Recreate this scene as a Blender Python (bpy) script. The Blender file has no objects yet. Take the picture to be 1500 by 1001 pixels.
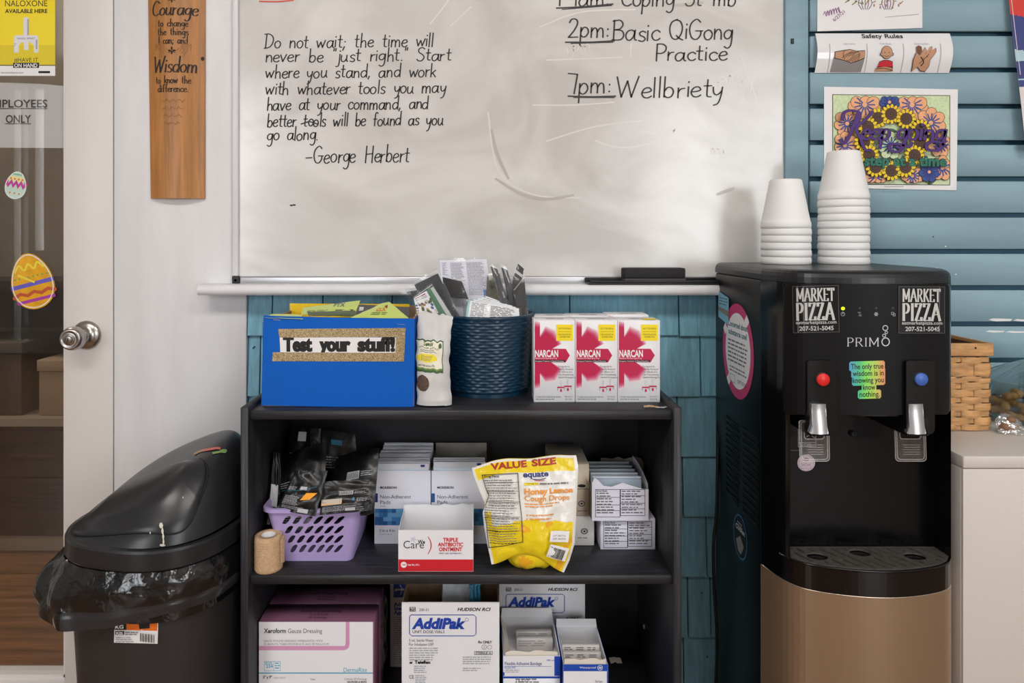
import bpy, bmesh, math, random
from mathutils import Vector, Matrix, noise
from mathutils.geometry import tessellate_polygon
from math import pi, sin, cos, radians as R

S = bpy.context.scene
COL = S.collection
random.seed(7)

# ---------------------------------------------------------------- camera, world, lights, exposure
VX, HY, CZ = 705.0, 345.0, 1.09          # vanishing point of the depth lines (photo pixels) and eye height
CY = -1.5                                 # camera distance from the back wall
cam = bpy.data.cameras.new('camera')
cam.lens = 24.0; cam.sensor_width = 36.0; cam.sensor_fit = 'HORIZONTAL'
cam.shift_x = (750.0 - VX) / 1500.0
cam.shift_y = -(500.5 - HY) / 1500.0
cam.clip_start = 0.02
camo = bpy.data.objects.new('camera', cam); COL.objects.link(camo)
camo.location = (0, CY, CZ); camo.rotation_euler = (pi / 2, 0, 0)
S.camera = camo

S.view_settings.view_transform = 'Standard'
S.view_settings.look = 'None'
S.view_settings.gamma = 1.0
S.view_settings.use_curve_mapping = False
S.view_settings.exposure = 0.42

w = bpy.data.worlds.new('overcast sky'); S.world = w; w.use_nodes = True
nt = w.node_tree; bg = nt.nodes['Background']
tc = nt.nodes.new('ShaderNodeTexCoord'); sp = nt.nodes.new('ShaderNodeSeparateXYZ')
rp = nt.nodes.new('ShaderNodeValToRGB')
nt.links.new(tc.outputs['Generated'], sp.inputs[0]); nt.links.new(sp.outputs['Z'], rp.inputs[0])
rp.color_ramp.elements[0].position = 0.0; rp.color_ramp.elements[0].color = (0.10, 0.09, 0.08, 1)
rp.color_ramp.elements[1].position = 0.35; rp.color_ramp.elements[1].color = (0.85, 0.92, 1.0, 1)
nt.links.new(rp.outputs[0], bg.inputs[0]); bg.inputs[1].default_value = 1.2


def area(name, loc, rot, sx, sy, power, col=(1, 1, 1)):
    l = bpy.data.lights.new(name, 'AREA'); l.shape = 'RECTANGLE'; l.size = sx; l.size_y = sy
    l.energy = power; l.color = col
    o = bpy.data.objects.new(name, l); COL.objects.link(o); o.location = loc; o.rotation_euler = rot
    return o


# daylight through the two shop windows behind the camera, and fill from two unseen, added ceiling panels
area('window_daylight', (-3.0, -5.3, 1.55), (R(90), 0, 0), 3.0, 2.2, 105, (0.94, 0.97, 1.0))
area('window_daylight', (2.5, -5.3, 1.55), (R(90), 0, 0), 2.6, 2.2, 85, (0.94, 0.97, 1.0))
FILL_PANELS = [(-0.75, -2.1), (1.05, -2.1)]
for lx, ly in FILL_PANELS:
    area('ceiling_fill_light', (lx, ly, 2.645), (0, 0, 0), 1.15, 0.55, 18, (1.0, 0.97, 0.94))

# ---------------------------------------------------------------- helpers
def lin(c):
    c = c / 255.0
    return c / 12.92 if c <= 0.04045 else ((c + 0.055) / 1.055) ** 2.4


def rgb(c): return (lin(c[0]), lin(c[1]), lin(c[2]), 1.0)


MATS = {}


def M(name, col, rough=0.5, metal=0.0, bump=None, var=None, coat=0.0, spec=0.5, alpha=1.0, stretch=(1, 1, 1), emit=0.0, ramp=None):
    """procedural material: base colour, optional noise variation (scale, amount) and bump (scale, strength)."""
    if name in MATS: return MATS[name]
    m = bpy.data.materials.new(name); m.use_nodes = True
    t = m.node_tree; b = t.nodes['Principled BSDF']; L = t.links.new
    b.inputs['Base Color'].default_value = rgb(col); b.inputs['Roughness'].default_value = rough
    b.inputs['Metallic'].default_value = metal; b.inputs['Coat Weight'].default_value = coat
    b.inputs['Specular IOR Level'].default_value = spec
    b.inputs['Alpha'].default_value = alpha
    if emit:
        b.inputs['Emission Color'].default_value = rgb(col); b.inputs['Emission Strength'].default_value = emit
    if bump or var or ramp:
        c = t.nodes.new('ShaderNodeTexCoord'); mp = t.nodes.new('ShaderNodeMapping')
        mp.inputs['Scale'].default_value = stretch; L(c.outputs['Object'], mp.inputs[0])
    if var:
        n = t.nodes.new('ShaderNodeTexNoise'); n.inputs['Scale'].default_value = var[0]; n.inputs['Detail'].default_value = 5
        n.inputs['Roughness'].default_value = 0.6
        L(mp.outputs[0], n.inputs['Vector'])
        r = t.nodes.new('ShaderNodeValToRGB'); r.color_ramp.elements[0].position = 0.3; r.color_ramp.elements[1].position = 0.7
        lo = tuple(max(0, x * (1 - var[1])) for x in col); hi = tuple(min(255, x * (1 + var[1])) for x in col)
        if len(var) > 2: lo = var[2]
        r.color_ramp.elements[0].color = rgb(lo); r.color_ramp.elements[1].color = rgb(hi)
        L(n.outputs['Fac'], r.inputs[0]); L(r.outputs[0], b.inputs['Base Color'])
    if bump:
        n2 = t.nodes.new('ShaderNodeTexNoise'); n2.inputs['Scale'].default_value = bump[0]; n2.inputs['Detail'].default_value = 4
        L(mp.outputs[0], n2.inputs['Vector'])
        bp = t.nodes.new('ShaderNodeBump'); bp.inputs['Strength'].default_value = bump[1]; bp.inputs['Distance'].default_value = bump[2] if len(bump) > 2 else 0.002
        L(n2.outputs['Fac'], bp.inputs['Height']); L(bp.outputs[0], b.inputs['Normal'])
    MATS[name] = m
    return m


def clear(name, tint=(255, 255, 255), gloss=0.15, rough=0.08, bump=None, haze=0.0, hazecol=(255, 255, 255)):
    """thin clear plastic or window glass: see-through with a fresnel sheen and optional milky haze."""
    if name in MATS: return MATS[name]
    m = bpy.data.materials.new(name); m.use_nodes = True
    t = m.node_tree; t.nodes.remove(t.nodes['Principled BSDF']); out = t.nodes['Material Output']; L = t.links.new
    tr = t.nodes.new('ShaderNodeBsdfTransparent'); tr.inputs[0].default_value = rgb(tint)
    gl = t.nodes.new('ShaderNodeBsdfGlossy'); gl.inputs['Roughness'].default_value = rough; gl.inputs[0].default_value = (1, 1, 1, 1)
    fr = t.nodes.new('ShaderNodeLayerWeight'); fr.inputs[0].default_value = 0.5
    pw = t.nodes.new('ShaderNodeMath'); pw.operation = 'POWER'; pw.inputs[1].default_value = 5; L(fr.outputs['Facing'], pw.inputs[0])
    ad = t.nodes.new('ShaderNodeMath'); ad.operation = 'ADD'; ad.inputs[1].default_value = gloss + .04; L(pw.outputs[0], ad.inputs[0])
    mx = t.nodes.new('ShaderNodeMixShader'); L(ad.outputs[0], mx.inputs[0]); L(tr.outputs[0], mx.inputs[1]); L(gl.outputs[0], mx.inputs[2])
    last = mx
    if haze:
        df = t.nodes.new('ShaderNodeBsdfDiffuse'); df.inputs[0].default_value = rgb(hazecol)
        m2 = t.nodes.new('ShaderNodeMixShader'); m2.inputs[0].default_value = haze
        L(mx.outputs[0], m2.inputs[1]); L(df.outputs[0], m2.inputs[2]); last = m2
    if bump:
        c = t.nodes.new('ShaderNodeTexCoord'); n2 = t.nodes.new('ShaderNodeTexNoise'); n2.inputs['Scale'].default_value = bump[0]
        L(c.outputs['Object'], n2.inputs['Vector'])
        bp = t.nodes.new('ShaderNodeBump'); bp.inputs['Strength'].default_value = bump[1]; bp.inputs['Distance'].default_value = 0.004
        L(n2.outputs['Fac'], bp.inputs['Height']); L(bp.outputs[0], gl.inputs['Normal']); L(bp.outputs[0], fr.inputs['Normal'])
    L(last.outputs[0], out.inputs[0])
    MATS[name] = m
    return m


# photo pixel + depth -> place in the room
def PX(px, D): return (px - VX) * D / 1000.0
def PZ(py, D): return CZ - (py - HY) * D / 1000.0
def PY(D): return D + CY
def P(px, py, D): return Vector((PX(px, D), PY(D), PZ(py, D)))
def DEPTH(py, z): return (CZ - z) * 1000.0 / (py - HY)


class Fr:
    """a flat face to print on: u runs right, v runs down, h stands off the face."""
    def __init__(s, O, U, V):
        s.O, s.U, s.V = Vector(O), Vector(U), Vector(V)
        s.N = -(s.U.cross(s.V)).normalized(); s.N = -s.N if False else s.N
    def pt(s, u, v, h=0.0): return s.O + s.U * u + s.V * v + s.N * h


def PF(D, dx=0.0):
    k = D / 1000.0
    f = Fr((-VX * k + dx, PY(D), CZ + HY * k), (k, 0, 0), (0, 0, -k)); f.N = Vector((0, -1, 0))
    return f


class Fn:
    def __init__(s, f): s.pt = f


_tc = {}


def glyphs(s, bold=0.0):
    key = (s, bold)
    if key in _tc: return _tc[key]
    c = bpy.data.curves.new('t', 'FONT'); c.body = s; c.size = 1.0; c.offset = bold; c.resolution_u = 3
    o = bpy.data.objects.new('t', c); COL.objects.link(o)
    dg = bpy.context.evaluated_depsgraph_get(); e = o.evaluated_get(dg); me = e.to_mesh()
    vs = [(v.co.x, v.co.y) for v in me.vertices]; fs = [tuple(p.vertices) for p in me.polygons]
    e.to_mesh_clear(); bpy.data.objects.remove(o); bpy.data.curves.remove(c)
    x0 = min((v[0] for v in vs), default=0); x1 = max((v[0] for v in vs), default=1)
    _tc[key] = (vs, fs, x0, x1)
    return _tc[key]


CAP = None

# single-stroke alphabet: baseline 0, x-height .5, capitals 1; '~' marks a curved stroke
GL = {
 'a': (.56, "~.45 .42 .3 .5 .12 .42 .05 .22 .12 .04 .26 .02 .4 .18 .46 .4;~.47 .5 .45 .25 .47 .06 .56 .02"),
 'b': (.5, ".08 1 .08 .02;~.08 .3 .2 .48 .36 .46 .44 .27 .36 .05 .2 0 .08 .1"),
 'c': (.45, "~.42 .4 .28 .5 .1 .4 .05 .22 .14 .04 .3 .01 .43 .1"),
 'd': (.55, "~.44 .4 .3 .5 .1 .4 .05 .2 .15 .03 .3 .04 .43 .2;.46 1 .46 .0"),
 'e': (.47, "~.06 .25 .28 .28 .42 .36 .32 .5 .14 .44 .05 .22 .14 .04 .3 .01 .44 .1"),
 'f': (.4, "~.4 .92 .3 1 .2 .9 .18 .6 .18 0;.04 .5 .36 .5"),
 'g': (.5, "~.42 .42 .26 .5 .08 .38 .06 .18 .2 .06 .36 .16 .43 .42;~.45 .5 .44 .1 .4 -.25 .25 -.4 .08 -.32"),
 'h': (.52, ".08 1 .08 0;~.08 .3 .2 .46 .34 .46 .4 .3 .42 0"),
 'i': (.22, ".1 .5 .1 .02;.1 .7 .11 .75"),
 'j': (.26, "~.16 .5 .15 -.1 .1 -.34 -.06 -.36;.16 .7 .17 .75"),
 'k': (.45, ".08 1 .08 0;.4 .5 .1 .22;.2 .3 .42 0"),
 'l': (.22, ".1 1 .1 0"),
 'm': (.75, ".08 .5 .08 0;~.08 .3 .2 .48 .32 .44 .36 .25 .36 0;~.36 .28 .48 .48 .6 .44 .64 .25 .65 0"),
 'n': (.52, ".08 .5 .08 0;~.08 .28 .2 .46 .34 .46 .41 .28 .42 0"),
 'o': (.5, "~.25 .5 .09 .4 .05 .22 .14 .04 .28 .01 .4 .1 .45 .28 .38 .44 .25 .5"),
 'p': (.5, ".08 .5 .07 -.42;~.08 .3 .22 .5 .38 .45 .44 .25 .34 .05 .2 0 .08 .1"),
 'q': (.5, "~.42 .42 .26 .5 .08 .38 .06 .18 .2 .02 .36 .12 .43 .42;.45 .5 .45 -.42"),
 'r': (.38, ".08 .5 .08 0;~.08 .28 .18 .44 .34 .48"),
 's': (.42, "~.38 .44 .24 .51 .1 .42 .14 .3 .3 .22 .36 .1 .24 0 .06 .05"),
 't': (.38, "~.17 .85 .16 .3 .18 .06 .34 .03;.02 .55 .34 .56"),
 'u': (.54, "~.08 .5 .07 .2 .14 .03 .28 .03 .4 .2;~.43 .5 .42 .15 .5 .01"),
 'v': (.46, ".04 .5 .2 .02 .42 .52"),
 'w': (.68, ".04 .5 .17 .03 .33 .42 .46 .03 .64 .54"),
 'x': (.45, ".05 .5 .4 0;.4 .5 .04 0"),
 'y': (.48, "~.06 .5 .1 .2 .24 .12 .4 .3;~.43 .5 .38 .05 .28 -.3 .1 -.4"),
 'z': (.46, ".05 .5 .4 .5 .05 0 .42 0"),
 'A': (.76, ".04 0 .38 1 .72 0;.16 .35 .6 .35"),
 'B': (.62, ".1 1 .1 0;~.02 .95 .35 1 .5 .8 .38 .58 .14 .52;~.14 .52 .45 .48 .56 .25 .42 .03 .02 .02"),
 'C': (.65, "~.58 .84 .38 1 .14 .85 .05 .5 .14 .14 .36 0 .6 .12"),
 'D': (.7, ".14 .95 .12 .02;~-.02 .98 .3 1 .58 .8 .62 .45 .42 .12 .02 .02"),
 'E': (.6, ".1 1 .1 0;.1 1 .52 1 .52 .86;.1 .52 .42 .52;.1 0 .54 0 .54 .16"),
 'G': (.76, "~.58 .85 .38 1 .12 .8 .05 .45 .18 .08 .42 0 .6 .2 .62 .42;.35 .42 .72 .42"),
 'H': (.7, ".1 1 .1 0;.56 1 .56 0;.1 .5 .56 .55"),
 'I': (.26, ".13 1 .13 0"),
 'K': (.68, ".1 1 .1 0;.56 1 .12 .42;.24 .56 .62 0"),
 'M': (.9, ".1 0 .1 1;.1 1 .45 .2 .8 1;.8 1 .8 0"),
 'O': (.82, "~.4 1 .14 .84 .05 .5 .14 .14 .4 0 .66 .14 .75 .5 .66 .84 .4 1"),
 'P': (.6, ".1 1 .1 0;~.1 1 .36 1 .52 .84 .5 .6 .34 .46 .1 .45"),
 'Q': (.8, "~.42 1 .14 .86 .05 .5 .18 .1 .42 .02 .62 .25 .68 .6 .56 .9 .34 .98;~.4 .2 .56 .06 .74 -.02"),
 'R': (.68, ".1 1 .1 0;~.1 1 .36 1 .52 .86 .48 .6 .32 .5 .1 .5;.3 .5 .62 0"),
 'S': (.55, "~.5 .88 .3 1 .1 .86 .14 .64 .36 .48 .48 .28 .36 .04 .14 .02 .02 .14"),
 'T': (.62, ".31 1 .31 0;.04 .84 .04 1 .58 1 .58 .84"),
 'W': (.95, ".04 1 .24 .02 .46 .8 .64 .02 .9 1.02"),
 'Z': (.6, ".06 .84 .06 1 .52 1 .06 0 .54 0 .54 .16"),
 '1': (.25, ".02 .8 .14 1 .14 0"), '2': (.55, "~.05 .8 .15 .98 .36 .98 .44 .76 .3 .4 .04 .02;.04 .02 .5 .04"),
 '7': (.5, ".02 .98 .44 .94 .34 0"), '0': (.6, "~.3 1 .08 .8 .06 .25 .28 0 .5 .25 .5 .75 .3 1"),
 '.': (.25, ".1 .02 .13 .05"), ',': (.25, ".14 .08 .06 -.14"), ';': (.3, ".16 .1 .06 -.16;.17 .42 .19 .46"),
 ':': (.25, ".1 .08 .12 .12;.1 .42 .12 .46"), '"': (.3, ".08 1 .06 .8;.2 1 .18 .8"), '-': (.6, ".05 .32 .5 .34"),
 '!': (.25, ".12 1 .1 .3;.1 .03 .11 .08"), '/': (.4, ".05 -.05 .4 1"), ' ': (.56, ""),
}


def cat(pts, n=5):
    out = []
    for i in range(len(pts) - 1):
        p0 = pts[max(0, i - 1)]; p1 = pts[i]; p2 = pts[i + 1]; p3 = pts[min(len(pts) - 1, i + 2)]
        for k in range(n):
            t = k / n
            out.append(tuple(0.5 * ((2 * p1[j]) + (-p0[j] + p2[j]) * t + (2 * p0[j] - 5 * p1[j] + 4 * p2[j] - p3[j]) * t * t
                                    + (-p0[j] + 3 * p1[j] - 3 * p2[j] + p3[j]) * t ** 3) for j in range(len(p1))))
    out.append(tuple(pts[-1]))
    return out


def clip_axis(q, ax, lim, sign):
    out = []
    for i in range(len(q)):
        a, b = q[i], q[(i + 1) % len(q)]; da, db = (a[ax] - lim) * sign, (b[ax] - lim) * sign
        if da >= 0: out.append(a)
        if (da > 0 > db) or (da < 0 < db):
            k = da / (da - db); out.append((a[0] + (b[0] - a[0]) * k, a[1] + (b[1] - a[1]) * k))
    return out


def clip_cells(tri, du, dv):
    """cut a triangle along a grid so that it can follow a curved sheet"""
    parts = [tri]
    for ax, st in ((0, du), (1, dv)):
        if not st: continue
        nxt = []
        for q in parts:
            lo, hi = min(p[ax] for p in q), max(p[ax] for p in q); k = math.floor(lo / st)
            while k * st < hi:
                c = clip_axis(q, ax, k * st, 1); c = clip_axis(c, ax, (k + 1) * st, -1) if len(c) > 2 else []
                if len(c) > 2: nxt.append(c)
                k += 1
        parts = nxt
    return parts


class MB:
    """collects shapes into ONE mesh object."""
    def __init__(s): s.v = []; s.f = []; s.m = []; s.sm = []; s.mats = []; s.h = 0.0002; s.dh = 1.6e-5; s.cell = None
    def mi(s, m):
        if m not in s.mats: s.mats.append(m)
        return s.mats.index(m)
    def add(s, vs, fs, m, smooth=False):
        b = len(s.v); s.v += [tuple(x) for x in vs]; k = s.mi(m)
        for f in fs: s.f.append(tuple(b + i for i in f)); s.m.append(k); s.sm.append(smooth)
    def quad(s, a, b, c, d, m): s.add([a, b, c, d], [(0, 1, 2, 3)], m)
    def box(s, x0, x1, y0, y1, z0, z1, m, bev=0.0, seg=2, mtx=None):
        bm = bmesh.new(); bmesh.ops.create_cube(bm, size=1)
        for v in bm.verts:
            v.co = Vector(((x0 + x1) / 2 + v.co.x * (x1 - x0), (y0 + y1) / 2 + v.co.y * (y1 - y0), (z0 + z1) / 2 + v.co.z * (z1 - z0)))
        if bev: bmesh.ops.bevel(bm, geom=list(bm.edges), offset=bev, segments=seg, affect='EDGES', profile=0.5)
        s.bm(bm, m, bev > 0, mtx)
    def bm(s, bm, m, smooth=False, mtx=None):
        bm.verts.ensure_lookup_table(); bm.verts.index_update()
        s.add([(mtx @ v.co) if mtx else v.co for v in bm.verts], [tuple(v.index for v in f.verts) for f in bm.faces], m, smooth)
        bm.free()
    def prism(s, outline, holes, fn, h0, h1, m, smooth=False):
        """flat outline with holes, thickened from h0 to h1; fn(u, v, h) -> point"""
        polys = [[Vector((p[0], p[1], 0)) for p in outline]] + [[Vector((p[0], p[1], 0)) for p in q] for q in holes]
        tris = tessellate_polygon(polys); flat = [p for q in polys for p in q]; n = len(flat)
        vs = [fn(p.x, p.y, h1) for p in flat] + [fn(p.x, p.y, h0) for p in flat]
        fs = [tuple(t) for t in tris] + [tuple(n + i for i in reversed(t)) for t in tris]
        b = 0
        for q in polys:
            k = len(q)
            for i in range(k): j = (i + 1) % k; fs.append((b + i, b + j, n + b + j, n + b + i))
            b += k
        s.add(vs, fs, m, smooth)
    def lathe(s, prof, c, m, n=32, smooth=True, axis='z', close=False):
        vs = []; fs = []; k = len(prof)
        for i in range(n):
            a = 2 * pi * i / n
            for r, z in prof:
                if axis == 'z': vs.append((c[0] + r * cos(a), c[1] + r * sin(a), c[2] + z))
                else: vs.append((c[0] + r * cos(a), c[1] - z, c[2] + r * sin(a)))
        for i in range(n):
            j = (i + 1) % n
            for q in range(k - 1): fs.append((i * k + q, j * k + q, j * k + q + 1, i * k + q + 1))
        s.add(vs, fs, m, smooth)
    def tube(s, pts, r, m, n=8, smooth=True, flat=None):
        pts = [Vector(p) for p in pts]; vs = []; fs = []; up = Vector((0, 0, 1))
        for i, p in enumerate(pts):
            d = (pts[min(i + 1, len(pts) - 1)] - pts[max(i - 1, 0)]).normalized()
            a = d.cross(up if abs(d.dot(up)) < .95 else Vector((0, 1, 0))).normalized(); b = a.cross(d)
            for k in range(n):
                t = 2 * pi * k / n
                vs.append(p + a * (r * cos(t)) + b * ((flat or r) * sin(t)))
        for i in range(len(pts) - 1):
            for k in range(n):
                l = (k + 1) % n
                fs.append((i * n + k, i * n + l, (i + 1) * n + l, (i + 1) * n + k))
        fs.append(tuple(range(n))); fs.append(tuple((len(pts) - 1) * n + k for k in reversed(range(n))))
        s.add(vs, fs, m, smooth)
    def grid(s, fn, nu, nv, m, smooth=True, matfn=None, wrap=False):
        vs = [fn(i / nu, j / nv) for j in range(nv + 1) for i in range(nu + 1)]
        b = len(s.v); s.v += [tuple(x) for x in vs]
        for j in range(nv):
            for i in range(nu):
                a = b + j * (nu + 1) + i
                mm = matfn((i + .5) / nu, (j + .5) / nv) if matfn else m
                if mm is None: continue
                s.f.append((a, a + 1, a + nu + 2, a + nu + 1)); s.m.append(s.mi(mm)); s.sm.append(smooth)
    # ---- prints on a face
    def lay(s): s.h += s.dh; return s.h
    def rect(s, fr, u0, v0, u1, v1, m, nu=1, nv=1, rot=0.0):
        h = s.lay(); vs = []; c, d = cos(R(rot)), sin(R(rot)); cu, cv = (u0 + u1) / 2, (v0 + v1) / 2
        for j in range(nv + 1):
            for i in range(nu + 1):
                a = u0 + (u1 - u0) * i / nu - cu; b = v0 + (v1 - v0) * j / nv - cv
                vs.append(fr.pt(cu + a * c - b * d, cv + a * d + b * c, h))
        s.add(vs, [(j * (nu + 1) + i, (j + 1) * (nu + 1) + i, (j + 1) * (nu + 1) + i + 1, j * (nu + 1) + i + 1) for j in range(nv) for i in range(nu)], m)
    def poly(s, fr, pts, m):
        h = s.lay()
        t = tessellate_polygon([[Vector((p[0], p[1], 0)) for p in pts]])
        if s.cell:
            for tri in t:
                for q in clip_cells([tuple(pts[i][:2]) for i in tri], *s.cell): s.add([fr.pt(p[0], p[1], h) for p in q], [tuple(range(len(q)))], m)
            return
        s.add([fr.pt(p[0], p[1], h) for p in pts], [tuple(x) for x in t], m)
    def disc(s, fr, u, v, ru, rv, m, n=20, rot=0.0):
        c, d = cos(R(rot)), sin(R(rot))
        s.poly(fr, [(u + ru * cos(2 * pi * k / n) * c - rv * sin(2 * pi * k / n) * d, v + ru * cos(2 * pi * k / n) * d + rv * sin(2 * pi * k / n) * c) for k in range(n)], m)
    def line(s, fr, pts, wd, m, contrast=1.0, same=None, smooth=False, taper=False):
        """a pen stroke of width wd through the points (v down)"""
        if smooth: pts = cat(pts, 5)
        h = same or s.lay(); L = []; Rr = []; n = len(pts)
        if n < 2: return
        for i in range(n):
            a = pts[max(0, i - 1)]; b = pts[min(n - 1, i + 1)]
            dx, dy = b[0] - a[0], b[1] - a[1]; l = math.hypot(dx, dy) or 1e-9; dx /= l; dy /= l
            ww = wd * .5 * (contrast + (1 - contrast) * abs(dy))
            if taper: ww *= .55 + .45 * sin(pi * (i + .6) / (n + .2))
            ex = (-.5 if i == 0 else .5 if i == n - 1 else 0) * ww
            x, y = pts[i][0] + dx * ex, pts[i][1] + dy * ex
            L.append(fr.pt(x - dy * ww, y + dx * ww, h)); Rr.append(fr.pt(x + dy * ww, y - dx * ww, h))
        s.add(L + Rr, [(i, i + 1, n + i + 1, n + i) for i in range(n - 1)], m)
    def sdisc(s, fr, u, v, ru, rv, m, n=28, k=7):
        """disc that follows a soft surface"""
        h = s.lay(); vs = [fr.pt(u + ru * q / k * cos(2 * pi * i / n), v + rv * q / k * sin(2 * pi * i / n), h) for q in range(k + 1) for i in range(n)]
        s.add(vs, [(q * n + i, (q + 1) * n + i, (q + 1) * n + (i + 1) % n, q * n + (i + 1) % n) for q in range(k) for i in range(n)], m)
    def ring(s, fr, u, v, r, wd, m, n=16, rv=None):
        s.line(fr, [(u + r * cos(2 * pi * k / n), v + (rv or r) * sin(2 * pi * k / n)) for k in range(n + 1)], wd, m)
    def frame(s, fr, u0, v0, u1, v1, wd, m):
        for a in ((u0, v0, u1, v0 + wd), (u0, v1 - wd, u1, v1), (u0, v0, u0 + wd, v1), (u1 - wd, v0, u1, v1)): s.rect(fr, *a, m)
    def text(s, fr, t, u, v, size, m, w=None, al='l', bold=0.0, ital=0.0, rot=0.0):
        """printed sans lettering; v = baseline, size = capital height, w = width to fit"""
        global CAP
        if CAP is None:
            q = glyphs('H'); CAP = max(p[1] for p in q[0])
        vs, fs, x0, x1 = glyphs(t, bold); k = size / CAP
        kx = (w / (x1 - x0)) if w else k
        W = (x1 - x0) * kx; off = {'l': 0, 'c': -W / 2, 'r': -W}[al]; h = s.lay(); c, d = cos(R(rot)), sin(R(rot))
        out = []
        for x, y in vs:
            a = off + (x - x0) * kx + y * k * ital; b = y * k
            out.append(fr.pt(u + a * c + b * d, v - b * c + a * d, h))
        s.add(out, fs, m)
    def pen(s, fr, t, u, v, size, m, wd, w=None, al='l', slant=0.0, contrast=1.0, serif=0.0, jit=0.0, rot=0.0, taper=False, gap=0.0):
        """hand drawn or serif lettering from the stroke alphabet"""
        tot = sum(GL[c][0] + gap for c in t); kx = (w / tot) if w else size
        x = {'l': 0, 'c': -tot * kx / 2, 'r': -tot * kx}[al]; h = s.lay(); cr, sr = cos(R(rot)), sin(R(rot))
        for c in t:
            wdt, st = GL[c]; jx = random.uniform(-jit, jit); jy = random.uniform(-jit, jit); js = 1 + random.uniform(-jit, jit)
            for k in st.split(';'):
                if not k: continue
                sm = k[0] == '~'; q = [float(z) for z in k.strip('~').split()]
                pp = [(q[i] + jx, q[i + 1] * js + jy) for i in range(0, len(q), 2)]
                raw = pp
                if sm: pp = cat(pp, 5)
                def tr(a, b):
                    X = x + a * kx + b * size * slant; Y = b * size
                    return (u + X * cr + Y * sr, v - Y * cr + X * sr)
                if sm or len(pp) == 2: s.line(fr, [tr(*z) for z in pp], wd, m, contrast, h, taper=taper)
                else:
                    for i in range(len(pp) - 1): s.line(fr, [tr(*pp[i]), tr(*pp[i + 1])], wd, m, contrast, h)
                if serif:
                    for e in (raw[0], raw[-1]):
                        if min(abs(e[1]), abs(e[1] - 1), abs(e[1] - .5)) < .03 and c in 'AIKMPRBDEHThiklmnrfdpTu':
                            e2 = e
                            s.line(fr, [tr(e2[0] - serif / 2, e2[1]), tr(e2[0] + serif / 2, e2[1])], wd * max(contrast, .45), m, 1.0, h)
            x += (wdt + gap) * kx
    def bars(s, fr, u0, v0, u1, n, pitch, m, fill=.42, rag=.25, seed=1, rot=0.0):
        """lines of small print too fine to read"""
        rr = random.Random(seed); h = s.lay(); c, d = cos(R(rot)), sin(R(rot))
        for i in range(n):
            y = i * pitch; x = 0; W = u1 - u0; end = W * (1 - rr.random() * rag)
            while x < end - pitch * .3:
                l = min(end - x, pitch * rr.uniform(.6, 2.6))
                q = [(x, y), (x + l, y), (x + l, y + pitch * fill), (x, y + pitch * fill)]
                s.add([fr.pt(u0 + a * c - b * d, v0 + a * d + b * c, h) for a, b in q], [(0, 3, 2, 1)], m)
                x += l + pitch * .35
    def build(s, name, parent=None, origin=None):
        me = bpy.data.meshes.new(name)
        o = Vector(origin) if origin is not None else Vector((0, 0, 0))
        if origin is not None: s.v = [tuple(Vector(q) - o) for q in s.v]
        me.from_pydata(s.v, [], s.f)
        for m in s.mats: me.materials.append(m)
        me.polygons.foreach_set('material_index', s.m); me.polygons.foreach_set('use_smooth', s.sm)
        me.update()
        b = bmesh.new(); b.from_mesh(me)
        b.normal_update(); b.to_mesh(me); b.free()
        ob = bpy.data.objects.new(name, me); COL.objects.link(ob)
        if parent is not None:
            ob.parent = parent
            if origin is None: ob.matrix_parent_inverse = parent_inv(parent)
            else: ob.location = o - world_loc(parent)
        elif origin is not None: ob.location = o
        return ob


def world_loc(o):
    l = Vector((0, 0, 0))
    while o is not None: l += o.location; o = o.parent
    return l


def parent_inv(p): return Matrix.Translation(-world_loc_full(p))


def world_loc_full(o):
    l = Vector((0, 0, 0))
    while o is not None:
        l += o.location + o.matrix_parent_inverse.translation; o = o.parent
    return l


def tag(o, label, cat_, group=None):
    o['label'] = label; o['category'] = cat_
    if group: o['group'] = group
    return o


def thing(name, label, cat_, loc, group=None):
    o = bpy.data.objects.new(name, None); COL.objects.link(o); o.location = loc; o.empty_display_size = .05
    return tag(o, label, cat_, group)


def structure(o): o['kind'] = 'structure'; return o


def dup(root, delta, label=None):
    r = root.copy(); COL.objects.link(r); r.location = Vector(root.location) + Vector(delta)
    if label: r['label'] = label
    for ch in root.children:
        c = ch.copy(); COL.objects.link(c); c.parent = r; c.matrix_parent_inverse = ch.matrix_parent_inverse
        for g in ch.children:
            d = g.copy(); COL.objects.link(d); d.parent = c; d.matrix_parent_inverse = g.matrix_parent_inverse
    return r


# ---------------------------------------------------------------- materials
WHITE = M('white paint', (226, 226, 228), .45, bump=(60, .12), var=(3, .02), stretch=(6, 6, 1))
DOORW = M('door paint', (222, 217, 214), .4, bump=(40, .06))
INK = M('black ink', (24, 22, 24), .6)
INKG = M('grey ink', (110, 110, 114), .6)
INKL = M('light grey ink', (165, 165, 170), .6)
NAVY = M('navy ink', (28, 44, 120), .5)
RED = M('red ink', (206, 32, 44), .45)
PAPER = M('white paper', (236, 235, 236), .6)
CARD = M('white carton', (232, 232, 236), .42, bump=(300, .03))
KRAFT = M('brown kraft board', (150, 124, 98), .8, var=(30, .08))
GREYBOARD = M('grey board', (150, 145, 138), .85, var=(40, .06))
CLEAR = clear('clear film', (252, 253, 254), -.01, .14, bump=(30, .35), haze=.014)
GLASSY = clear('clear hard plastic', (246, 248, 250), .0, .05, haze=.025)
PANE = clear('window pane', (252, 251, 250), .03, .01)
YEL = M('yellow ink', (246, 222, 20), .45)
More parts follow.
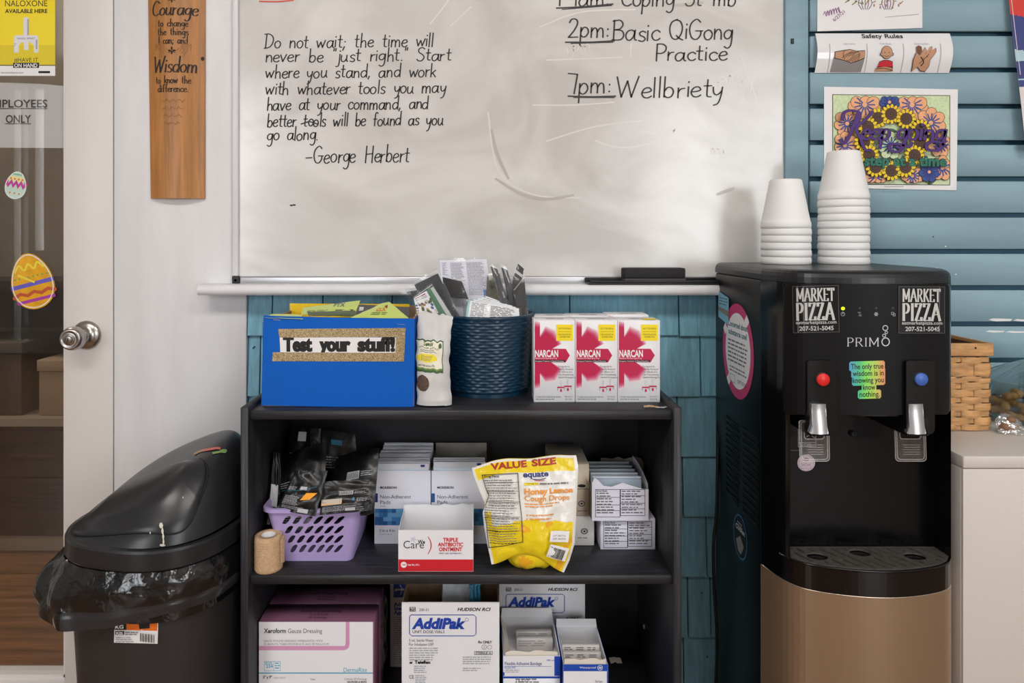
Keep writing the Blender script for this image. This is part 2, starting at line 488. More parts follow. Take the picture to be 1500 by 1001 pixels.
# ================================================================ THE ROOM
FLOORM = M('worn wood floor', (128, 92, 62), .35, var=(3, .25), stretch=(1, 14, 1), bump=(4, .2))
CEILM = M('ceiling paint', (232, 230, 226), .8)
SIDEM = M('side wall paint', (208, 206, 202), .7)
SHING = M('teal shingle paint', (122, 176, 197), .55, var=(14, .10), bump=(22, .6), stretch=(9, 9, 1))
SLATM = M('blue grey slat paint', (132, 164, 177), .5, var=(4, .05), stretch=(1, 1, 5), bump=(90, .08))
BACKT = M('teal backing paint', (60, 104, 124), .7)
DARKW = M('dark brown cabinet', (40, 34, 30), .5, var=(5, .2), stretch=(1, 1, 12))
TAUPE = M('taupe wall', (126, 116, 102), .7, var=(2, .15))

XL, XR, YF, ZC = -5.4, 3.6, -4.8, 2.7


def slab(name, x0, x1, y0, y1, z0, z1, m, bev=0.0, parent=None):
    b = MB(); b.box(x0, x1, y0, y1, z0, z1, m, bev); o = b.build(name, parent)
    if parent is None: structure(o)
    return o


# floor: boards running along the room, carried on into the room behind the door
b = MB()
for i in range(28):
    y0 = YF + i * .25
    b.box(XL, XR, y0 + .002, y0 + .248, -.03, 0.0, FLOORM)
structure(b.build('floor'))
slab('ceiling', XL, XR, YF, 2.2, ZC, ZC + .05, CEILM)
slab('wall_left', XL - .1, XL, YF, 2.2, 0, ZC, SIDEM)
slab('wall_right', XR, XR + .1, YF, 2.2, 0, ZC, SIDEM)
# wall behind the camera with two shop windows
b = MB()
W1, W2 = (-3.72, -1.95), (1.5, 3.3)
SL = [(-4.325, -4.262), (-4.235, -4.195), (-4.130, -4.050)]  # unseen narrow slots shaped to reflect as pale bars in the door pane
for x0, x1, z0, z1 in ((XL, SL[0][0], 0, ZC), (SL[0][1], SL[1][0], 0, ZC), (SL[1][1], SL[2][0], 0, ZC), (SL[2][1], W1[0], 0, ZC), (SL[0][0], SL[0][1], 0, .12), (SL[1][0], SL[1][1], 0, .12), (SL[2][0], SL[2][1], 0, .95), (SL[0][0], SL[2][1], 2.45, ZC), (W1[1], W2[0], 0, ZC), (W2[1], XR, 0, ZC), (W1[0], W1[1], 0, .8), (W1[0], W1[1], 2.45, ZC), (W2[0], W2[1], 0, .4), (W2[0], W2[1], 2.45, ZC)):
    b.box(x0, x1, YF - .15, YF, z0, z1, SIDEM)
structure(b.build('wall_front'))
for n, (x0, x1) in enumerate((W1, W2)):
    b = MB(); xm = (x0 + x1) / 2; zs_ = (.8, .4)[n]
    for a in ((x0, x1, zs_, zs_ + .06), (x0, x1, 2.39, 2.45), (x0, x0 + .06, zs_ + .06, 2.39), (x1 - .06, x1, zs_ + .06, 2.39), (xm - .03, xm + .03, zs_ + .06, 2.39), (x0 + .06, xm - .03, 1.5, 1.54), (xm + .03, x1 - .06, 1.5, 1.54)):
        b.box(a[0], a[1], YF - .1, YF - .04, a[2], a[3], WHITE)
    structure(b.build('window_%d' % (n + 1)))
# unseen ceiling panels added for front fill
for i, (lx, ly) in enumerate(FILL_PANELS):
    t = thing('ceiling_fill_panel', 'white framed unseen ceiling panel added for fill light over the %s side of the room' % ('door' if i == 0 else 'water cooler'), 'ceiling light', (lx, ly, ZC), 'added ceiling fill panels')
    b = MB(); LW = M('fill panel frame', (235, 235, 235), .4)
    for a in ((-.64, .64, -.34, -.30), (-.64, .64, .30, .34), (-.64, -.60, -.30, .30), (.60, .64, -.30, .30)):
        b.box(lx + a[0], lx + a[1], ly + a[2], ly + a[3], ZC - .045, ZC - .001, LW)
    b.build('frame', t)
    b = MB(); b.box(lx - .6, lx + .6, ly - .3, ly + .3, ZC - .035, ZC - .025, M('fill panel diffuser', (255, 244, 226), .6, emit=2.0)); b.build('diffuser', t)

# back wall: shingled in overlapping courses below the ledge
b = MB()
b.box(-.80, XR, .0, .12, 0, ZC, BACKT)
b.box(-1.72, -.80, .0, .12, 2.08, ZC, SIDEM)
b.box(XL, -1.72, .0, .12, 0, ZC, SIDEM)
rs = random.Random(3)
SX0, SX1 = PX(362, 1.49), PX(1187, 1.49)
rows = [Z for Z in [PZ(492 + 88.5 * k, 1.488) for k in range(-6, 7)]]
joints = {0: [(398), (472), (574), (835), (995)], 1: [(380), (1027)], 2: [(993), (1060)], 3: [(1001), (1090)], 4: [(1036), (1100)], 5: [(1042), (1110)]}
for k, zb in enumerate(rows):
    zt = zb + .1315; kk = k - 6
    if zb < 0: continue
    js = joints.get(kk)
    if js: xs = [SX0] + sorted(PX(j, 1.488) for j in js)
    else: xs = [SX0]
    if not js or len(js) < 4:
        x = xs[-1] if js and js[0] > 600 else xs[-1]
        if js and js[0] > 600:
            y = SX0; add = []
            while y < xs[1] - .16: y += rs.uniform(.09, .22); add.append(min(y, xs[1] - .05))
            xs = [SX0] + [a for a in add if a < xs[1] - .03] + xs[1:]
    x = xs[-1]
    while x < SX1 - .1: x += rs.uniform(.09, .22); xs.append(min(x, SX1))
    if xs[-1] < SX1: xs.append(SX1)
    for i in range(len(xs) - 1):
        if xs[i + 1] - xs[i] < .012: continue
        a, c = xs[i] + .0016, xs[i + 1] - .0016; dz = rs.uniform(-.001, .001); t = rs.uniform(.010, .0125)
        v = [(a, -t, zb + dz), (c, -t, zb + dz), (c, -.003, zt + .004), (a, -.003, zt + .004), (a, .0, zb + dz), (c, .0, zb + dz), (c, .0, zt + .004), (a, .0, zt + .004)]
        b.add(v, [(0, 1, 2, 3), (5, 4, 7, 6), (4, 5, 1, 0), (4, 0, 3, 7), (1, 5, 6, 2), (3, 2, 6, 7)], SHING)
        for q in range(rs.choice((0, 1, 1, 2))):          # nail heads
            nx, nz = rs.uniform(a + .01, c - .01), zb + rs.uniform(.085, .11)
            b.lathe([(0, .0085), (.0016, .0085), (.0018, .005)], (nx, 0, nz), BACKT, 8, axis='y')
structure(b.build('wall_back'))

# slatted display wall at the far side, one board between grooves
b = MB(); s0 = PX(1187, 1.47); g = 53.22 * 1.47 / 1000; top0 = PZ(45.6, 1.47)
b.box(s0, XR, -.012, -.001, 0, ZC, BACKT)
for k in range(-16, 18):
    zt = top0 - .0106 - k * g; zb = top0 - (k + 1) * g
    if zt < 0.02: continue
    if zt > ZC: continue
    zb = max(zb, 0)
    b.box(s0, XR, -.030, -.022, zb, zt, SLATM, .001, 1)
    b.box(s0, XR, -.022, -.012, zb + .012, zt - .012, SLATM)
for q in ((1367, 347), (1372, 393), (1383, 396.5), (1400, 402), (1197, 350), (1385, 361)):
    b.disc(PF(1.47), q[0], q[1], 1.3, 1.0, WHITE if q[1] > 350 else INK, 8)
for u0, v0, u1, v1 in ((1448, 466.5, 1483, 471), (1484, 467.5, 1506, 471.2), (1443, 484, 1472, 487.5), (1472, 485, 1512, 488)):
    b.poly(PF(1.47), [(u0, v0 + 2), (u0 + 6, v0), (u1 - 9, v0 + .6), (u1, v0 + 1), (u1 - 3, v1 - .5), (u0 + 12, v1), (u0 + 5, v1 - .8)], WHITE)
structure(b.build('wall_slat'))
# painted strip between the board and the slats
slab('trim_1', PX(1150, 1.475), s0 - .002, -.027, -.0135, 0, ZC, SLATM, .002)

# wide white board between door and shingles, and the rounded white ledge
slab('trim_2', PX(168.5, 1.488), PX(361.5, 1.488), -.016, -.0005, 0, ZC, WHITE, .0012)
b = MB(); D0 = 1.424; lz1 = PZ(418, D0); lz0 = PZ(433, D0); h = (lz1 - lz0) / 2
prof = [(-.0165, lz1), (PY(D0) + .006, lz1)] + [(PY(D0) + h * .8 - h * .8 * sin(pi * t / 8), (lz0 + lz1) / 2 + h * cos(pi * t / 8)) for t in range(1, 8)] + [(PY(D0) + .006, lz0), (-.0165, lz0)]
LX0, LX1 = PX(288, D0), PX(1140, D0)
n = len(prof)
b.add([(LX0, y, z) for y, z in prof] + [(LX1, y, z) for y, z in prof], [(i, i + 1, n + i + 1, n + i) for i in range(n - 1)] + [(n - 1, 0, n, 2 * n - 1), tuple(range(n)), tuple(reversed(range(n, 2 * n)))], WHITE)
structure(b.build('trim_3'))

# ---------------------------------------------------------------- glazed white door at the edge, its knob
DZ0, DZ1 = .01, 2.06; gx1 = PX(95.5, 1.49); dx1 = PX(166, 1.49); gx0 = gx1 - .62; dx0 = gx0 - .11
gz0 = PZ(990, 1.50)
b = MB()
b.box(gx1, dx1, -.012, .03, DZ0, DZ1, DOORW, .0015); b.box(dx0, gx0, -.012, .03, DZ0, DZ1, DOORW, .0015)
b.box(gx0, gx1, -.012, .03, DZ0, gz0, DOORW, .0015); b.box(gx0, gx1, -.012, .03, DZ1 - .12, DZ1, DOORW, .0015)
for a in ((gx1 - .006, gx1, gz0, DZ1 - .12), (gx0, gx0 + .006, gz0, DZ1 - .12)): b.box(a[0], a[1], -.006, .025, a[2], a[3], DOORW)
b.box(gx0, gx1, -.006, .025, gz0, gz0 + .006, DOORW)
door = structure(b.build('door_1'))
b = MB(); b.box(gx0 + .006, gx1 - .006, .008, .012, gz0 + .006, DZ1 - .12, PANE); b.build('pane', door)
STEEL = M('satin nickel', (176, 172, 168), .28, 1.0, bump=(30, .03))
kc = P(127.5, 491, 1.488); b = MB()
b.lathe([(.0315, 0), (.0315, .003), (.029, .007), (.022, .010), (.014, .013), (.0125, .024), (.014, .030), (.021, .036), (.0245, .044), (.0248, .054), (.022, .062), (.017, .0655), (.0165, .0635), (.012, .064), (.009, .066), (0, .066)], (kc.x, -.012, kc.z), STEEL, 40, axis='y')
kn = b.build('knob', door)
b = MB(); b.lathe([(.0075, .0655), (.0075, .068), (.006, .0685), (0, .0685)], (kc.x, -.012, kc.z), M('lock brass', (150, 145, 138), .3, 1.0), 24, axis='y')
b.box(kc.x - .0006, kc.x + .0006, -.0812, -.080, kc.z - .004, kc.z + .004, INK); b.build('keyhole', kn)

# the room beyond the door: planked floor continues, dark cabinet, shelf rail, taupe wall
slab('wall_beyond', -4.5, .5, 1.15, 1.25, 0, ZC, TAUPE)
slab('wall_beyond_side', .5, .6, .12, 1.25, 0, ZC, TAUPE)
t = thing('storage_cabinet', 'dark brown low cabinet in the room beyond the glazed door', 'cabinet', (-1.6, 1.0, 0))
b = MB(); b.box(-2.4, -1.05, .84, 1.14, .06, .44, DARKW); b.box(-2.4, -1.05, .86, 1.14, 0.0, .06, M('pale plinth', (150, 134, 116), .6)); b.build('body', t)
b = MB(); b.box(-2.43, -1.03, .82, 1.145, .44, .466, M('pale plinth', (150, 134, 116), .6)); b.build('top', t)
b = MB()
b.box(-2.4, -1.06, .83, .838, .09, .42, DARKW); b.build('door', t)
for i, (x, z0, z1, c, nm) in enumerate(((-1.72, .467, .72, (70, 60, 52), 'dark brown storage box on the low cabinet beyond the door'), (-1.40, .467, .66, (150, 128, 104), 'tan storage box on the low cabinet beyond the door'))):
    b = MB(); b.box(x - .13, x + .13, .86, 1.12, z0, z1 - .04, M('box %d' % i, c, .7), .004); o = b.build('storage_box'); tag(o, nm, 'box', 'boxes beyond the door')
    b = MB(); b.box(x - .135, x + .135, .855, 1.125, z1 - .04, z1, M('lid %d' % i, tuple(min(255, q + 14) for q in c), .7), .004); b.build('lid', o)
t = thing('wall_shelf', 'dark wall shelf in the room beyond the glazed door', 'shelf', (-1.7, 1.1, 1.0))
b = MB(); b.box(-2.4, -1.05, .88, 1.149, .90, .93, DARKW); b.build('board', t)
b = MB(); b.box(-2.4, -1.05, 1.1, 1.149, .74, .90, DARKW); b.build('rail', t)
area('back_room_fill', (-2.0, .6, 2.6), (0, 0, 0), .5, .3, 11, (1, .9, .78))  # unseen fill light added to brighten the dim room beyond

# ================================================================ THINGS ON THE DOOR AND THE WHITE BOARDS
GF = Fn(lambda u, v, h: Vector((PX(u, 1.507), .008 - h, PZ(v, 1.507))))
b = MB(); b.box(PX(-60, 1.507), PX(80.5, 1.507), .0072, .0079, PZ(111, 1.507), PZ(-110, 1.507), YEL)
f = Fn(lambda u, v, h: Vector((PX(u, 1.506), .0071 - h, PZ(v, 1.506))))
b.rect(f, -60, 95.5, 80.5, 111, PAPER); b.rect(f, -60, 95, 80.5, 96.2, INK)
b.rect(f, -60, 66, 80.5, 95, M('dark yellow ink', (226, 204, 24), .5))
b.text(f, 'NALOXONE', 7, 9, 8.6, INK, w=62); b.text(f, 'AVAILABLE HERE', 7, 18.8, 5.6, INK, w=62, bold=.025)
PL = M('white plastic print', (226, 224, 228), .5); PG = M('grey print', (170, 168, 172), .5)
b.poly(f, [(34, 53), (34, 28), (35, 25.5), (38, 24.5), (41, 25.5), (42, 28), (42, 53)], PL); b.rect(f, 39.5, 28, 42, 53, PG)
b.poly(f, [(20, 77), (20, 54), (23, 51.5), (53, 51.5), (56, 54), (56, 77), (49.5, 77), (49, 67), (46, 63), (41.5, 62), (41.5, 73), (34.5, 73), (34.5, 62), (30, 63), (27, 67), (27, 77)], PL)
b.text(f, 'NASAL SPRAY', 25, 57.5, 2.6, NAVY, w=26); b.text(f, '4 mg', 21.5, 68, 2.4, NAVY, w=5, rot=-80); b.rect(f, 52, 58, 54.5, 72, PG)
b.text(f, '#HAVE IT', 20.5, 90.5, 5.8, INK, w=35); b.rect(f, 19, 91.8, 57, 99.4, INK); b.text(f, 'ON HAND', 20.5, 98.4, 5.4, PAPER, w=34, bold=.02)
b.text(f, 'haveitonhand.com', 1, 107.5, 2.6, INK, w=33); b.rect(f, 56, 104, 73, 107.2, INK)
tag(b.build('safety_poster'), 'yellow naloxone poster fixed to the glass of the white door', 'poster')

b = MB(); f = Fn(lambda u, v, h: Vector((PX(u, 1.514), .0128 - h, PZ(v, 1.514))))
ol = [(-70, 120), (20, 121.5), (60, 123), (94, 126), (94, 217), (-70, 216)]
b.prism([(p[0], p[1]) for p in ol], [], lambda u, v, h: Vector((PX(u, 1.514), .0135 + h, PZ(v, 1.514))), 0, .0006, M('sign paper', (204, 204, 206), .6))
b.text(f, 'EMPLOYEES', 70, 157.5, 11, INK, w=88, al='r', bold=.015); b.rect(f, -18, 158.8, 70, 159.8, INK)
b.text(f, 'ONLY', 9, 180, 11, INK, w=37, bold=.015); b.rect(f, 8, 181, 46, 182, INK)
o = tag(b.build('paper_sign'), 'white employees only sign behind the door glass', 'sign')
b = MB(); b.rect(f, 14, 114, 50, 124, CLEAR); b.build('tape', o)

# egg window clings
def egg(name, cx, cy, rx, ry, rot, base, deco, label):
    b = MB(); rr = R(rot)
    def loc(a, t):
        k = 1 - .18 * t
        x, y = a * rx * k, t * -ry
        return cx + x * cos(rr) - y * sin(rr), cy + x * sin(rr) + y * cos(rr)
    D = 1.5055
    fn = lambda u, v, h: Vector((PX(u, D), .0075 - h, PZ(v, D)))
    out = [loc(cos(2 * pi * k / 36), sin(2 * pi * k / 36)) for k in range(36)]
    b.prism(out, [], fn, 0, .0016, base); b.h = .0018
    class F2: pass
    f2 = Fn(fn); deco(b, f2, loc)
    o = b.build(name); tag(o, label, 'window cling', 'egg window clings')
    b = MB(); b.h = .0019; b.line(f2, [loc(.94 * cos(2 * pi * k / 36), .94 * sin(2 * pi * k / 36)) for k in range(37)], 1.3, M('pale gel', (226, 232, 236), .12)); b.build('rim', o)
GELY = M('amber gel', (224, 164, 22), .15, coat=.6, var=(18, .12)); GELM = M('mint gel', (196, 220, 204), .15, coat=.6)
def d1(b, f, L):
    b.poly(f, [L(-.93, .28), L(.93, .28), L(.72, .62), L(-.72, .62)], M('gel cream', (232, 224, 150), .2))
    MG = M('gel magenta', (190, 60, 150), .2)
    zz = [L(-.95 + 1.9 * k / 8, .08 + (-.16 if k % 2 else .16)) for k in range(9)]; b.line(f, zz, 6.5, MG)
    for k in range(4): x, y = L(-.6 + .4 * k, .44); b.disc(f, x, y, 1.6, 1.6, M('gel orange', (222, 120, 60), .2), 10)
    for k in range(5): x, y = L(-.4 + .2 * k, .78); b.disc(f, x, y, 1.1, 1.1, M('gel green', (84, 170, 90), .2), 8)
    for k in range(3): x, y = L(-.4 + .4 * k, -.58); b.disc(f, x, y, 1.3, 1.3, M('gel orange', (222, 120, 60), .2), 8)
def d2(b, f, L):
    BL = M('gel blue', (104, 92, 190), .2); RD = M('gel rust', (190, 84, 50), .2); PU = M('gel purple', (170, 60, 160), .2); GR = M('gel green', (84, 170, 90), .2); YL = M('gel yellow', (236, 214, 60), .2)
    b.line(f, [L(-.98, -.12), L(.97, -.08)], 6, BL)
    b.line(f, [L(-.93 + 1.86 * k / 6, -.42 + (.05 if k % 2 else -.05)) for k in range(7)], 5, RD)
    b.line(f, [L(-.78, -.68), L(.8, -.66)], 4.5, PU)
    b.line(f, [L(-.75 + 1.5 * k / 6, .5 + (.12 if k % 2 else -.08)) for k in range(7)], 3, YL, smooth=True)
    for k in range(8): x, y = L(-.8 + 1.6 * k / 7, .16); b.disc(f, x, y, 1.4, 1.4, GR, 8)
    b.line(f, [L(-.6, .3), L(.1, -.05)], 3, YL)
egg('egg_cling', 23, 271.5, 15.5, 20.5, 10, GELM, d1, 'small egg cling with magenta zigzag, upper of two on the door glass')
egg('egg_cling', 46.5, 412, 31, 41.5, -13, GELY, d2, 'large amber egg cling with blue stripe on the door glass beside the knob')

# barrel-stave plaque
STAVE = M('stained oak stave', (176, 120, 64), .38, var=(16, .12), stretch=(5, 5, .35), bump=(60, .3))
SD = 1.478
def stave(u, v, h=0.0):
    """u -1..1 across, v photo row"""
    t = (v + 120) / 412.0; xc = PX(258.3 + .006 * v, SD); hw = (.0625 - .0045 * t) ; cv = .014 * (1 - u * u)
    return Vector((xc + u * hw, -.018 - .004 - cv - h, PZ(v, SD)))
b = MB(); b.grid(lambda a, c: stave(a * 2 - 1, -120 + 411 * c), 14, 40, STAVE)
b.grid(lambda a, c: stave(1 - a * 2, -120 + 411 * c) + Vector((0, .018 if True else 0, 0)), 14, 40, STAVE)
for v in (-120, 291):
    b.grid(lambda a, c: stave(a * 2 - 1, v) + Vector((0, .018 * c, 0)), 14, 1, STAVE)
for u in (-1, 1): b.grid(lambda a, c: stave(u, -120 + 411 * c) + Vector((0, .018 * a, 0)), 1, 40, STAVE)
fs = Fn(lambda u, v, h: stave((PX(u, SD) - PX(258.3 + .006 * v, SD)) / .0595, v, h))
BURN = M('burnt lettering', (46, 34, 26), .7); b.h = .0006
b.pen(fs, 'Courage', 258, 25, 21, BURN, 2.5, w=66, al='c', slant=.12, contrast=.28)
b.pen(fs, 'Wisdom', 258.5, 108, 23, BURN, 2.5, w=64, al='c', slant=.12, contrast=.28)
for tx, vv, ww in (('to change', 41.5, 44), ('the things', 54, 45), ('I can; and', 66.5, 43), ('to know the', 124, 52), ('difference.', 136.5, 46)):
    b.pen(fs, tx, 257, vv, 11, BURN, 1.45, w=ww, al='c', contrast=.45, serif=.14, gap=.04)
for cx, cy in ((256, 1.5), (256, 76.5)):
    for a in range(4): b.disc(fs, cx + 3.2 * cos(a * pi / 2), cy + 3.2 * sin(a * pi / 2), 2.6, 1.2, BURN, 10, rot=a * 90)
    b.line(fs, [(cx - 5, cy + 3), (cx, cy + 1), (cx + 5, cy + 3)], .8, BURN)
ETCH = M('faint etching', (150, 98, 48), .4)
for a in (-1, 1):
    for q in range(4): b.line(fs, [(257 + a * (6 + q * 3), 76 + q * 3), (257 + a * (13 + q * 4), 70 - q * 1), (257 + a * (19 + q * 2), 60 + q * 5)], .7, ETCH, smooth=True)
b.disc(fs, 297, 86.5, 2.2, 3, BURN, 10); [b.line(fs, [(241 + k * 3.4 + q, 149 + 11 * q + 2 * sin(k * 2.3 + q)) for k in range(11 - q)], .8, ETCH, smooth=True) for q in range(4)]
tag(b.build('wooden_plaque'), 'stained wooden stave plaque with burnt verse hanging between door and whiteboard', 'plaque')

# ================================================================ WHITEBOARD
t = thing('whiteboard', 'large whiteboard with handwritten quote and class times standing on the white ledge', 'whiteboard', (PX(756, 1.48), -.02, PZ(417, 1.48)))
BD = 1.4795
WB = M('whiteboard enamel', (216, 212, 207), .22, spec=.5)
# smeared marker residue
tr = WB.node_tree; L = tr.links.new; pb = tr.nodes['Principled BSDF']
pb.inputs['Coat Weight'].default_value = .5; pb.inputs['Coat Roughness'].default_value = .16
c = tr.nodes.new('ShaderNodeTexCoord'); mp = tr.nodes.new('ShaderNodeMapping'); mp.inputs['Scale'].default_value = (1.6, 1, 2.2); L(c.outputs['Object'], mp.inputs[0])
n1 = tr.nodes.new('ShaderNodeTexNoise'); n1.inputs['Scale'].default_value = 2.2; n1.inputs['Detail'].default_value = 7; n1.inputs['Distortion'].default_value = 1.2; L(mp.outputs[0], n1.inputs['Vector'])
r1 = tr.nodes.new('ShaderNodeValToRGB'); r1.color_ramp.elements[0].position = .35; r1.color_ramp.elements[0].color = rgb((203, 200, 197)); r1.color_ramp.elements[1].position = .62; r1.color_ramp.elements[1].color = rgb((225, 223, 221))
L(n1.outputs['Fac'], r1.inputs[0]); L(r1.outputs[0], pb.inputs['Base Color'])
bx0, bx1, bz0, bz1 = PX(341, BD), PX(1171, BD), PZ(416.6, BD), 1.90
b = MB(); b.box(bx0 + .004, bx1 - .004, PY(BD) + .002, -.0165, bz0 + .004, bz1, WB)
f = PF(BD + .002); MK = M('dry marker', (40, 38, 40), .5); GH = M('wiped marker trace', (228, 225, 222), .25); SM = M('marker smear', (190, 185, 180), .25)
for q in (((790, 40), (850, 18), (930, 14)), ((800, 88), (860, 86), (912, 84)), ((800, 207), (870, 186), (940, 177)), ((872, 206), (905, 216), (945, 212), (966, 200), (940, 192)),
          ((1085, 80), (1095, 110), (1108, 145)), ((1064, 115), (1070, 140)), ((780, 154), (840, 154), (900, 150)), ((630, 35), (650, 10), (660, -5)), ((660, 38), (690, 10)), ((715, 165), (730, 250), (780, 285), (850, 290)),
          ((830, 70), (832, 78)), ((925, 64), (923, 82)), ((1080, 112), (1094, 150), (1104, 108))):
    b.line(f, list(q), 2.2, GH, smooth=True)
for wd, u, v, s in (('oou', 1040, 225, 14), ('r', 986, 196, 14), ('ety', 1050, 128, 30), ('pm', 838, 75, 22)): b.pen(f, wd, u, v, s, GH, 1.6)
for q in (((720, 190), (728, 225), (745, 262)), ((726, 262), (765, 285), (800, 292), (840, 286)), ((985, 8), (1030, 4)), ((1050, 285), (1075, 276))): b.line(f, list(q), 5, SM, smooth=True, taper=True)
for s_, u, v, sz, wd in (('Do not wait; the time will', 386, 71, 21, 250), ('never be "just right." Start', 388, 91.5, 20, 273), ('where you stand, and work', 388, 115, 20, 250), ('with whatever tools you may', 388, 139, 20, 265),
                         ('have at your command, and', 390, 162, 20, 238), ('better tools will be found as you', 391, 186, 20, 258), ('go along.', 391, 206, 20, 76), ('-George Herbert', 446, 239, 25, 154)):
    b.pen(f, s_, u, v, sz, MK, 2.0, w=wd, slant=.10, jit=.035, rot=-.6, contrast=.75)
b.line(f, [(441, 182), (453, 178), (466, 182)], 1.8, MK); b.line(f, [(380, 2), (405, 2.5), (430, .5)], 2.2, M('red marker', (214, 90, 80), .5), smooth=True)
for s_, u, v, sz, wd in (('11am:', 815, 9, 24, 78), ('Coping Strategies', 908, 9, 26, 270), ('2pm:', 832, 55, 28, 62), ('Basic', 895, 60, 30, 72), ('QiGong', 978, 58, 30, 96), ('Practice', 958, 89, 25, 108), ('7pm:', 830, 137, 30, 66), ('Wellbriety', 902, 143, 30, 158)):
    if s_[0] == 'C': b.pen(f, 'Coping St mb', u, v, sz, MK, 2.4, w=170, slant=.08, jit=.03, contrast=.7)
    else: b.pen(f, s_.replace('11', '1 1'), u, v, sz, MK, 2.4, w=wd, slant=.06, jit=.03, contrast=.7)
for q in ((815, 12, 898, 6), (828, 62, 900, 60), (832, 141, 902, 141)): b.line(f, [(q[0], q[1]), ((q[0] + q[2]) / 2, (q[1] + q[3]) / 2 + 1), (q[2], q[3])], 2, MK); b.line(f, [(q[0] + 8, q[1] + 2), (q[2] - 2, q[3] + 2)], 1.2, MK)
for q in ((427, 301), (431, 300.5)): b.disc(f, q[0], q[1], 2.6, 1.3, MK, 8)
b.build('panel', t)
ALU = M('brushed aluminium', (196, 196, 200), .33, .9, bump=(200, .03)); BLK = M('black plastic', (26, 26, 28), .45)
fd = 1.474
b = MB(); fw = .0165
b.box(bx0, bx0 + fw * .8, PY(fd), -.0163, bz0 + .018, bz1, M('white aluminium', (222, 222, 226), .35), .002)
b.box(bx1 - fw * 1.1, bx1, PY(fd), -.0163, bz0 + .018, bz1, ALU, .003)
b.box(bx0 + .016, bx1 - .016, PY(fd), -.0163, bz0, bz0 + .0175, ALU, .003)
fo = b.build('frame', t)
for x in (bx0, bx1 - .0158):
    b = MB(); b.box(x, x + .0158, PY(fd) - .001, -.0163, bz0, bz0 + .0178, BLK, .002)
    b.lathe([(0, .0), (.003, .0), (.0035, -.001)], (x + .008, PY(fd) - .001, bz0 + .009), ALU, 10, axis='y'); b.build('corner_cap', t)
b = MB(); q = P(1158, 61, fd); b.box(q.x, q.x + .006, q.y - .004, q.y, q.z - .005, q.z + .006, BLK, .001); b.build('clip', t)

# black marker tray resting on the ledge, felt eraser on it
ty0 = PY(1.428); tz = lz1 + .0006
b = MB(); x0, x1 = PX(862, 1.43), PX(1100, 1.43)
b.box(x0, x1, ty0, PY(1.4725), tz, tz + .004, BLK, .001); b.box(x0 + .004, x1, ty0, ty0 + .004, tz + .004, tz + .0085, BLK, .001); b.box(x0 - .001, x1, PY(1.468), PY(1.4725), tz + .004, tz + .013, BLK, .001)
tag(b.build('marker_tray'), 'long black marker tray on the ledge under the whiteboard', 'tray')
ez = tz + .0045; t = thing('board_eraser', 'black felt board eraser lying on the marker tray', 'eraser', (PX(958, 1.44), PY(1.45), ez))
ex0, ex1 = PX(915, 1.435), PX(1005, 1.435)
b = MB(); b.box(ex0, ex1, PY(1.434), PY(1.4672), ez, ez + .008, M('grey felt', (78, 76, 76), .95, bump=(400, .6)), .002); b.build('felt', t)
b = MB(); b.box(ex0 - .0015, ex1 - .001, PY(1.434), PY(1.4672), ez + .008, ez + .030, M('matt black foam', (34, 33, 35), .8), .003); b.build('body', t)

# ================================================================ PAPERS ON THE SLATS
SF = PF(1.4695)
def sheet(name, pts, label, cat_, curl=.0, D=1.4685, pm=None):
    pm = pm or PAPER
    """thin paper sheet with slight curl; returns (MB, print frame)"""
    u0, u1 = min(p[0] for p in pts), max(p[0] for p in pts); v0, v1 = min(p[1] for p in pts), max(p[1] for p in pts)
    def fn(u, v, h): return Vector((PX(u, D), PY(D) - h - curl * math.sin(pi * (v - v0) / (v1 - v0)) , PZ(v, D)))
    b = MB()
    def g(a, c):
        L0 = (pts[0][0] + (pts[3][0] - pts[0][0]) * c, pts[0][1] + (pts[3][1] - pts[0][1]) * c); R0 = (pts[1][0] + (pts[2][0] - pts[1][0]) * c, pts[1][1] + (pts[2][1] - pts[1][1]) * c)
        return L0[0] + (R0[0] - L0[0]) * a, L0[1] + (R0[1] - L0[1]) * a
    b.grid(lambda a, c: fn(*g(a, c), .0004), 8, 20, pm); b.grid(lambda a, c: fn(*g(1 - a, c), .0), 8, 20, pm)
    b.h = .0007
    return b, Fn(fn)
b, f = sheet('drawing', [(1198, -70), (1351, -70), (1351, 41), (1197, 46)], '', '')
PUR = M('purple pen', (96, 52, 120), .6); OLV = M('olive pen', (110, 120, 60), .6); TAN = M('tan pen', (170, 130, 80), .6)
for cx, sz in ((1267, 10), (1300, 9)):
    for k in (-1, -.5, 0, .5, 1): b.line(f, [(cx + k * sz * .3, -8), (cx + k * sz, 4), (cx + k * sz * .5, 14)], 1, PUR, smooth=True)
for q in range(9): b.line(f, [(1242 + q * 10, 2), (1246 + q * 9, -2 + 4 * (q % 3)), (1238 + q * 10, 4 + 3 * (q % 2))], 1.4, OLV if q < 3 else TAN, smooth=True)
for q in range(5): b.disc(f, 1280 + q * 9, 8 + 3 * (q % 2), 1.2, 2.4, TAN, 8)
VP_ = M('violet pen', (130, 40, 130), .6); b.text(f, '6/27/21', 1222, 32, 5, VP_, rot=-40)
for q in range(6): b.line(f, [(1206 + q * 4, 22 - q * 1.6), (1208 + q * 4, 17 - q * 1.2), (1210 + q * 4, 24 - q), (1212 + q * 3, 18 - q)], .8, VP_, smooth=True)
b.line(f, [(1296, 25.5), (1345, 21)], .6, INKL)
tag(b.build('pencil_drawing'), 'white drawing of purple outlined pumpkins at the top of the slatted wall', 'drawing')

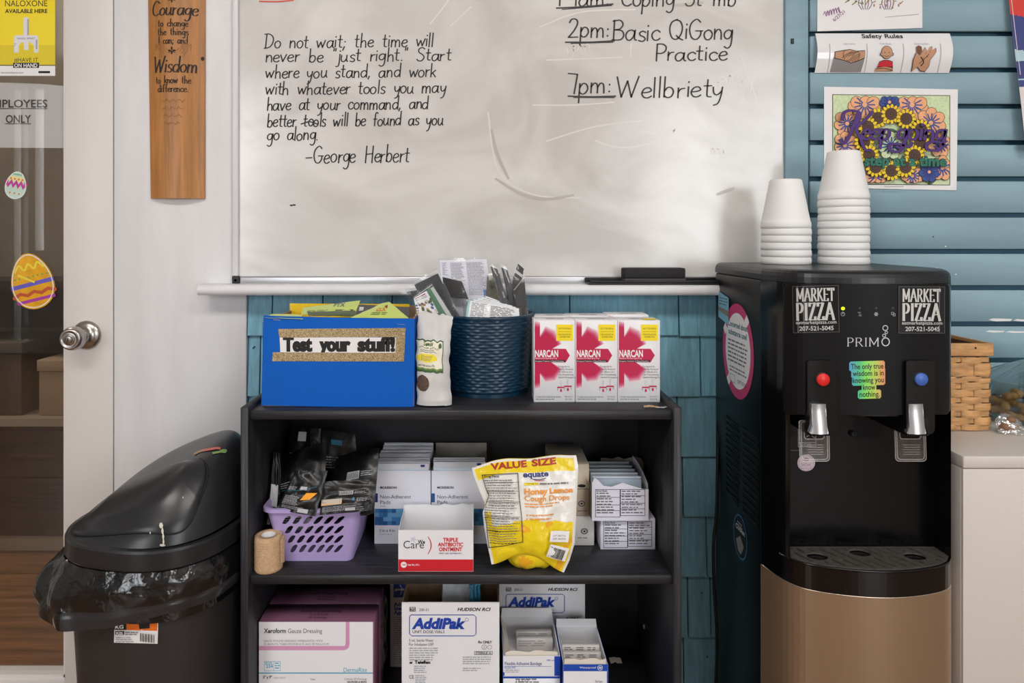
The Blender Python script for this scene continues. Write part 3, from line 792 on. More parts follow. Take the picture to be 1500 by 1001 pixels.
b, f = sheet('rules', [(1194, 49), (1391, 49), (1390, 107), (1193, 107)], '', '', curl=.012, pm=M('laminated paper', (236, 236, 238), .12, coat=.5)); b.cell = (0, 3); b.h = .0014; b.dh = 4e-5
SK1 = M('skin print', (196, 146, 112), .6); SK2 = M('deep skin print', (120, 72, 50), .6)
b.text(f, 'Safety Rules', 1260.5, 57, 6.6, INK, w=60, bold=.015)
for u in (1211, 1265, 1318, 1372): b.rect(f, u, 66, u + .7, 107, INKL, 1, 20)
for u, s_ in ((1240, 'Safe Hands'), (1293, 'Calm Body'), (1345, 'Listening Ears')): b.text(f, s_, u, 67.5, 2.6, INKL, al='c')
b.poly(f, [(1217, 86), (1262, 86), (1260, 106), (1215, 106)], M('grey sleeve', (140, 138, 138), .6))
b.poly(f, [(1218, 78), (1230, 76), (1240, 74.5), (1250, 77), (1262, 76), (1262, 88), (1252, 92), (1243, 94.5), (1233, 91), (1218, 88)], INK)
b.poly(f, [(1219, 79), (1231, 77), (1240, 75.5), (1250, 78), (1261.5, 77), (1261.5, 87), (1251, 91), (1243, 93.5), (1233, 90), (1219, 87)], SK1)
for q in range(4): b.line(f, [(1229 + q * 4.5, 87 - q), (1235 + q * 4, 82 - q * .5), (1243 + q * 3, 78)], .8, INK, smooth=True); b.line(f, [(1236 + q * 4, 92.5 - abs(q - 1.5) * .9), (1241 + q * 3.5, 89 - q), (1246 + q * 3, 83 - q * .6)], .7, INK, smooth=True)
b.line(f, [(1232, 76.5), (1230, 82), (1233, 89)], .7, INK, smooth=True); b.line(f, [(1251, 77), (1254, 84), (1252, 90)], .7, INK, smooth=True)
b.disc(f, 1293.5, 79, 8.2, 9.6, INK); b.disc(f, 1285.6, 82, 2, 2.6, INK); b.disc(f, 1301.4, 82, 2, 2.6, INK); b.disc(f, 1286, 82, 1.4, 2, SK1); b.disc(f, 1301, 82, 1.4, 2, SK1); b.disc(f, 1293.5, 79, 7.5, 8.9, SK1)
b.disc(f, 1290.5, 79.5, .8, .8, INK, 8); b.disc(f, 1296.5, 79.5, .8, .8, INK, 8); b.line(f, [(1290, 84), (1293.5, 85.5), (1297, 84)], .7, INK)
b.poly(f, [(1284, 92), (1290, 90), (1297, 90), (1303, 92), (1306, 105), (1281, 105)], INK); b.poly(f, [(1284.6, 92.7), (1290, 90.8), (1297, 90.8), (1302.4, 92.7), (1305, 99), (1282, 99)], M('red shirt print', (206, 34, 50), .6))
b.poly(f, [(1280, 101), (1293, 99), (1304, 100.5), (1305, 104), (1293, 105), (1280, 105)], SK1); b.line(f, [(1281, 102), (1293, 101), (1304, 103.5)], .8, INK)
for sg, pts in ((SK1, [(1334, 105), (1333, 90), (1336, 80), (1341, 84), (1346, 77), (1349, 72), (1352, 79), (1356, 72), (1359, 71), (1358, 77), (1364, 73), (1364, 79), (1357, 90), (1357, 98), (1353, 105), (1346, 104), (1341, 99)]),):
    cx = sum(p[0] for p in pts) / len(pts); cy = sum(p[1] for p in pts) / len(pts)
    b.poly(f, [(cx + (p[0] - cx) * 1.06, cy + (p[1] - cy) * 1.05) for p in pts], INK); b.poly(f, pts, sg)
b.poly(f, [(1336, 71), (1340, 69), (1344, 71), (1344, 78), (1341, 83), (1336, 78)], SK2)
b.line(f, [(1342, 95), (1349, 88), (1354, 82)], .9, INK, smooth=True); b.line(f, [(1343, 86), (1348, 93), (1345, 98)], 1.6, INK, smooth=True); b.line(f, [(1350, 80), (1347, 88)], .7, INK); b.line(f, [(1356, 78), (1352, 86)], .7, INK)
tag(b.build('rules_strip'), 'curled Safety Rules picture strip tucked into a slat groove', 'poster')

b, f = sheet('page', [(1207, 127), (1403, 131), (1401, 279), (1207, 275)], '', '', curl=.0)
rot = lambda u, v: (u, v + (u - 1305) * .008)
fr2 = Fn(lambda u, v, h: f.pt(*rot(u, v), h))
b.rect(fr2, 1219, 139, 1391.5, 271, INK); b.rect(fr2, 1220, 140, 1390.5, 270, M('pale green crayon', (206, 222, 178), .6, var=(200, .06)))
PEA = M('peach crayon', (238, 174, 128), .6, var=(300, .06)); BLU = M('blue crayon', (52, 78, 150), .6); GRN = M('leaf crayon', (60, 110, 76), .6); SUN = M('sunflower crayon', (240, 206, 30), .6); BRN = M('brown crayon', (84, 54, 40), .6); VIO = M('violet crayon', (78, 40, 124), .6)
b.lay()
for q in range(26):
    u, v = random.uniform(1224, 1386), random.uniform(145, 266); b.disc(fr2, u, v, 6, 2.4, GRN, 8, rot=random.uniform(0, 180)); b.line(fr2, [(u - 9, v), (u, v + 4), (u + 8, v - 3)], .8, INK, smooth=True)
def clipd(u, v): return 1222 < u < 1389 and 142 < v < 268
def flower(cx, cy, r, n, m, cm):
    for k in range(n):
        a = 2 * pi * k / n + .3; u, v = cx + r * .62 * cos(a), cy + r * .62 * sin(a)
        u = min(max(u, 1221 + r * .42), 1389.5 - r * .42); v = min(max(v, 141 + r * .42), 269 - r * .42)
        b.disc(fr2, u, v, r * .44, r * .40, INK, 10, rot=math.degrees(a)); b.disc(fr2, u, v, r * .44 - .7, r * .40 - .7, m, 10, rot=math.degrees(a))
    h = 13
    for k in range(h):
        a = 2 * pi * k / h; e = (cx + r * .62 * cos(a), cy + r * .62 * sin(a))
        if clipd(*e): b.line(fr2, [(cx + r * .12 * cos(a), cy + r * .12 * sin(a)), e], 2.2, cm, taper=True)
    b.disc(fr2, min(max(cx, 1226), 1386), min(max(cy, 144), 266), r * .16, r * .16, PEA, 8)
for cx, cy, r, m in ((1266, 154, 24, PEA), (1335, 154, 24, PEA), (1302, 150, 15, BLU), (1240, 182, 20, PEA), (1362, 180, 22, PEA), (1236, 214, 20, PEA), (1376, 212, 18, PEA), (1243, 244, 18, PEA), (1378, 246, 18, PEA), (1334, 258, 16, PEA), (1280, 260, 16, PEA), (1302, 214, 20, M('pale green crayon', (206, 222, 178), .6)), (1358, 252, 15, BLU)):
    flower(cx, cy, r, 7, m, BLU if m != BLU else NAVY)
for cx, cy in ((1283, 174), (1302, 168), (1324, 175), (1268, 187), (1345, 190), (1262, 209), (1343, 211), (1269, 228), (1335, 228), (1278, 246), (1301, 251), (1321, 246)):
    for k in range(13):
        a = 2 * pi * k / 13; u, v = cx + 11 * cos(a), cy + 11 * sin(a)
        b.disc(fr2, u, v, 4.4, 2.9, INK, 8, rot=math.degrees(a)); b.disc(fr2, u, v, 3.8, 2.3, SUN, 8, rot=math.degrees(a))
    b.disc(fr2, cx, cy, 9, 9, INK, 16); b.disc(fr2, cx, cy, 8.4, 8.4, BRN, 16); b.line(fr2, [(cx + k * .5 * cos(k * .9), cy + k * .5 * sin(k * .9)) for k in range(13)], .7, INK, smooth=True)
for mm, wd in ((INK, 5.6), (VIO, 4.2)):
    b.pen(fr2, 'eep', 1256, 206, 30, mm, wd, w=42, slant=.15, contrast=.5); b.pen(fr2, 'going', 1307, 206, 30, mm, wd, w=72, slant=.15, contrast=.5)
    for q in (((1253, 166), (1246, 185), (1239, 202), (1231, 212), (1226, 207)), ((1229, 178), (1232, 167), (1244, 164), (1254, 168), (1252, 180), (1243, 190)), ((1273, 166), (1262, 178), (1250, 190), (1256, 205), (1262, 220), (1271, 222)), ((1320, 206), (1314, 222), (1300, 222), (1298, 214), (1310, 212), (1326, 216), (1330, 210)), ((1378, 206), (1370, 220), (1354, 220), (1352, 212), (1366, 208), (1380, 215))):
        b.line(fr2, list(q), wd, mm, .6, smooth=True)
for mm, bo in ((INK, .075), (M('sea green crayon', (34, 116, 96), .6), .035)): b.text(fr2, 'step at a time', 1261, 243.5, 14, mm, w=120, bold=bo)
b.rect(fr2, 1290, 273.5, 1318, 274.6, INKL)
o = tag(b.build('colouring_page'), 'crayon coloured Keep going page of flowers taped to the slatted wall', 'picture')
b = MB(); b.h = .0012; b.rect(f, 1395, 268, 1408, 282, CLEAR, rot=40); b.build('tape', o)

# printed banner hanging at the far edge, standing a little off the slats
t0 = PF(1.452); b = MB()
BN = M('banner red', (214, 52, 40), .6); BB = M('banner navy', (50, 60, 126), .6); BW = M('banner white', (226, 218, 218), .6); BS = M('banner sky', (176, 208, 220), .6)
def bf(u, v, h): return Vector((PX(u, 1.452), PY(1.452) - h - .006 * sin(u * .08 + v * .004), PZ(v, 1.452)))
def edge(v): return 1480 + (v + 5) * .085
def bmat(a, c):
    v = -120 + 340 * c; u = edge(v) + a * 120
    if v < 20 + (u - 1482) * .35: return BN
    if 73 + (u - 1488) * .25 < v < 91: return BS
    if 116 < v < 118: return BS
    if v < 130 - (u - 1490) * .45: return BB
    return BW
b.grid(lambda a, c: bf(edge(-120 + 340 * c) + a * 120, -120 + 340 * c, .0005), 60, 170, BW, matfn=bmat); b.grid(lambda a, c: bf(edge(-120 + 340 * c) + (1 - a) * 120, -120 + 340 * c, 0), 20, 60, BW)
b.h = .0008; b.line(Fn(bf), [(edge(v) + 3, v) for v in range(-110, 130, 20)], .7, BW)
tag(b.build('hanging_banner'), 'red and navy fabric banner hanging at the edge of the slatted wall', 'banner')
# ================================================================ BOOKSHELF
ZT = PZ(601, 1.20); ZM = PZ(842, 1.20); ZB = ZM - .2892
def oak(n, st): return M(n, (36, 36, 40), .38, bump=(60, .25), var=(16, .34), stretch=st)
OV = oak('black oak upright', (9, 9, .45)); OH = oak('black oak board', (.45, 9, 9)); OB = M('black oak backing', (28, 29, 35), .5, var=(10, .12), stretch=(6, 6, .6))
hx0, hx1 = PX(352, 1.19), PX(998.5, 1.19); yf, yb = PY(1.19), PY(1.474); st = .0135
t = thing('bookshelf', 'low black wood bookshelf filled with first aid boxes under the whiteboard', 'bookshelf', ((hx0 + hx1) / 2, (yf + yb) / 2, 0))
for x in (hx0, hx1 - st):
    b = MB(); b.box(x, x + st, yf, yb, 0, ZT + .007, OV, .0012, 1); b.build('side_panel', t)
for z, nm in ((ZT, 'top_board'), (ZM, 'shelf_board'), (ZB, 'shelf_board')):
    b = MB(); b.box(hx0 + st + .0002, hx1 - st - .0002, yf + .008, yb - .0085, z - .0165, z, OH, .0012, 1); b.build(nm, t)
b = MB(); b.box(hx0 + st + .0002, hx1 - st - .0002, yf + .03, yf + .045, 0.001, ZB - .017, OH, .001); b.build('kick_board', t)
b = MB(); b.box(hx0 + st * .5, hx1 - st * .5, yb - .008, yb - .003, .002, ZT - .0005, OB); b.build('back_panel', t)
PIN = M('shelf pin', (190, 188, 180), .3, .8)
for z in (PZ(733, 1.40), PZ(786, 1.40), PZ(910, 1.42)):
    for y in (PY(1.40),):
        b = MB(); b.box(hx1 - st - .004, hx1 - st, y - .003, y + .003, z - .004, z + .004, PIN, .001); b.build('shelf_pin', t)

# ---------------------------------------------------------------- helpers for cartons
def carton(b, x0, x1, y0, y1, z0, z1, m, inner=None, open_=True, wall=.0016, front=None, left=None, right=None, back=None, bev=.0008):
    """carton with thin walls; each wall may end at its own height"""
    inner = inner or m
    if not open_: b.box(x0, x1, y0, y1, z0, z1, m, bev, 1); return
    b.box(x0, x1, y0, y0 + wall, z0, front or z1, m); b.box(x0, x1, y1 - wall, y1, z0, back or z1, inner)
    b.box(x0, x0 + wall, y0 + wall, y1 - wall, z0, left or z1, inner); b.box(x1 - wall, x1, y0 + wall, y1 - wall, z0, right or z1, inner)
    b.box(x0 + wall, x1 - wall, y0 + wall, y1 - wall, z0, z0 + wall, inner)


def torn(x0, x1, base, amp, n, seed):
    r = random.Random(seed); p = [(x0 + (x1 - x0) * k / n, base + r.uniform(-amp, amp)) for k in range(n + 1)]; return p


def wallpoly(b, pts, y0, y1, m):
    """upright board whose outline is given in x, z"""
    b.prism(pts, [], lambda u, v, h: Vector((u, h, v)), y1, y0, m)


# ---------------------------------------------------------------- blue test-kit box
Df = 1.222; x0, x1 = PX(384, Df), PX(607, Df); zt = PZ(466, Df); y0, y1 = PY(Df), PY(1.402)
BLUE = M('blue poster board', (0, 92, 190), .62, spec=.25, var=(6, .04), bump=(160, .05))
t = thing('test_kit_box', 'blue cardboard box of test packets with gold glitter tape on the bookshelf top', 'box', ((x0 + x1) / 2, (y0 + y1) / 2, ZT))
b = MB(); carton(b, x0 + .001, x1 - .001, y0 + .002, y1, ZT + .0008, zt - .001, KRAFT, KRAFT, wall=.003, back=PZ(448, 1.40), left=zt - .006, right=zt - .002); b.build('carton', t)
b = MB(); f = PF(Df)
fo = [(386.5, 462), (400, 463), (500, 465.5), (606.5, 467), (607, 520), (605, 598), (500, 597), (383, 594), (385, 520)]
b.prism(fo, [], lambda u, v, h: Vector((PX(u, Df), y0 - h, max(ZT + .0004, PZ(v, Df)))), -.001, .0012, BLUE)
b.box(x0 + .0002, x0 + .001, y0 + .002, y1, ZT + .001, zt - .008, BLUE); b.box(x1 - .001, x1, y0 + .002, y1, ZT + .001, zt - .004, BLUE)
b.h = .0016
for u, v in ((406, 468.5), (588, 475)): b.line(f, [(u - 5, v), (u + 5, v + .4)], .8, M('staple', (180, 185, 195), .3, .9))
b.build('blue_front', t)
GOLD = M('gold glitter tape', (176, 142, 82), .35, .35)
tr = GOLD.node_tree; vo = tr.nodes.new('ShaderNodeTexVoronoi'); vo.inputs['Scale'].default_value = 1900; co = tr.nodes.new('ShaderNodeTexCoord'); tr.links.new(co.outputs['Object'], vo.inputs['Vector'])
hs = tr.nodes.new('ShaderNodeSeparateColor'); tr.links.new(vo.outputs['Color'], hs.inputs[0]); rr_ = tr.nodes.new('ShaderNodeValToRGB'); rr_.color_ramp.elements[0].color = rgb((112, 84, 42)); rr_.color_ramp.elements[1].color = rgb((250, 232, 186)); rr_.color_ramp.elements[0].position = .25
tr.links.new(hs.outputs[0], rr_.inputs[0]); tr.links.new(rr_.outputs[0], tr.nodes['Principled BSDF'].inputs['Base Color'])
def tape(pts, h):
    b = MB(); b.prism(pts, [], lambda u, v, hh: f.pt(u, v, hh), .0013, h, GOLD); b.build('gold_tape', t)
b = MB(); b.prism([(410, 493.5), (581, 494.5), (581, 517), (411, 516)], [], lambda u, v, hh: f.pt(u, v, hh), .0013, .0017, PAPER); b.h = .0019
[(b.text(f, 'Test', 415.4 + q, 514, 19.5, INK, w=42, bold=.045), b.text(f, 'your', 468.4 + q, 514, 19.5, INK, w=45, bold=.045), b.text(f, 'stuff!', 524.4 + q, 514, 19.5, INK, w=54, bold=.045)) for q in (-.7, 0, .7)]; b.build('title_strip', t)
tape([(408, 482), (594, 480.5), (594, 493.5), (410, 494.5)], .0022); tape([(400, 516), (592, 517), (591, 529.5), (399, 529)], .0022); tape([(581, 481), (594.5, 480.5), (592, 529.5), (579, 529.5)], .0026)
b = MB(); yk = PY(1.399); wallpoly(b, [(PX(425, 1.4), zt - .02), (PX(600, 1.4), zt - .02), (PX(600, 1.4), PZ(445.5, 1.4)), (PX(425, 1.4), PZ(444.5, 1.4))], yk - .0012, yk - .0004, M('yellow flap', (246, 206, 20), .5)); b.build('back_flap', t)
b = MB(); q = [(x0 + .001, y0 + .004, zt - .006), (PX(444, Df), y0 - .0045, PZ(467.5, Df)), (PX(441, Df), y0 - .002, PZ(461, Df)), (x0 + .02, y0 + .03, zt - .004)]
# lime packets lying in the box
LIME = M('lime foil packet', (196, 214, 112), .35, bump=(50, .3)); DKG = M('dark green print', (60, 84, 40), .5); ORR = M('orange print', (216, 96, 40), .5); RDB = M('red brown print', (150, 44, 32), .5); BLKP = M('black packet', (30, 30, 32), .4)
def flatpack(name, corners, m, label, decos, group, thick=.004, n=10):
    """soft flat packet from its four corners (bottom-left, bottom-right, top-right, top-left as seen)"""
    A, Bq, C, Dq = [Vector(c) for c in corners]; N = (Bq - A).cross(Dq - A).normalized()
    if N.y > 0: N = -N
    def s(a, c, h=0.0, side=1):
        p = (A * (1 - a) + Bq * a) * (1 - c) + (Dq * (1 - a) + C * a) * c
        puff = thick * (max(0, sin(pi * min(max(a, 0), 1))) * max(0, sin(pi * min(max(c, 0), 1)))) ** .5
        wr = .0012 * noise.noise(p * 60) 
        return p + N * (side * puff * .5 + wr + h)
    b = MB(); b.grid(lambda a, c: s(a, c), n, n, m); b.grid(lambda a, c: s(1 - a, c, 0, -1), n, n, m)
    b.h = .0004; decos(b, Fn(lambda u, v, h: s(u, 1 - v, h)))
    o = b.build(name); tag(o, label, 'packet', group); return o
def W(px, py, D): return P(px, py, D)
def p1(b, f): b.text(f, 'FTX', .56, .42, .28, INKG, w=.2, bold=.03); b.rect(f, .62, .66, .95, .74, DKG); b.bars(f, .1, .62, .5, 3, .09, DKG, seed=3)
def p2(b, f): b.poly(f, [(.55, .3), (.72, .2), (.66, .45)], RDB); b.text(f, 'CLX', .35, .62, .22, ORR, w=.26, bold=.03); b.bars(f, .3, .7, .7, 2, .09, DKG, seed=5)
def p0(b, f): pass
GP = 'test packets in the blue box'
flatpack('test_packet', [W(441, 461, 1.26), W(519, 462, 1.26), W(528, 440, 1.31), W(444, 451, 1.32)], LIME, 'lime packet lying nearest the yellow flap in the blue box', p1, GP)
flatpack('test_packet', [W(512, 466, 1.235), W(600, 467, 1.235), W(570, 442, 1.29), W(556, 446, 1.29)], LIME, 'lime packet with red triangle print peeking from the blue box', p2, GP)
flatpack('test_packet', [W(388, 466, 1.2185), W(444, 468, 1.2185), W(442, 461, 1.235), W(398, 460, 1.25)], LIME, 'lime packet corner folded over the front edge of the blue box', p0, GP, .001)
flatpack('test_packet', [W(520, 464, 1.29), W(600, 466, 1.29), W(600, 450, 1.36), W(524, 446, 1.36)], BLKP, 'black packet with white square behind lime packets in the blue box', lambda b, f: b.rect(f, .05, .25, .13, .6, PAPER), GP)
flatpack('test_packet', [W(452, 463, 1.245), W(524, 464, 1.245), W(520, 455, 1.27), W(450, 457, 1.27)], M('dark green packet', (64, 82, 44), .4), 'dark green packet under the lime one in the blue box', p0, GP, .003)

# ---------------------------------------------------------------- white seed pouch
def surf(x0, x1, zb, zt, yb_, thick, lean=0.0, seed=0, wr=.002, edge=None, pw=.5, prof=None):
    """soft bag surface s(u, v, h, side): u across, v down, side 1 front"""
    def s(u, v, h=0.0, side=1):
        uc, vc = min(max(u, 0), 1), min(max(v, 0), 1)
        x = x0 + (x1 - x0) * u; z = zt + (zb - zt) * v
        if edge:
            dx, dz = edge(u, v); x += dx; z += dz
        pf = prof(vc) if prof else max(0, sin(pi * vc)) ** pw
        puff = thick * (max(0, sin(pi * uc)) ** .6) * pf
        w_ = wr * noise.noise(Vector((x * 45 + seed, z * 45, side * 3.1))) * (max(0, sin(pi * uc)) ** .3)
        return Vector((x, yb_ + lean * (1 - v) - side * puff * .5 - (w_ + h) * side, z))
    return s
t = None
sx0, sx1 = PX(607.5, 1.212), PX(661, 1.212)
POUCH = M('white matte pouch', (206, 205, 204), .4, bump=(70, .25, .003))
def pe(u, v): return ((.004 * noise.noise(Vector((0, v * 7, 3))) + (-.0035 * sin(pi * v) if u > .5 else .002)) * abs(u - .5) * 2 + (.002 if v < .04 else 0), (.004 * noise.noise(Vector((u * 9, 5, 1))) - .007 * u - .006 * max(0, u - .6)) * (1 - v) + (-.001 if v > .98 and u > .8 else 0))
s = surf(sx0, sx1, ZT + .0035, PZ(457.5, 1.23), PY(1.229), .030, .012, 4, .0025, pe, prof=lambda v: min(1, v * 1.5 + .12) ** .8 if v < .97 else .9)
b = MB(); b.grid(lambda a, c: s(a, c), 24, 50, POUCH); b.grid(lambda a, c: s(1 - a, c, 0, -1), 24, 50, POUCH)
b.grid(lambda a, c: s(a, 1, 0, 1) * (1 - c) + s(a, 1, 0, -1) * c, 24, 2, POUCH); b.grid(lambda a, c: s(a, 0, 0, -1) * (1 - c) + s(a, 0, 0, 1) * c, 24, 2, POUCH)
po = tag(b.build('seed_pouch'), 'white stand-up pouch with green label and seed window between blue box and blue basket', 'pouch')
def sub(s, side=1):  # print frame on a soft surface
    return Fn(lambda u, v, h: s(u, v, h, side))
b = MB(); b.h = .0006; b.dh = 1.2e-4; f = sub(s); LG = M('label green', (62, 92, 52), .5); CRM = M('label cream', (232, 228, 206), .55)
b.rect(f, -.01, .29, .80, .64, LG, 30, 30); b.rect(f, -.01, .305, .775, .60, CRM, 30, 30); b.rect(f, -.01, .595, .775, .615, M('grass print', (110, 140, 70), .6), 30, 3)
b.pen(f, 'Seeds', .34, .35, .045, LG, .011, w=.28, al='c', slant=.2); b.text(f, 'Whole pouch', .06, .385, .022, INK, w=.6); b.bars(f, .1, .40, .65, 2, .018, INKG, seed=2)
b.sdisc(f, .32, .485, .3, .045, M('label yellow', (238, 216, 30), .5), 26); b.bars(f, .15, .46, .5, 4, .015, INKG, rag=.4, seed=8); b.text(f, 'eat well every day', .05, .575, .022, INK, w=.5)
b.disc(f, .70, .35, .05, .03, LG, 10)
b.build('label', po)
b = MB(); b.h = .0009; b.sdisc(f, .19, .76, .19, .088, M('brown seeds', (96, 74, 62), .5, bump=(900, 1.0), var=(500, .3)), 30); b.build('window', po)

# ---------------------------------------------------------------- blue woven planter basket with bagged kits
bc = Vector((PX(713, 1.362), PY(1.362), ZT)); rt, rb_ = .0925, .0835; bh = PZ(467, 1.27) - ZT
WEAVE = M('navy woven plastic', (10, 48, 72), .33, coat=.15)
t = thing('woven_planter', 'round navy blue woven plastic planter holding bagged leaflets on the bookshelf top', 'planter', bc)
b = MB(); NU, NV = 144, 96
def bw(a, c):
    th = 2 * pi * a; z = bh * c; r = rb_ + (rt - rb_) * c
    if c < .06: r -= .002
    elif c > .965: r += .0015
    else:
        row = (c - .06) / .905 * 24; k = int(row); fz = row - k
        r += .0019 * (sin(pi * fz) ** .6) * (1 + .55 * sin(th * 24 + pi * k)) - .0006
    return Vector((bc.x + r * cos(th), bc.y + r * sin(th), ZT + .0004 + z))
b.grid(bw, NU, NV, WEAVE)
b.lathe([(rt + .0015, bh), (rt - .003, bh + .0015), (rt - .005, bh - .004), (rb_ - .004, .006), (0, .005)], (bc.x, bc.y, ZT), WEAVE, 72); b.lathe([(0, .0006), (rb_ - .002, .0006)], (bc.x, bc.y, ZT), WEAVE, 72)
b.build('body', t)
b = MB(); b.lathe([(rt + .0012, bh - .004), (rt + .0032, bh - .001), (rt + .002, bh + .002), (rt - .003, bh + .0022)], (bc.x, bc.y, ZT), WEAVE, 72); b.build('rim', t)

def bagged(name, corners, label, inner, group='bagged kits in the navy planter', film=CLEAR, thick=.006, catg='bag', marg=.0):
    """clear zip bag with a card inside; corners bl, br, tr, tl; inner(list of (u0,v0,u1,v1,material,decor))"""
    A, Bq, C, Dq = [Vector(c) for c in corners]; N = (Bq - A).cross(Dq - A).normalized()
    if N.y > 0: N = -N
    def s(a, c, h=0.0, puff=1):
        p = (A * (1 - a) + Bq * a) * c + (Dq * (1 - a) + C * a) * (1 - c)
        q = thick * (max(0, sin(pi * min(max(a, 0), 1))) * max(0, sin(pi * min(max(c, 0), 1)))) ** .5
        return p + N * (h + q * .5 * puff + .0018 * noise.noise(p * 50 + Vector((thick * 900, 0, 0))) * (1 if puff else .25))
    b = MB(); b.grid(lambda a, c: s(a, c), 12, 12, film); b.grid(lambda a, c: s(1 - a, c, 0, -1), 12, 12, film)
    b.h = .0005; g = Fn(lambda u, v, h: s(u, v, h)); b.line(g, [(.03, .05), (.97, .05)], .012, M('zip seal', (220, 224, 226), .3))
    o = b.build(name); tag(o, label, catg, group)
    for nm, (u0, v0, u1, v1), m, deco in inner:
        k = MB(); k.grid(lambda a, c: s(u0 + (u1 - u0) * a, v0 + (v1 - v0) * c, .0004, 0), 6, 6, m); k.grid(lambda a, c: s(u1 + (u0 - u1) * a, v0 + (v1 - v0) * c, -.0008, 0), 6, 6, m)
        k.h = .0007
        if deco: deco(k, Fn(lambda u, v, h: s(u0 + (u1 - u0) * u, v0 + (v1 - v0) * v, h, 0)))
        k.build(nm, o)
    return o
DKC = M('charcoal card', (40, 41, 45), .45, var=(14, .3)); BKC = M('black card', (14, 13, 13), .5)
def broch(k, g):
    k.rect(g, .0, .0, 1, .28, PAPER); k.rect(g, .06, .05, .75, .09, M('maroon ink', (130, 40, 60), .5)); k.bars(g, .06, .13, .8, 2, .05, INKG)
    rr = random.Random(5)
    for q in range(30):
        u, v = rr.uniform(.04, .9), rr.uniform(.3, .95); k.disc(g, u, v, .07, .06, M('photo %d' % (q % 6), [(150, 112, 92), (196, 160, 60), (84, 96, 140), (90, 70, 60), (206, 196, 188), (70, 90, 60)][q % 6], .5), 8)
    k.rect(g, .9, 0, 1, 1, M('brochure green', (74, 122, 90), .5))
def lines(k, g):
    k.bars(g, .05, .04, .16, 12, .018, INKG, fill=.4, rag=.6, seed=3); k.bars(g, .22, .05, .5, 26, .021, INKG, seed=7); k.bars(g, .56, .05, .93, 26, .021, INKG, seed=9)
    k.rect(g, .86, .50, 1, .62, M('leaflet blue', (120, 160, 216), .5)); k.disc(g, .80, .70, .075, .05, M('leaflet rust', (176, 74, 50), .5)); k.bars(g, .40, .66, .7, 14, .022, INKG, seed=12)
def lines2(k, g): k.bars(g, .08, .06, .4, 12, .07, INKG, seed=21); k.bars(g, .45, .1, .92, 10, .08, INK, seed=23); k.rect(g, 0, 0, .04, 1, M('pale teal ink', (150, 196, 196), .5))
LEAF = M('leaflet lilac', (226, 224, 236), .6)
bagged('zip_bag', [W(628, 462, 1.335), W(676, 470, 1.335), W(650, 412, 1.335), W(582, 426, 1.345)], 'zip bag holding black card behind the leaflet bag at the planter rim', [('card', (.12, .1, .9, .9), DKC, None)])
bagged('zip_bag', [W(618, 457, 1.318), W(676, 467, 1.318), W(640, 392, 1.33), W(598, 417, 1.33)], 'large zip bag with charcoal card leaning over the planter rim beside the pouch', [('card', (.16, .1, .95, .92), DKC, None)], thick=.008)
bagged('zip_bag', [W(608, 462, 1.298), W(668, 470, 1.298), W(632, 414, 1.306), W(604, 436, 1.306)], 'zip bag with photo brochure in front of the large charcoal bag', [('brochure', (.06, .1, .72, .98), PAPER, broch), ('leaflet', (.73, .06, .84, .98), M('brochure green', (74, 122, 90), .5), None), ('card', (.84, .1, .97, .98), M('pale grey card', (190, 190, 190), .5), None)])
bagged('zip_bag', [W(708, 470, 1.362), W(738, 470, 1.362), W(733, 396, 1.386), W(713, 400, 1.386)], 'zip bag with olive photo card between upright leaflet and dark bags', [('card', (.05, .06, .95, .94), M('olive photo card', (84, 84, 66), .45, var=(40, .5)), None)])
bagged('leaflet_bag', [W(650, 472, 1.375), W(724, 472, 1.375), W(714, 377, 1.40), W(642, 379, 1.40)], 'upright bag of a lilac printed leaflet at the rear of the planter', [('leaflet', (.02, .03, .98, .98), LEAF, lines)])
bagged('zip_bag', [W(650, 470, 1.352), W(700, 470, 1.352), W(676, 408, 1.365), W(646, 400, 1.365)], 'zip bag with black card in front of the upright leaflet', [('card', (.06, .08, .96, .50), BKC, None)])
for i, (c4, nm) in enumerate((([W(738, 470, 1.335), W(754, 469, 1.335), W(728, 390, 1.36), W(716, 385, 1.36)], 'dark zip bag nearest the upright leaflet on the planter'),
        ([W(750, 470, 1.35), W(765, 468, 1.35), W(743, 392, 1.375), W(732, 386, 1.375)], 'second dark zip bag beside the upright leaflet on the planter'),
        ([W(738, 440, 1.367), W(758, 450, 1.367), W(769, 391, 1.392), W(759, 382, 1.392)], 'tallest black zip bag with striped top on the planter'),
        ([W(758, 470, 1.332), W(775, 466, 1.332), W(769, 402, 1.352), W(752, 424, 1.352)], 'black zip bag at the planter rim next to the white boxes'))):
    bagged('zip_bag', c4, nm, [('card', (.10, .06, .92, .94), BKC if i > 1 else DKC, (lambda k, g: k.rect(g, .0, .18, 1, .26, M('pale grey card', (190, 190, 190), .5))) if i == 2 else None)])
for i in range(5):
    bagged('leaflet_bag', [W(676 + i * 5, 474 - i * 1.5, 1.305 + i * .008), W(766 - i * .5, 470 - i, 1.30 + i * .008), W(764 - i * 6, 452 - i * 2.2, 1.32 + i * .008), W(682 + i * 7, 438 - i * 1.6, 1.32 + i * .008)],
           ['front leaflet bag lying across the planter opening', 'second leaflet bag of the fanned row in the planter', 'third leaflet bag of the fanned row in the planter', 'fourth leaflet bag of the fanned row in the planter', 'rearmost leaflet bag of the fanned row in the planter'][i],
           [('leaflet', (.05, .05, .95, .95), PAPER, lines2)], 'fanned leaflet bags in the planter', thick=.003)
b = MB(); s2 = lambda a, c: Vector((PX(768, 1.33) + .014 * a + .002 * sin(c * 9), PY(1.32) + .02 * a, ZT + bh - .004 + .018 * c + .003 * sin(a * 7)))
b.grid(s2, 6, 6, CLEAR); tag(b.build('clear_film'), 'crumpled clear film at the planter rim', 'film')

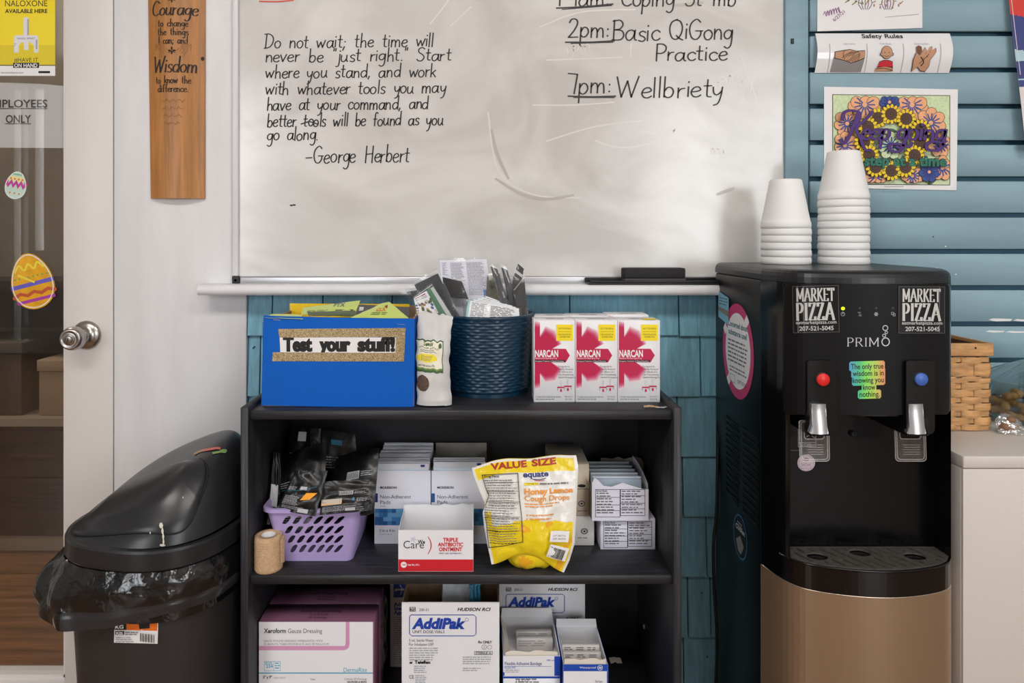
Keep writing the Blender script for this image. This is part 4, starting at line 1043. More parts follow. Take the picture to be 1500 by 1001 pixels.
# ---------------------------------------------------------------- nasal spray cartons
CRIM = M('crimson print', (190, 18, 72), .45); CRF = M('crimson fade', (214, 100, 140), .45); CRG = M('crimson pale', (238, 190, 208), .45)
def narcan(px0, px1, D, nm, ztop):
    x0, x1 = PX(px0, D), PX(px1, D); dep = .052; z0 = ZT + .0004
    b = MB(); b.box(x0, x1, PY(D), PY(D) + dep, z0, ztop, CARD, .0006, 1)
    kx = (x1 - x0) / 60.5; kz = (ztop - z0) / 118.0
    f = Fr((x0, PY(D), ztop), (kx, 0, 0), (0, 0, -kz)); f.N = Vector((0, -1, 0))
    # starburst: soft edged by nested bands
    for q_ in range(8):
        e = 12 - q_ * 1.6; a_ = min(1, (q_ + .3) / 6.0) ** .8; m_ = CRIM if q_ == 7 else M('crimson fade %d' % q_, tuple(232 + (c - 232) * a_ for c in (190, 18, 72)), .45); e = max(0, e)
        b.poly(f, [(1.2, 12 - e), (9, 14 - e), (9, 26 - e * .3), (17, 20 - e), (25 + e * .5, 26 - e), (33 + e * .7, 34), (27, 41), (1.2, 41)], m_)
        b.poly(f, [(1.2, 60), (25, 60), (34 + e * .7, 70), (26 + e * .5, 76 + e), (17, 78 + e), (9, 74 + e * .3), (9, 86 + e), (1.2, 88 + e)], m_)
    b.poly(f, [(1, 40.5), (47, 41), (53, 50.5), (47, 60.5), (1, 60)], CRIM)
    b.text(f, 'NARCAN', 1.8, 52.5, 9.4, PAPER, w=34, bold=.03); b.text(f, 'Naloxone HCl Nasal Spray 4 mg', 2, 55.5, 2.0, PAPER, w=32); b.rect(f, 1, 57, 46, 60.2, INK); b.text(f, 'Emergency Treatment of Opioid Overdose', 2, 59.6, 1.8, PAPER, w=42)
    b.rect(f, 33, 6, 57.5, 29.5, YEL); b.text(f, 'NOT FOR RESALE', 36, 13, 2.4, INK, w=19); b.rect(f, 36, 16, 55, 16.4, INK); b.text(f, 'FOR NON-RETAIL', 36, 21.5, 2.4, INK, w=19); b.text(f, 'DISTRIBUTION', 38, 25, 2.4, INK, w=15)
    for k, s_ in enumerate(('Designed to', 'Rapidly Reverse', 'the Effects of a', 'Life-Threatening', 'Opioid Emergency')): b.text(f, s_, 35.5, 67.5 + k * 3.9, 2.4, INKG)
    for u in (36.5, 46.5):
        dv = 0 if u < 40 else -1.5; b.rect(f, u + 2.4, 86 + dv, u + 4.6, 96 + dv, M('spray grey', (206, 206, 210), .5)); b.rect(f, u - 2, 95.5 + dv, u + 9, 97.5 + dv, CRIM); b.rect(f, u - 2, 97.5 + dv, u - 1, 101 + dv, INKL); b.rect(f, u + 8, 97.5 + dv, u + 9, 101 + dv, INKL); b.rect(f, u + 2.2, 99 + dv, u + 4.8, 103 + dv, CRIM)
    b.text(f, '2 single-dose nasal spray devices', 3, 111, 2.2, INKG, w=37); b.bars(f, 3, 113, 32, 1, 2.2, INKG); b.text(f, 'For use in', 46, 110.5, 2.0, INKG, w=11); b.text(f, 'the nose', 46, 114, 2.0, INKG, w=10)
    g = Fr((x0, PY(D) + dep, ztop), ((x1 - x0), 0, 0), (0, -dep, 0)); g.N = Vector((0, 0, 1)); b.text(g, 'NARCAN', .32, .72, .24, INK, w=.42)
    if px1 > 960: b.rect(g, .62, .55, .95, .98, YEL)
    o = b.build('spray_carton'); tag(o, nm, 'box', 'nasal spray cartons on the bookshelf'); return o
zs = PZ(469.5, 1.255)
nx = [(782, 842.2), (843, 904.3), (905.2, 966.8)]
nl = ['front nasal spray carton closest to the navy planter', 'front nasal spray carton in the middle of the trio', 'front nasal spray carton at the bookshelf corner by the paper scrap']
for i, (a, c) in enumerate(nx): narcan(a, c, 1.255, nl[i], zs)
for i, (a, c) in enumerate([(783, 841), (832, 891), (890, 950)]):
    narcan(a, c, 1.316, ['rear nasal spray carton closest to the navy planter, behind another', 'rear nasal spray carton behind the middle of the trio', 'rear raised nasal spray carton behind the corner one'][i], [zs - .0005, zs + .0005, zs + .003][i])
# scrap on the bookshelf corner
b = MB(); q = P(960, 596, 1.205)
b.grid(lambda a, c: Vector((PX(944, 1.212) + .042 * a, PY(1.212) + .010 * c + .004 * sin(a * 6), ZT + .0008 + .004 * abs(noise.noise(Vector((a * 6, c * 4, 1)))))), 14, 5, M('crumpled tan scrap', (190, 158, 122), .7), matfn=lambda a, c: M('crumpled tan scrap', (190, 158, 122), .7) if a < .55 else M('crumpled foil scrap', (196, 196, 198), .35, .5))
tag(b.build('paper_scrap'), 'crumpled tan and silver scrap on the bookshelf corner', 'scrap')
# ================================================================ MIDDLE SHELF
# self-adhering bandage roll
D = DEPTH(837, ZM); c0 = (hx0 + st + .0256, PY(1.2225), ZM + .0003)
BAND = M('tan crepe bandage', (206, 172, 134), .85, bump=(420, .9, .003), var=(160, .06))
b = MB(); rr0 = .0245; hh = .0605
pr = [(rr0 - .001, 0)]
for k in range(13): pr += [(rr0 + (.0006 if k % 2 else 0) , hh * (k + .3) / 13.5)]
pr += [(rr0 - .001, hh), (rr0 - .005, hh + .0004), (.0125, hh), (.0125, .002), (0, .002)]
b.lathe(pr, c0, BAND, 40); b.lathe([(0, 0), (rr0 - .001, 0)], c0, BAND, 40)
o = tag(b.build('bandage_roll'), 'tan crepe bandage roll standing at the end of the middle shelf', 'bandage')
b = MB(); b.lathe([(.0124, hh - .0002), (.0112, hh + .0006), (.0108, .003)], c0, PAPER, 32); b.lathe([(.0122, .004), (0, .004)], c0, PAPER, 24); b.build('core', o)
b = MB(); b.grid(lambda a, cc: Vector((c0[0] + (rr0 + .0012 + .003 * a) * cos(-.35 + .35 * a), c0[1] + (rr0 + .0012 + .003 * a) * sin(-.35 + .35 * a), ZM + .012 + (hh - .012) * cc)), 6, 6, BAND); b.build('loose_end', o)

# lavender basket with slotted front
LAV = M('lavender plastic', (178, 160, 212), .42, bump=(200, .02))
bz0 = ZM + .0004; bz1 = PZ(748, 1.224)
def ring(z, hx, hy, cx, cy, rad, n=8):
    pts = []
    for qx, qy, a0 in ((1, -1, -90), (1, 1, 0), (-1, 1, 90), (-1, -1, 180)):
        for k in range(n + 1):
            a = R(a0 + 90 * k / n); pts.append(Vector((cx + qx * (hx - rad) + rad * cos(a), cy + qy * (hy - rad) + rad * sin(a), z)))
    return pts
fx0, fx1 = PX(381, 1.226), PX(531, 1.226); gx0_, gx1_ = PX(411, 1.249), PX(516, 1.249)
bx = (fx0 + fx1) / 2; ry = .098; by = PY(1.226) + ry
bcx = (gx0_ + gx1_) / 2; by2 = PY(1.249) + .08
t = thing('plastic_basket', 'lavender slotted plastic basket of black pouches on the middle shelf', 'basket', (bcx, by2, ZM))
top = ring(bz1, (fx1 - fx0) / 2 - .003, ry - .004, bx, by, .02); bot = ring(bz0, (gx1_ - gx0_) / 2, .08, bcx, by2, .014)
n = len(top); b = MB()
# side walls: everything except the flat front (front gets real slots)
NF = None
segs = list(range(n))
front = n - 1                       # the segment that closes the ring along the front
for inset in (0, 1):
    tp = [p + (Vector((bx, by, p.z)) - p).normalized() * .0022 * inset for p in top]; bt = [p + (Vector((bcx, by2, p.z)) - p).normalized() * .0022 * inset for p in bot]
    for i in segs:
        if i == front: continue
        j = (i + 1) % n; q = (bt[i], bt[j], tp[j], tp[i])
        b.add(q, [(0, 1, 2, 3) if not inset else (3, 2, 1, 0)], LAV, True)
a0, a1, a2, a3 = bot[front], bot[0], top[0], top[front]
def ff_(u, v, h): p = (a0 * (1 - u) + a1 * u) * (1 - v) + (a3 * (1 - u) + a2 * u) * v; return p + Vector((0, -h, 0))
holes = []
for r_ in range(4):
    for c_ in range(6):
        cu, cv = .135 + c_ * .146 + .004 * (3 - r_), .24 + r_ * .182; pts = []
        for k in range(16):
            a = 2 * pi * k / 16; x, y = .060 * cos(a) + (.036 if cos(a) > 0 else -.036) * 0, .052 * sin(a)
            xx = .040 * cos(a); yy = .050 * sin(a) + (.034 if sin(a) > 0 else -.034)
            pts.append((cu + xx + yy * .62, cv + yy * .92))
        holes.append(pts)
b.prism([(0, 0), (1, 0), (1, 1), (0, 1)], holes, ff_, -.0022, 0, LAV)
b.add(bot, [tuple(range(n))], LAV); b.add([p + Vector((0, 0, .003)) for p in bot], [tuple(range(n))], LAV)
# dark slots on the side facing the room are narrow ribs
sd = MB()
for k in range(16):
    p0 = top[n // 4 - 6]; 
b.build('body', t)
b = MB(); rim = ring(bz1, (fx1 - fx0) / 2, ry, bx, by, .022); rim2 = ring(bz1 - .006, (fx1 - fx0) / 2, ry, bx, by, .022); rin = ring(bz1 + .0008, (fx1 - fx0) / 2 - .006, ry - .006, bx, by, .018)
for i in range(n):
    j = (i + 1) % n; b.add([rim2[i], rim2[j], rim[j], rim[i]], [(0, 1, 2, 3)], LAV, True); b.add([rim[i], rim[j], rin[j], rin[i]], [(0, 1, 2, 3)], LAV, True)
b.build('rim', t)

# black foil pouches standing in the basket
BFOIL = M('black foil', (13, 13, 14), .30, bump=(28, .35, .005), spec=.45)
TEALI = M('teal ink', (40, 110, 140), .4); ORG = M('orange ink', (244, 160, 30), .4); SILV = M('silver ink', (180, 182, 186), .4)
def pouch(corners, label, deco, thick=.014, sd=0):
    A, Bq, C, Dq = [Vector(c) for c in corners]; N = (Bq - A).cross(Dq - A).normalized()
    if N.y > 0: N = -N
    def s(a, c, h=0.0, side=1):
        ac, cc = min(max(a, 0), 1), min(max(c, 0), 1)
        p = (A * (1 - a) + Bq * a) * c + (Dq * (1 - a) + C * a) * (1 - c)
        q = thick * (sin(pi * ac) ** .6) * (sin(pi * (.12 + .76 * cc)) ** .7) * (1 if .0 < ac < 1 else 0)
        cr = .0055 * noise.noise(Vector((a * 3.2 + sd, c * 4.5, side))) * min(1, 8 * ac * (1 - ac))
        return p + N * (side * q * .5 + cr + h)
    b = MB(); b.grid(lambda a, c: s(a, c), 22, 26, BFOIL); b.grid(lambda a, c: s(1 - a, c, 0, -1), 22, 26, BFOIL)
    b.h = .0014; b.dh = 1e-4
    if deco: deco(b, Fn(lambda u, v, h: s(u, v, h)))
    tag(b.build('foil_pouch'), label, 'pouch', 'black foil pouches in the lavender basket')
def dA(b, f):
    b.bars(f, .08, .40, .32, 3, .03, INKL, seed=1, rag=.1); b.rect(f, .42, .38, .6, .46, SILV); b.line(f, [(.1, .5), (.4, .48), (.85, .36)], .012, TEALI, smooth=True)
    b.bars(f, .08, .62, .55, 8, .028, INKL, seed=2); b.poly(f, [(.62, .52), (.9, .50), (.76, .66), (.52, .70)], ORG); b.bars(f, .1, .86, .8, 3, .025, INKL, seed=6); b.rect(f, .55, .88, .8, .97, SILV)
def dB(b, f):
    b.rect(f, .35, .34, .62, .46, SILV)
    for k in range(8): b.rect(f, .36 + k * .032, .35, .372 + k * .032, .45, INK)
    b.bars(f, .66, .36, .9, 3, .03, INKL, seed=4); b.rect(f, .02, .56, .42, .74, M('pale tan ink', (196, 184, 168), .5)); b.rect(f, .02, .70, .42, .725, ORG); b.bars(f, .03, .57, .4, 4, .028, INK, seed=5)
    b.bars(f, .05, .80, .85, 5, .03, INKL, seed=6); b.rect(f, .5, .86, .68, .95, SILV); b.rect(f, .62, .56, .66, .66, TEALI); b.bars(f, .7, .58, .95, 4, .03, INKL, seed=11)
def dC(b, f): b.rect(f, .3, .05, .55, .16, SILV); b.bars(f, .1, .3, .5, 4, .03, INKL, seed=7); b.line(f, [(.2, .6), (.6, .5), (.9, .55)], .01, TEALI)
def dD(b, f): b.rect(f, .55, .1, .75, .16, TEALI); b.bars(f, .1, .3, .7, 5, .03, INKL, seed=8)
pouch([W(406, 752, 1.33), W(470, 756, 1.33), W(470, 628, 1.38), W(426, 626, 1.38)], 'rear black foil pouch reaching closest to the shelf above', dC, sd=1)
pouch([W(440, 760, 1.34), W(530, 760, 1.34), W(520, 636, 1.39), W(444, 626, 1.39)], 'rear black foil pouch beside the tallest one in the lavender basket', dD, sd=2)
pouch([W(389, 768, 1.265), W(410, 772, 1.265), W(412, 664, 1.31), W(400, 662, 1.31)], 'narrow black foil pouch against the shelf side in the lavender basket', lambda b, f: b.rect(f, .2, .45, .8, .75, SILV), .008, 3)
pouch([W(402, 775, 1.265), W(470, 778, 1.265), W(480, 645, 1.34), W(408, 672, 1.34)], 'black foil pouch with teal stripe in the middle of the lavender basket', dA, .014, 4)
pouch([W(405, 746, 1.232), W(462, 757, 1.221), W(480, 690, 1.25), W(432, 690, 1.25)], 'front black foil pouch with orange corner print in the lavender basket', dA, .012, 5)
pouch([W(472, 765, 1.245), W(548, 752, 1.245), W(556, 656, 1.30), W(496, 668, 1.33)], 'black foil pouch with barcode leaning towards the white cartons', dB, .014, 6)
pouch([W(468, 755, 1.219), W(545, 748, 1.222), W(547, 702, 1.245), W(474, 706, 1.245)], 'front black foil pouch hanging over the basket corner', dB, .010, 7)

# non-adherent pad cartons with paper pads
PADC = M('pale blue-white carton', (222, 224, 236), .45); BCHK = [M('check blue %d' % i, c, .5) for i, c in enumerate(((26, 84, 140), (50, 118, 172), (92, 150, 192), (36, 96, 152)))]
PADP = M('sterile paper pad', (218, 220, 228), .6); PADE = M('pad sleeve tint', (198, 216, 230), .6)
def mck(px0, px1, label, npads, zpt, tag_):
    D = 1.319; x0, x1 = PX(px0, D), PX(px1, D); y0, y1 = PY(D), PY(1.445); z0 = ZM + .0004; zt = PZ(690, D)
    t = thing('pad_carton', label, 'box', ((x0 + x1) / 2, (y0 + y1) / 2, ZM), 'non-adherent pad cartons')
    b = MB(); carton(b, x0, x1, y0, y1, z0, zt, PADC, GREYBOARD, left=zt, right=zt, back=(PZ(649, 1.444) if tag_ else zt)); b.h = .0004
    f = PF(D); o = px0 - 548.5
    b.text(f, 'MCKESSON', 557 + o, 716, 3.1, INK, w=24, bold=.03); b.text(f, 'Non-Adherent', 557 + o, 730.5, 5.2, M('slate ink', (60, 66, 84), .6), w=45); b.text(f, 'Pads', 557 + o, 738.5, 5.2, M('slate ink', (60, 66, 84), .6), w=15); b.text(f, 'Sterile', 557 + o, 742.5, 2, INKG)
    b.rect(f, px0 + .2, 723, px0 + 5, 736, BCHK[0] if tag_ else NAVY)
    b.rect(f, px0 + .5, 745.5, px1 - .5, 769.5, BCHK[0]); rr = random.Random(4)
    for i in range(13):
        for j in range(4): b.rect(f, px0 + .6 + i * 6.2, 745.5 + j * 6, min(px1 - .5, px0 + 6.8 + i * 6.2), 751.5 + j * 6, BCHK[rr.randrange(4)])
    b.text(f, '3 in x 4 in', 556 + o, 779, 4, INK, w=22); b.text(f, '7.5 cm x 10 cm', 556 + o, 783.5, 2, INKG)
    b.build('body', t)
    dep = (y1 - y0 - .006)
    for k in range(npads):
        yy = y0 + .003 + dep * (k + .3) / (26 if tag_ else npads); zz = zpt + (.0016 * random.uniform(-1, 1)) + (.004 * k / npads if not tag_ else .0012 * k)
        tw = random.uniform(-.0015, .0015); b = MB()
        b.grid(lambda a, c: Vector((x0 + .0035 + (x1 - x0 - .007) * a + tw * c, yy + .0012 * sin(a * 3 + k) * c, z0 + .003 + (zz - z0 - .003) * c)), 5, 5, PADP)
        b.grid(lambda a, c: Vector((x1 - .0035 - (x1 - x0 - .007) * a + tw * c, yy + .0016 + .0012 * sin((1 - a) * 3 + k) * c, z0 + .003 + (zz - z0 - .003) * c)), 5, 5, PADP)
        b.add([(x0 + .0035 + tw, yy, zz), (x1 - .0035 + tw, yy + .0012 * sin(3 + k), zz), (x1 - .0035 + tw, yy + .0016 + .0012 * sin(3 + k), zz), (x0 + .0035 + tw, yy + .0016, zz)], [(0, 1, 2, 3)], PADP)
        if k == 0:
            g = Fr((x0 + .0035, yy - .0004, zz), (x1 - x0 - .007, 0, 0), (0, 0, -.03)); g.N = Vector((0, -1, 0)); b.h = .0014
            b.poly(g, [(0, .25), (.3, .42), (.6, .3), (1, .4), (1, 1), (0, 1)], PADE); b.rect(g, .84, .06, .92, .2, NAVY)
        if k == 0: lb = 'front pad standing out of the ' + ('half empty' if tag_ else 'full') + ' pad carton'
        elif k == npads - 1: lb = 'rearmost pad in the ' + ('half empty' if tag_ else 'full') + ' pad carton'
        else: lb = 'paper sleeved pad in the middle of the row inside the ' + ('half empty' if tag_ else 'full') + ' pad carton'
        tag(b.build('wound_pad'), lb, 'pad', 'pads in the ' + ('half empty' if tag_ else 'full') + ' carton')
zp = PZ(679, 1.322)
mck(548.5, 630.8, 'full non-adherent pad carton next to the lavender basket', 20, zp, False)
mck(632, 713.5, 'half empty non-adherent pad carton with grey flap behind the ointment box', 5, zp + .001, True)

# open ointment box
D = 1.21; x0, x1 = PX(583.5, D), PX(693.3, D); y0, y1 = PY(D), PY(1.298); z0 = ZM + .0004; zt = PZ(777, D)
t = thing('ointment_box', 'open white and red triple antibiotic ointment box in front of the pad cartons', 'box', ((x0 + x1) / 2, (y0 + y1) / 2, ZM))
b = MB(); carton(b, x0, x1, y0, y1, z0, zt, CARD, CARD, wall=.0012, back=z0 + .02, left=zt, right=zt)
wallpoly(b, [(x0, z0), (x1, z0)] + [(q[0], q[1]) for q in reversed(torn(x0, x1, PZ(739, 1.298), .0022, 12, 3))], y1 - .0012, y1, CARD); b.h = .0004
wallpoly_side = [(y0, zt - .002), (y1, zt - .002), (y1, PZ(741, 1.298)), (y1 - .012, PZ(746, 1.29)), (y0 + .03, zt + .006)]
b.prism(wallpoly_side, [], lambda u, v, h: Vector((x1 - .0012 + h, u, v)), 0, .0012, CARD); b.prism([(p[0], p[1] - (.004 if i > 1 else 0)) for i, p in enumerate(wallpoly_side)], [], lambda u, v, h: Vector((x0 + h, u, v)), 0, .0012, CARD)
f = PF(D)
b.rect(f, 583.7, 819.8, 693.1, 837, RED); b.text(f, 'Care', 591, 803.5, 11, M('slate ink', (60, 66, 84), .6), w=30); b.text(f, 'We', 612, 796.5, 5.2, INK, w=10.5, bold=.03)
for a in range(5): b.disc(f, 605.5 + 2.6 * cos(a * 1.256), 790.5 + 2.4 * sin(a * 1.256), 2.3, 1.1, M('pale lilac print', (206, 208, 226), .5), 8, rot=a * 72)
b.line(f, [(627, 786.5), (630.5, 793), (631.5, 799), (630.5, 805), (627, 812)], 1.5, RED, smooth=True, taper=True)
for k, (s_, ww) in enumerate((('TRIPLE', 22), ('ANTIBIOTIC', 37), ('OINTMENT', 34))): b.text(f, s_, 660, 793.5 + k * 7, 5.2, RED, w=ww, al='c', bold=.035)
b.text(f, 'FIRST AID ANTIBIOTIC', 660, 812, 2.2, NAVY, w=33, al='c'); b.disc(f, 591.5, 827.5, 4.4, 4.4, PAPER, 20); b.text(f, '144', 591.5, 828.8, 2.8, RED, al='c', bold=.03); b.text(f, 'Net Wt. 0.9 g', 597.5, 828.8, 2.4, PAPER, w=17, bold=.02)
b.build('body', t)

# cough drop bag
BAGW = M('white glossy bag', (232, 231, 226), .24, coat=.3, bump=(38, .45, .006)); BAGY = M('yellow glossy bag', (240, 212, 30), .24, coat=.3, bump=(38, .45, .006)); BAGA = M('amber glossy bag', (240, 178, 34), .24, coat=.3)
BD_ = 1.203; KB = BD_ / 1000
def bagxy(u, v):
    L = [(0, 691), (.08, 694), (.3, 706), (.38, 711), (.46, 707), (.6, 709), (.8, 714), (1.0, 720)]; Rr = [(0, 844), (.1, 847), (.5, 844), (.75, 842), (.9, 834), (1.0, 826)]
    def ip(T):
        for i in range(len(T) - 1):
            if v <= T[i + 1][0]: k = (v - T[i][0]) / (T[i + 1][0] - T[i][0]); return T[i][1] + (T[i + 1][1] - T[i][1]) * k
        return T[-1][1]
    l, r = ip(L), ip(Rr); yt = 686 - 9 * sin(min(1, u / .25) * pi / 2) - 11 * u + 1.2 * sin(u * 14); yb2 = 827 + 12 * u - 20 * sin(pi * u) ** 1.5
    return l + (r - l) * u, yt + (yb2 - yt) * v
def cs(u, v, h=0.0, side=1):
    uc, vc = min(max(u, 0), 1), min(max(v, 0), 1)
    px, py = bagxy(uc, vc); px += (u - uc) * 120; py += (v - vc) * 120
    lean = (1 - vc) * .028
    bulge = .046 * (sin(pi * uc) ** .75) * (max(0, sin(pi * min(1, max(0, vc * .97 + .03)))) ** .6) * (.30 + .8 * vc)
    cr = (.0042 * noise.noise(Vector((uc * 4.2, vc * 4.2, side * 5.0))) + .0022 * noise.noise(Vector((uc * 11, vc * 9, 7 + side)))) * min(1, 7 * uc * (1 - uc)) * min(1, 9 * vc * (1 - vc) + .15)
    Dl = BD_ + lean + .003; return Vector((PX(px, Dl), PY(Dl) - side * bulge * (.5 if side > 0 else .35) - cr - h * side, max(ZM + .0006, PZ(py, Dl))))
def bmat2(u, v):
    x, y = bagxy(u, v)
    if v < .018: return BAGW
    if v < .135 and .025 < u < .965: return BAGY
    yb3 = 762 + 16 * max(0, .75 - u) - 10 * sin(u * pi) + (4 if u > .6 else 0)
    if u < .035 or u > .962: return BAGW
    if y > yb3: return BAGA if (noise.noise(Vector((u * 5, v * 5, 2))) > .42) else BAGY
    if u < .09 and v > .45: return BAGY
    return BAGW
b = MB(); b.grid(lambda a, c: cs(a, c), 90, 90, BAGW, matfn=bmat2); b.grid(lambda a, c: cs(1 - a, c, 0, -1), 30, 30, BAGY)
b.h = .0009; b.dh = 1.2e-4; f = Fn(lambda px, py, h: cs(*inv(px, py), h))
def inv(px, py):
    u, v = .5, .5
    for _ in range(14):
        X, Y = bagxy(u, v); u += (px - X) / 140; v += (py - Y) / 150
        u = min(max(u, 0), 1); v = min(max(v, 0), 1)
    return u, v
f2 = f
b.pen(f, 'VALUE', 719, 687, 8.6, M('brick ink', (176, 46, 28), .4), 2.1, w=53, rot=-5.5) if False else b.text(f, 'VALUE', 719, 687.5, 8.6, M('brick ink', (176, 46, 28), .4), w=53, bold=.04, rot=-5.5)
b.text(f, 'SIZE', 779, 682, 8.6, M('brick ink', (176, 46, 28), .4), w=36, bold=.04, rot=-6)
b.text(f, 'equate', 766, 697, 7.5, NAVY, w=37, bold=.03, rot=-3); b.line(f, [(780, 699.5), (790, 700), (799, 698)], 1, NAVY); b.line(f, [(782, 701), (790, 701.6), (797, 700.5)], .8, RED)
b.rect(f, 767, 704.5, 788, 707.8, YEL, 6, 2, rot=-1); b.text(f, 'COMPARE TO', 768, 707, 2.0, INK, w=19); b.bars(f, 790, 705, 834, 1, 4, INKG, fill=.5, rag=.05, seed=2)
HN = M('honey ink', (238, 152, 34), .4)
b.text(f, 'Honey Lemon', 767.5, 720, 7.6, HN, w=71, bold=.035); b.text(f, 'Cough Drops', 767.5, 729, 7.2, HN, w=66, bold=.012, rot=1); b.bars(f, 768, 732.5, 822, 2, 3.4, HN, fill=.4, seed=3)
for k in range(2): b.disc(f, 771, 749 + k * 5.2, 1.2, 1.2, HN, 8); b.bars(f, 774.5, 748 + k * 5.2, 812, 1, 3, HN, fill=.5, seed=4 + k)
for a in ((705, 696, 763, 790),):
    pts = [(706, 695), (758, 691), (760, 725), (763, 750), (765, 788), (716, 801), (713, 772), (710, 742), (716, 724), (711, 712), (706, 695)]
    for i in range(10): b.line(f, [pts[i], ((pts[i][0] + pts[i + 1][0]) / 2, (pts[i][1] + pts[i + 1][1]) / 2), pts[i + 1]], 1.0, INK)
b.text(f, 'Drug Facts', 709, 698.5, 3, INK, w=22, bold=.03, rot=-4)
for k in range(26): 
    v = 702 + k * 3.55; o_ = 3 * sin(k * .33) + (4 if 5 < k < 11 else 0); b.bars(f, 709 + o_ + k * .22, v, 757 + k * .22, 1, 2.6, INKG if k % 5 else INK, fill=.42, rag=.3, seed=40 + k, rot=-3)
for v in (703.5, 716, 731, 752, 772): b.line(f, [(713, v + 1), (735, v), (760, v - 1.5)], .7, INK)
b.rect(f, 804, 772, 832, 788, PAPER, 8, 6, rot=8); b.text(f, 'LOT 3RE1716', 808, 778.5, 2.2, INK, w=19, rot=8); b.text(f, 'EXP. 08/2024', 808, 783, 2.2, INK, w=19, rot=8)
b.rect(f, 801, 794, 830, 814, PAPER, 8, 6, rot=19)
rr = random.Random(2)
for k in range(15):
    a = k / 15; x = 805.5 + 22 * a; y = 793.5 + 8 * a; w_ = rr.uniform(.5, 1.3); b.line(f, [(x, y), (x - 5, y + 14)], w_, INK)
o = tag(b.build('cough_drop_bag'), 'crumpled yellow and white bag of honey lemon cough drops leaning on the middle shelf', 'bag')
b = MB()
gs = lambda a, c: (lambda n_: Vector((PX(780, 1.22) + .046 * n_ * cos(2 * pi * a), PY(1.231) + .026 * n_ * sin(2 * pi * a), ZM + .0004 + .050 * (1 - cos(pi * c)) / 2 + .005 * noise.noise(Vector((cos(2 * pi * a) * 3, sin(2 * pi * a) * 3, c * 4))) * (1 if .05 < c else 0))))(max(.0, sin(pi * c)) ** .5)
b.grid(gs, 40, 18, BAGY, matfn=lambda a, c: BAGA if noise.noise(Vector((a * 8, c * 4, 9))) > .25 else BAGY); b.build('bottom_gusset', o)

# small cartons stacked behind the bag
SAND = M('sand carton', (206, 192, 172), .5)
for i, (py0, py1, m, D, nm) in enumerate(((757, 800, M('grey-white carton', (214, 212, 210), .5), 1.315, 'lower small carton with oval print behind the cough drop bag'), (680, 756.5, SAND, 1.318, 'tan carton on the lower one behind the cough drop bag'))):
    D2 = DEPTH(800, ZM) if i == 0 else 1.312
    x0, x1 = PX(808, D2), PX(870.5 if i == 0 else 863, D2); z0 = ZM + .0004 if i == 0 else PZ(757, 1.311) + .0012; z1 = PZ(757, 1.311) if i == 0 else PZ(680, D2)
    b = MB(); b.box(x0, x1, PY(D2), PY(1.44), z0, z1, m, .001, 1); f = PF(D2); b.h = .0004; cy = (py0 + py1) / 2 + (4 if i else 0)
    b.disc(f, 852 if i else 856, cy if not i else 738, 5.5, 4.6, INKG, 16); b.disc(f, 852 if i else 856, cy if not i else 738, 3.2, 2.6, m, 14); b.disc(f, 852 if i else 856, cy if not i else 738, 2, 1.4, INK, 10); b.bars(f, 846, (cy + 9) if not i else 748, 862, 1, 3, INKG)
    if i: b.rect(f, 835, 716, 863, 717, INKG); b.disc(f, 852, 712, 6, 2.4, INK, 12)
    o = b.build('small_carton'); tag(o, nm, 'box', 'small cartons behind the cough drop bag')

# drug-facts boxes
FACT = M('lilac white carton', (222, 222, 238), .45)
def facts(b, f, u0, v0, u1, v1, seed):
    um = u0 + (u1 - u0) * .5
    b.frame(f, u0, v0, um, v1, .7, INK); b.frame(f, um, v0, u1, v1 - 2, .7, INK); b.text(f, 'Drug Facts', u0 + 2, v0 + 3.6, 2.4, INK, bold=.02)
    b.bars(f, u0 + 2, v0 + 5, um - 2, 8, (v1 - v0 - 7) / 8.4, INKG, seed=seed, rag=.4); b.bars(f, um + 2, v0 + 2, u1 - 2, 9, (v1 - v0 - 5) / 9.2, INKG, seed=seed + 1, rag=.4)
    for k in (.28, .55, .75): b.rect(f, u0, v0 + (v1 - v0) * k, um, v0 + (v1 - v0) * k + .6, INK); b.rect(f, um, v0 + (v1 - v0) * (k - .06), u1, v0 + (v1 - v0) * (k - .06) + .6, INK)
D = DEPTH(806, ZM); x0, x1 = PX(879.5, D), PX(960, D); zt = PZ(760, D)
b = MB(); b.box(x0, x1, PY(D), PY(1.43), ZM + .0004, zt, FACT, .001, 1); b.h = .0004; facts(b, PF(D), 884, 763.5, 955, 803, 5)
tag(b.build('ointment_carton'), 'closed lilac white drug facts carton, lower of the pair by the shelf side', 'box', 'drug facts cartons')
D = 1.282; x0, x1 = PX(867, D), PX(950, D); z0 = zt + .0006; zf = PZ(718, D); y1 = PY(1.42)
t = thing('ointment_carton', 'torn open drug facts carton full of grey sachets on the closed one', 'box', ((x0 + x1) / 2, (PY(D) + y1) / 2, z0), 'drug facts cartons')
b = MB(); carton(b, x0, x1, PY(D) + .0013, y1, z0, z0 + .01, FACT, GREYBOARD, left=zf, right=zf, back=PZ(690, 1.42), front=z0 + .01)
tp = [(x1, zf + .001), (PX(942, D), PZ(717, D)), (PX(926, D), PZ(712, D)), (PX(912, D), PZ(707.5, D)), (PX(896, D), PZ(713.5, D)), (PX(884, D), PZ(712, D)), (PX(876, D), PZ(703.5, D)), (PX(871, D), PZ(700.5, D)), (x0, PZ(708, D))]
wallpoly(b, [(x0, z0), (x1, z0)] + tp, PY(D), PY(D) + .0013, FACT); b.h = .0004; facts(b, PF(D), 872, 717, 945, 758, 15); b.build('body', t)
b = MB(); yy = PY(1.415)
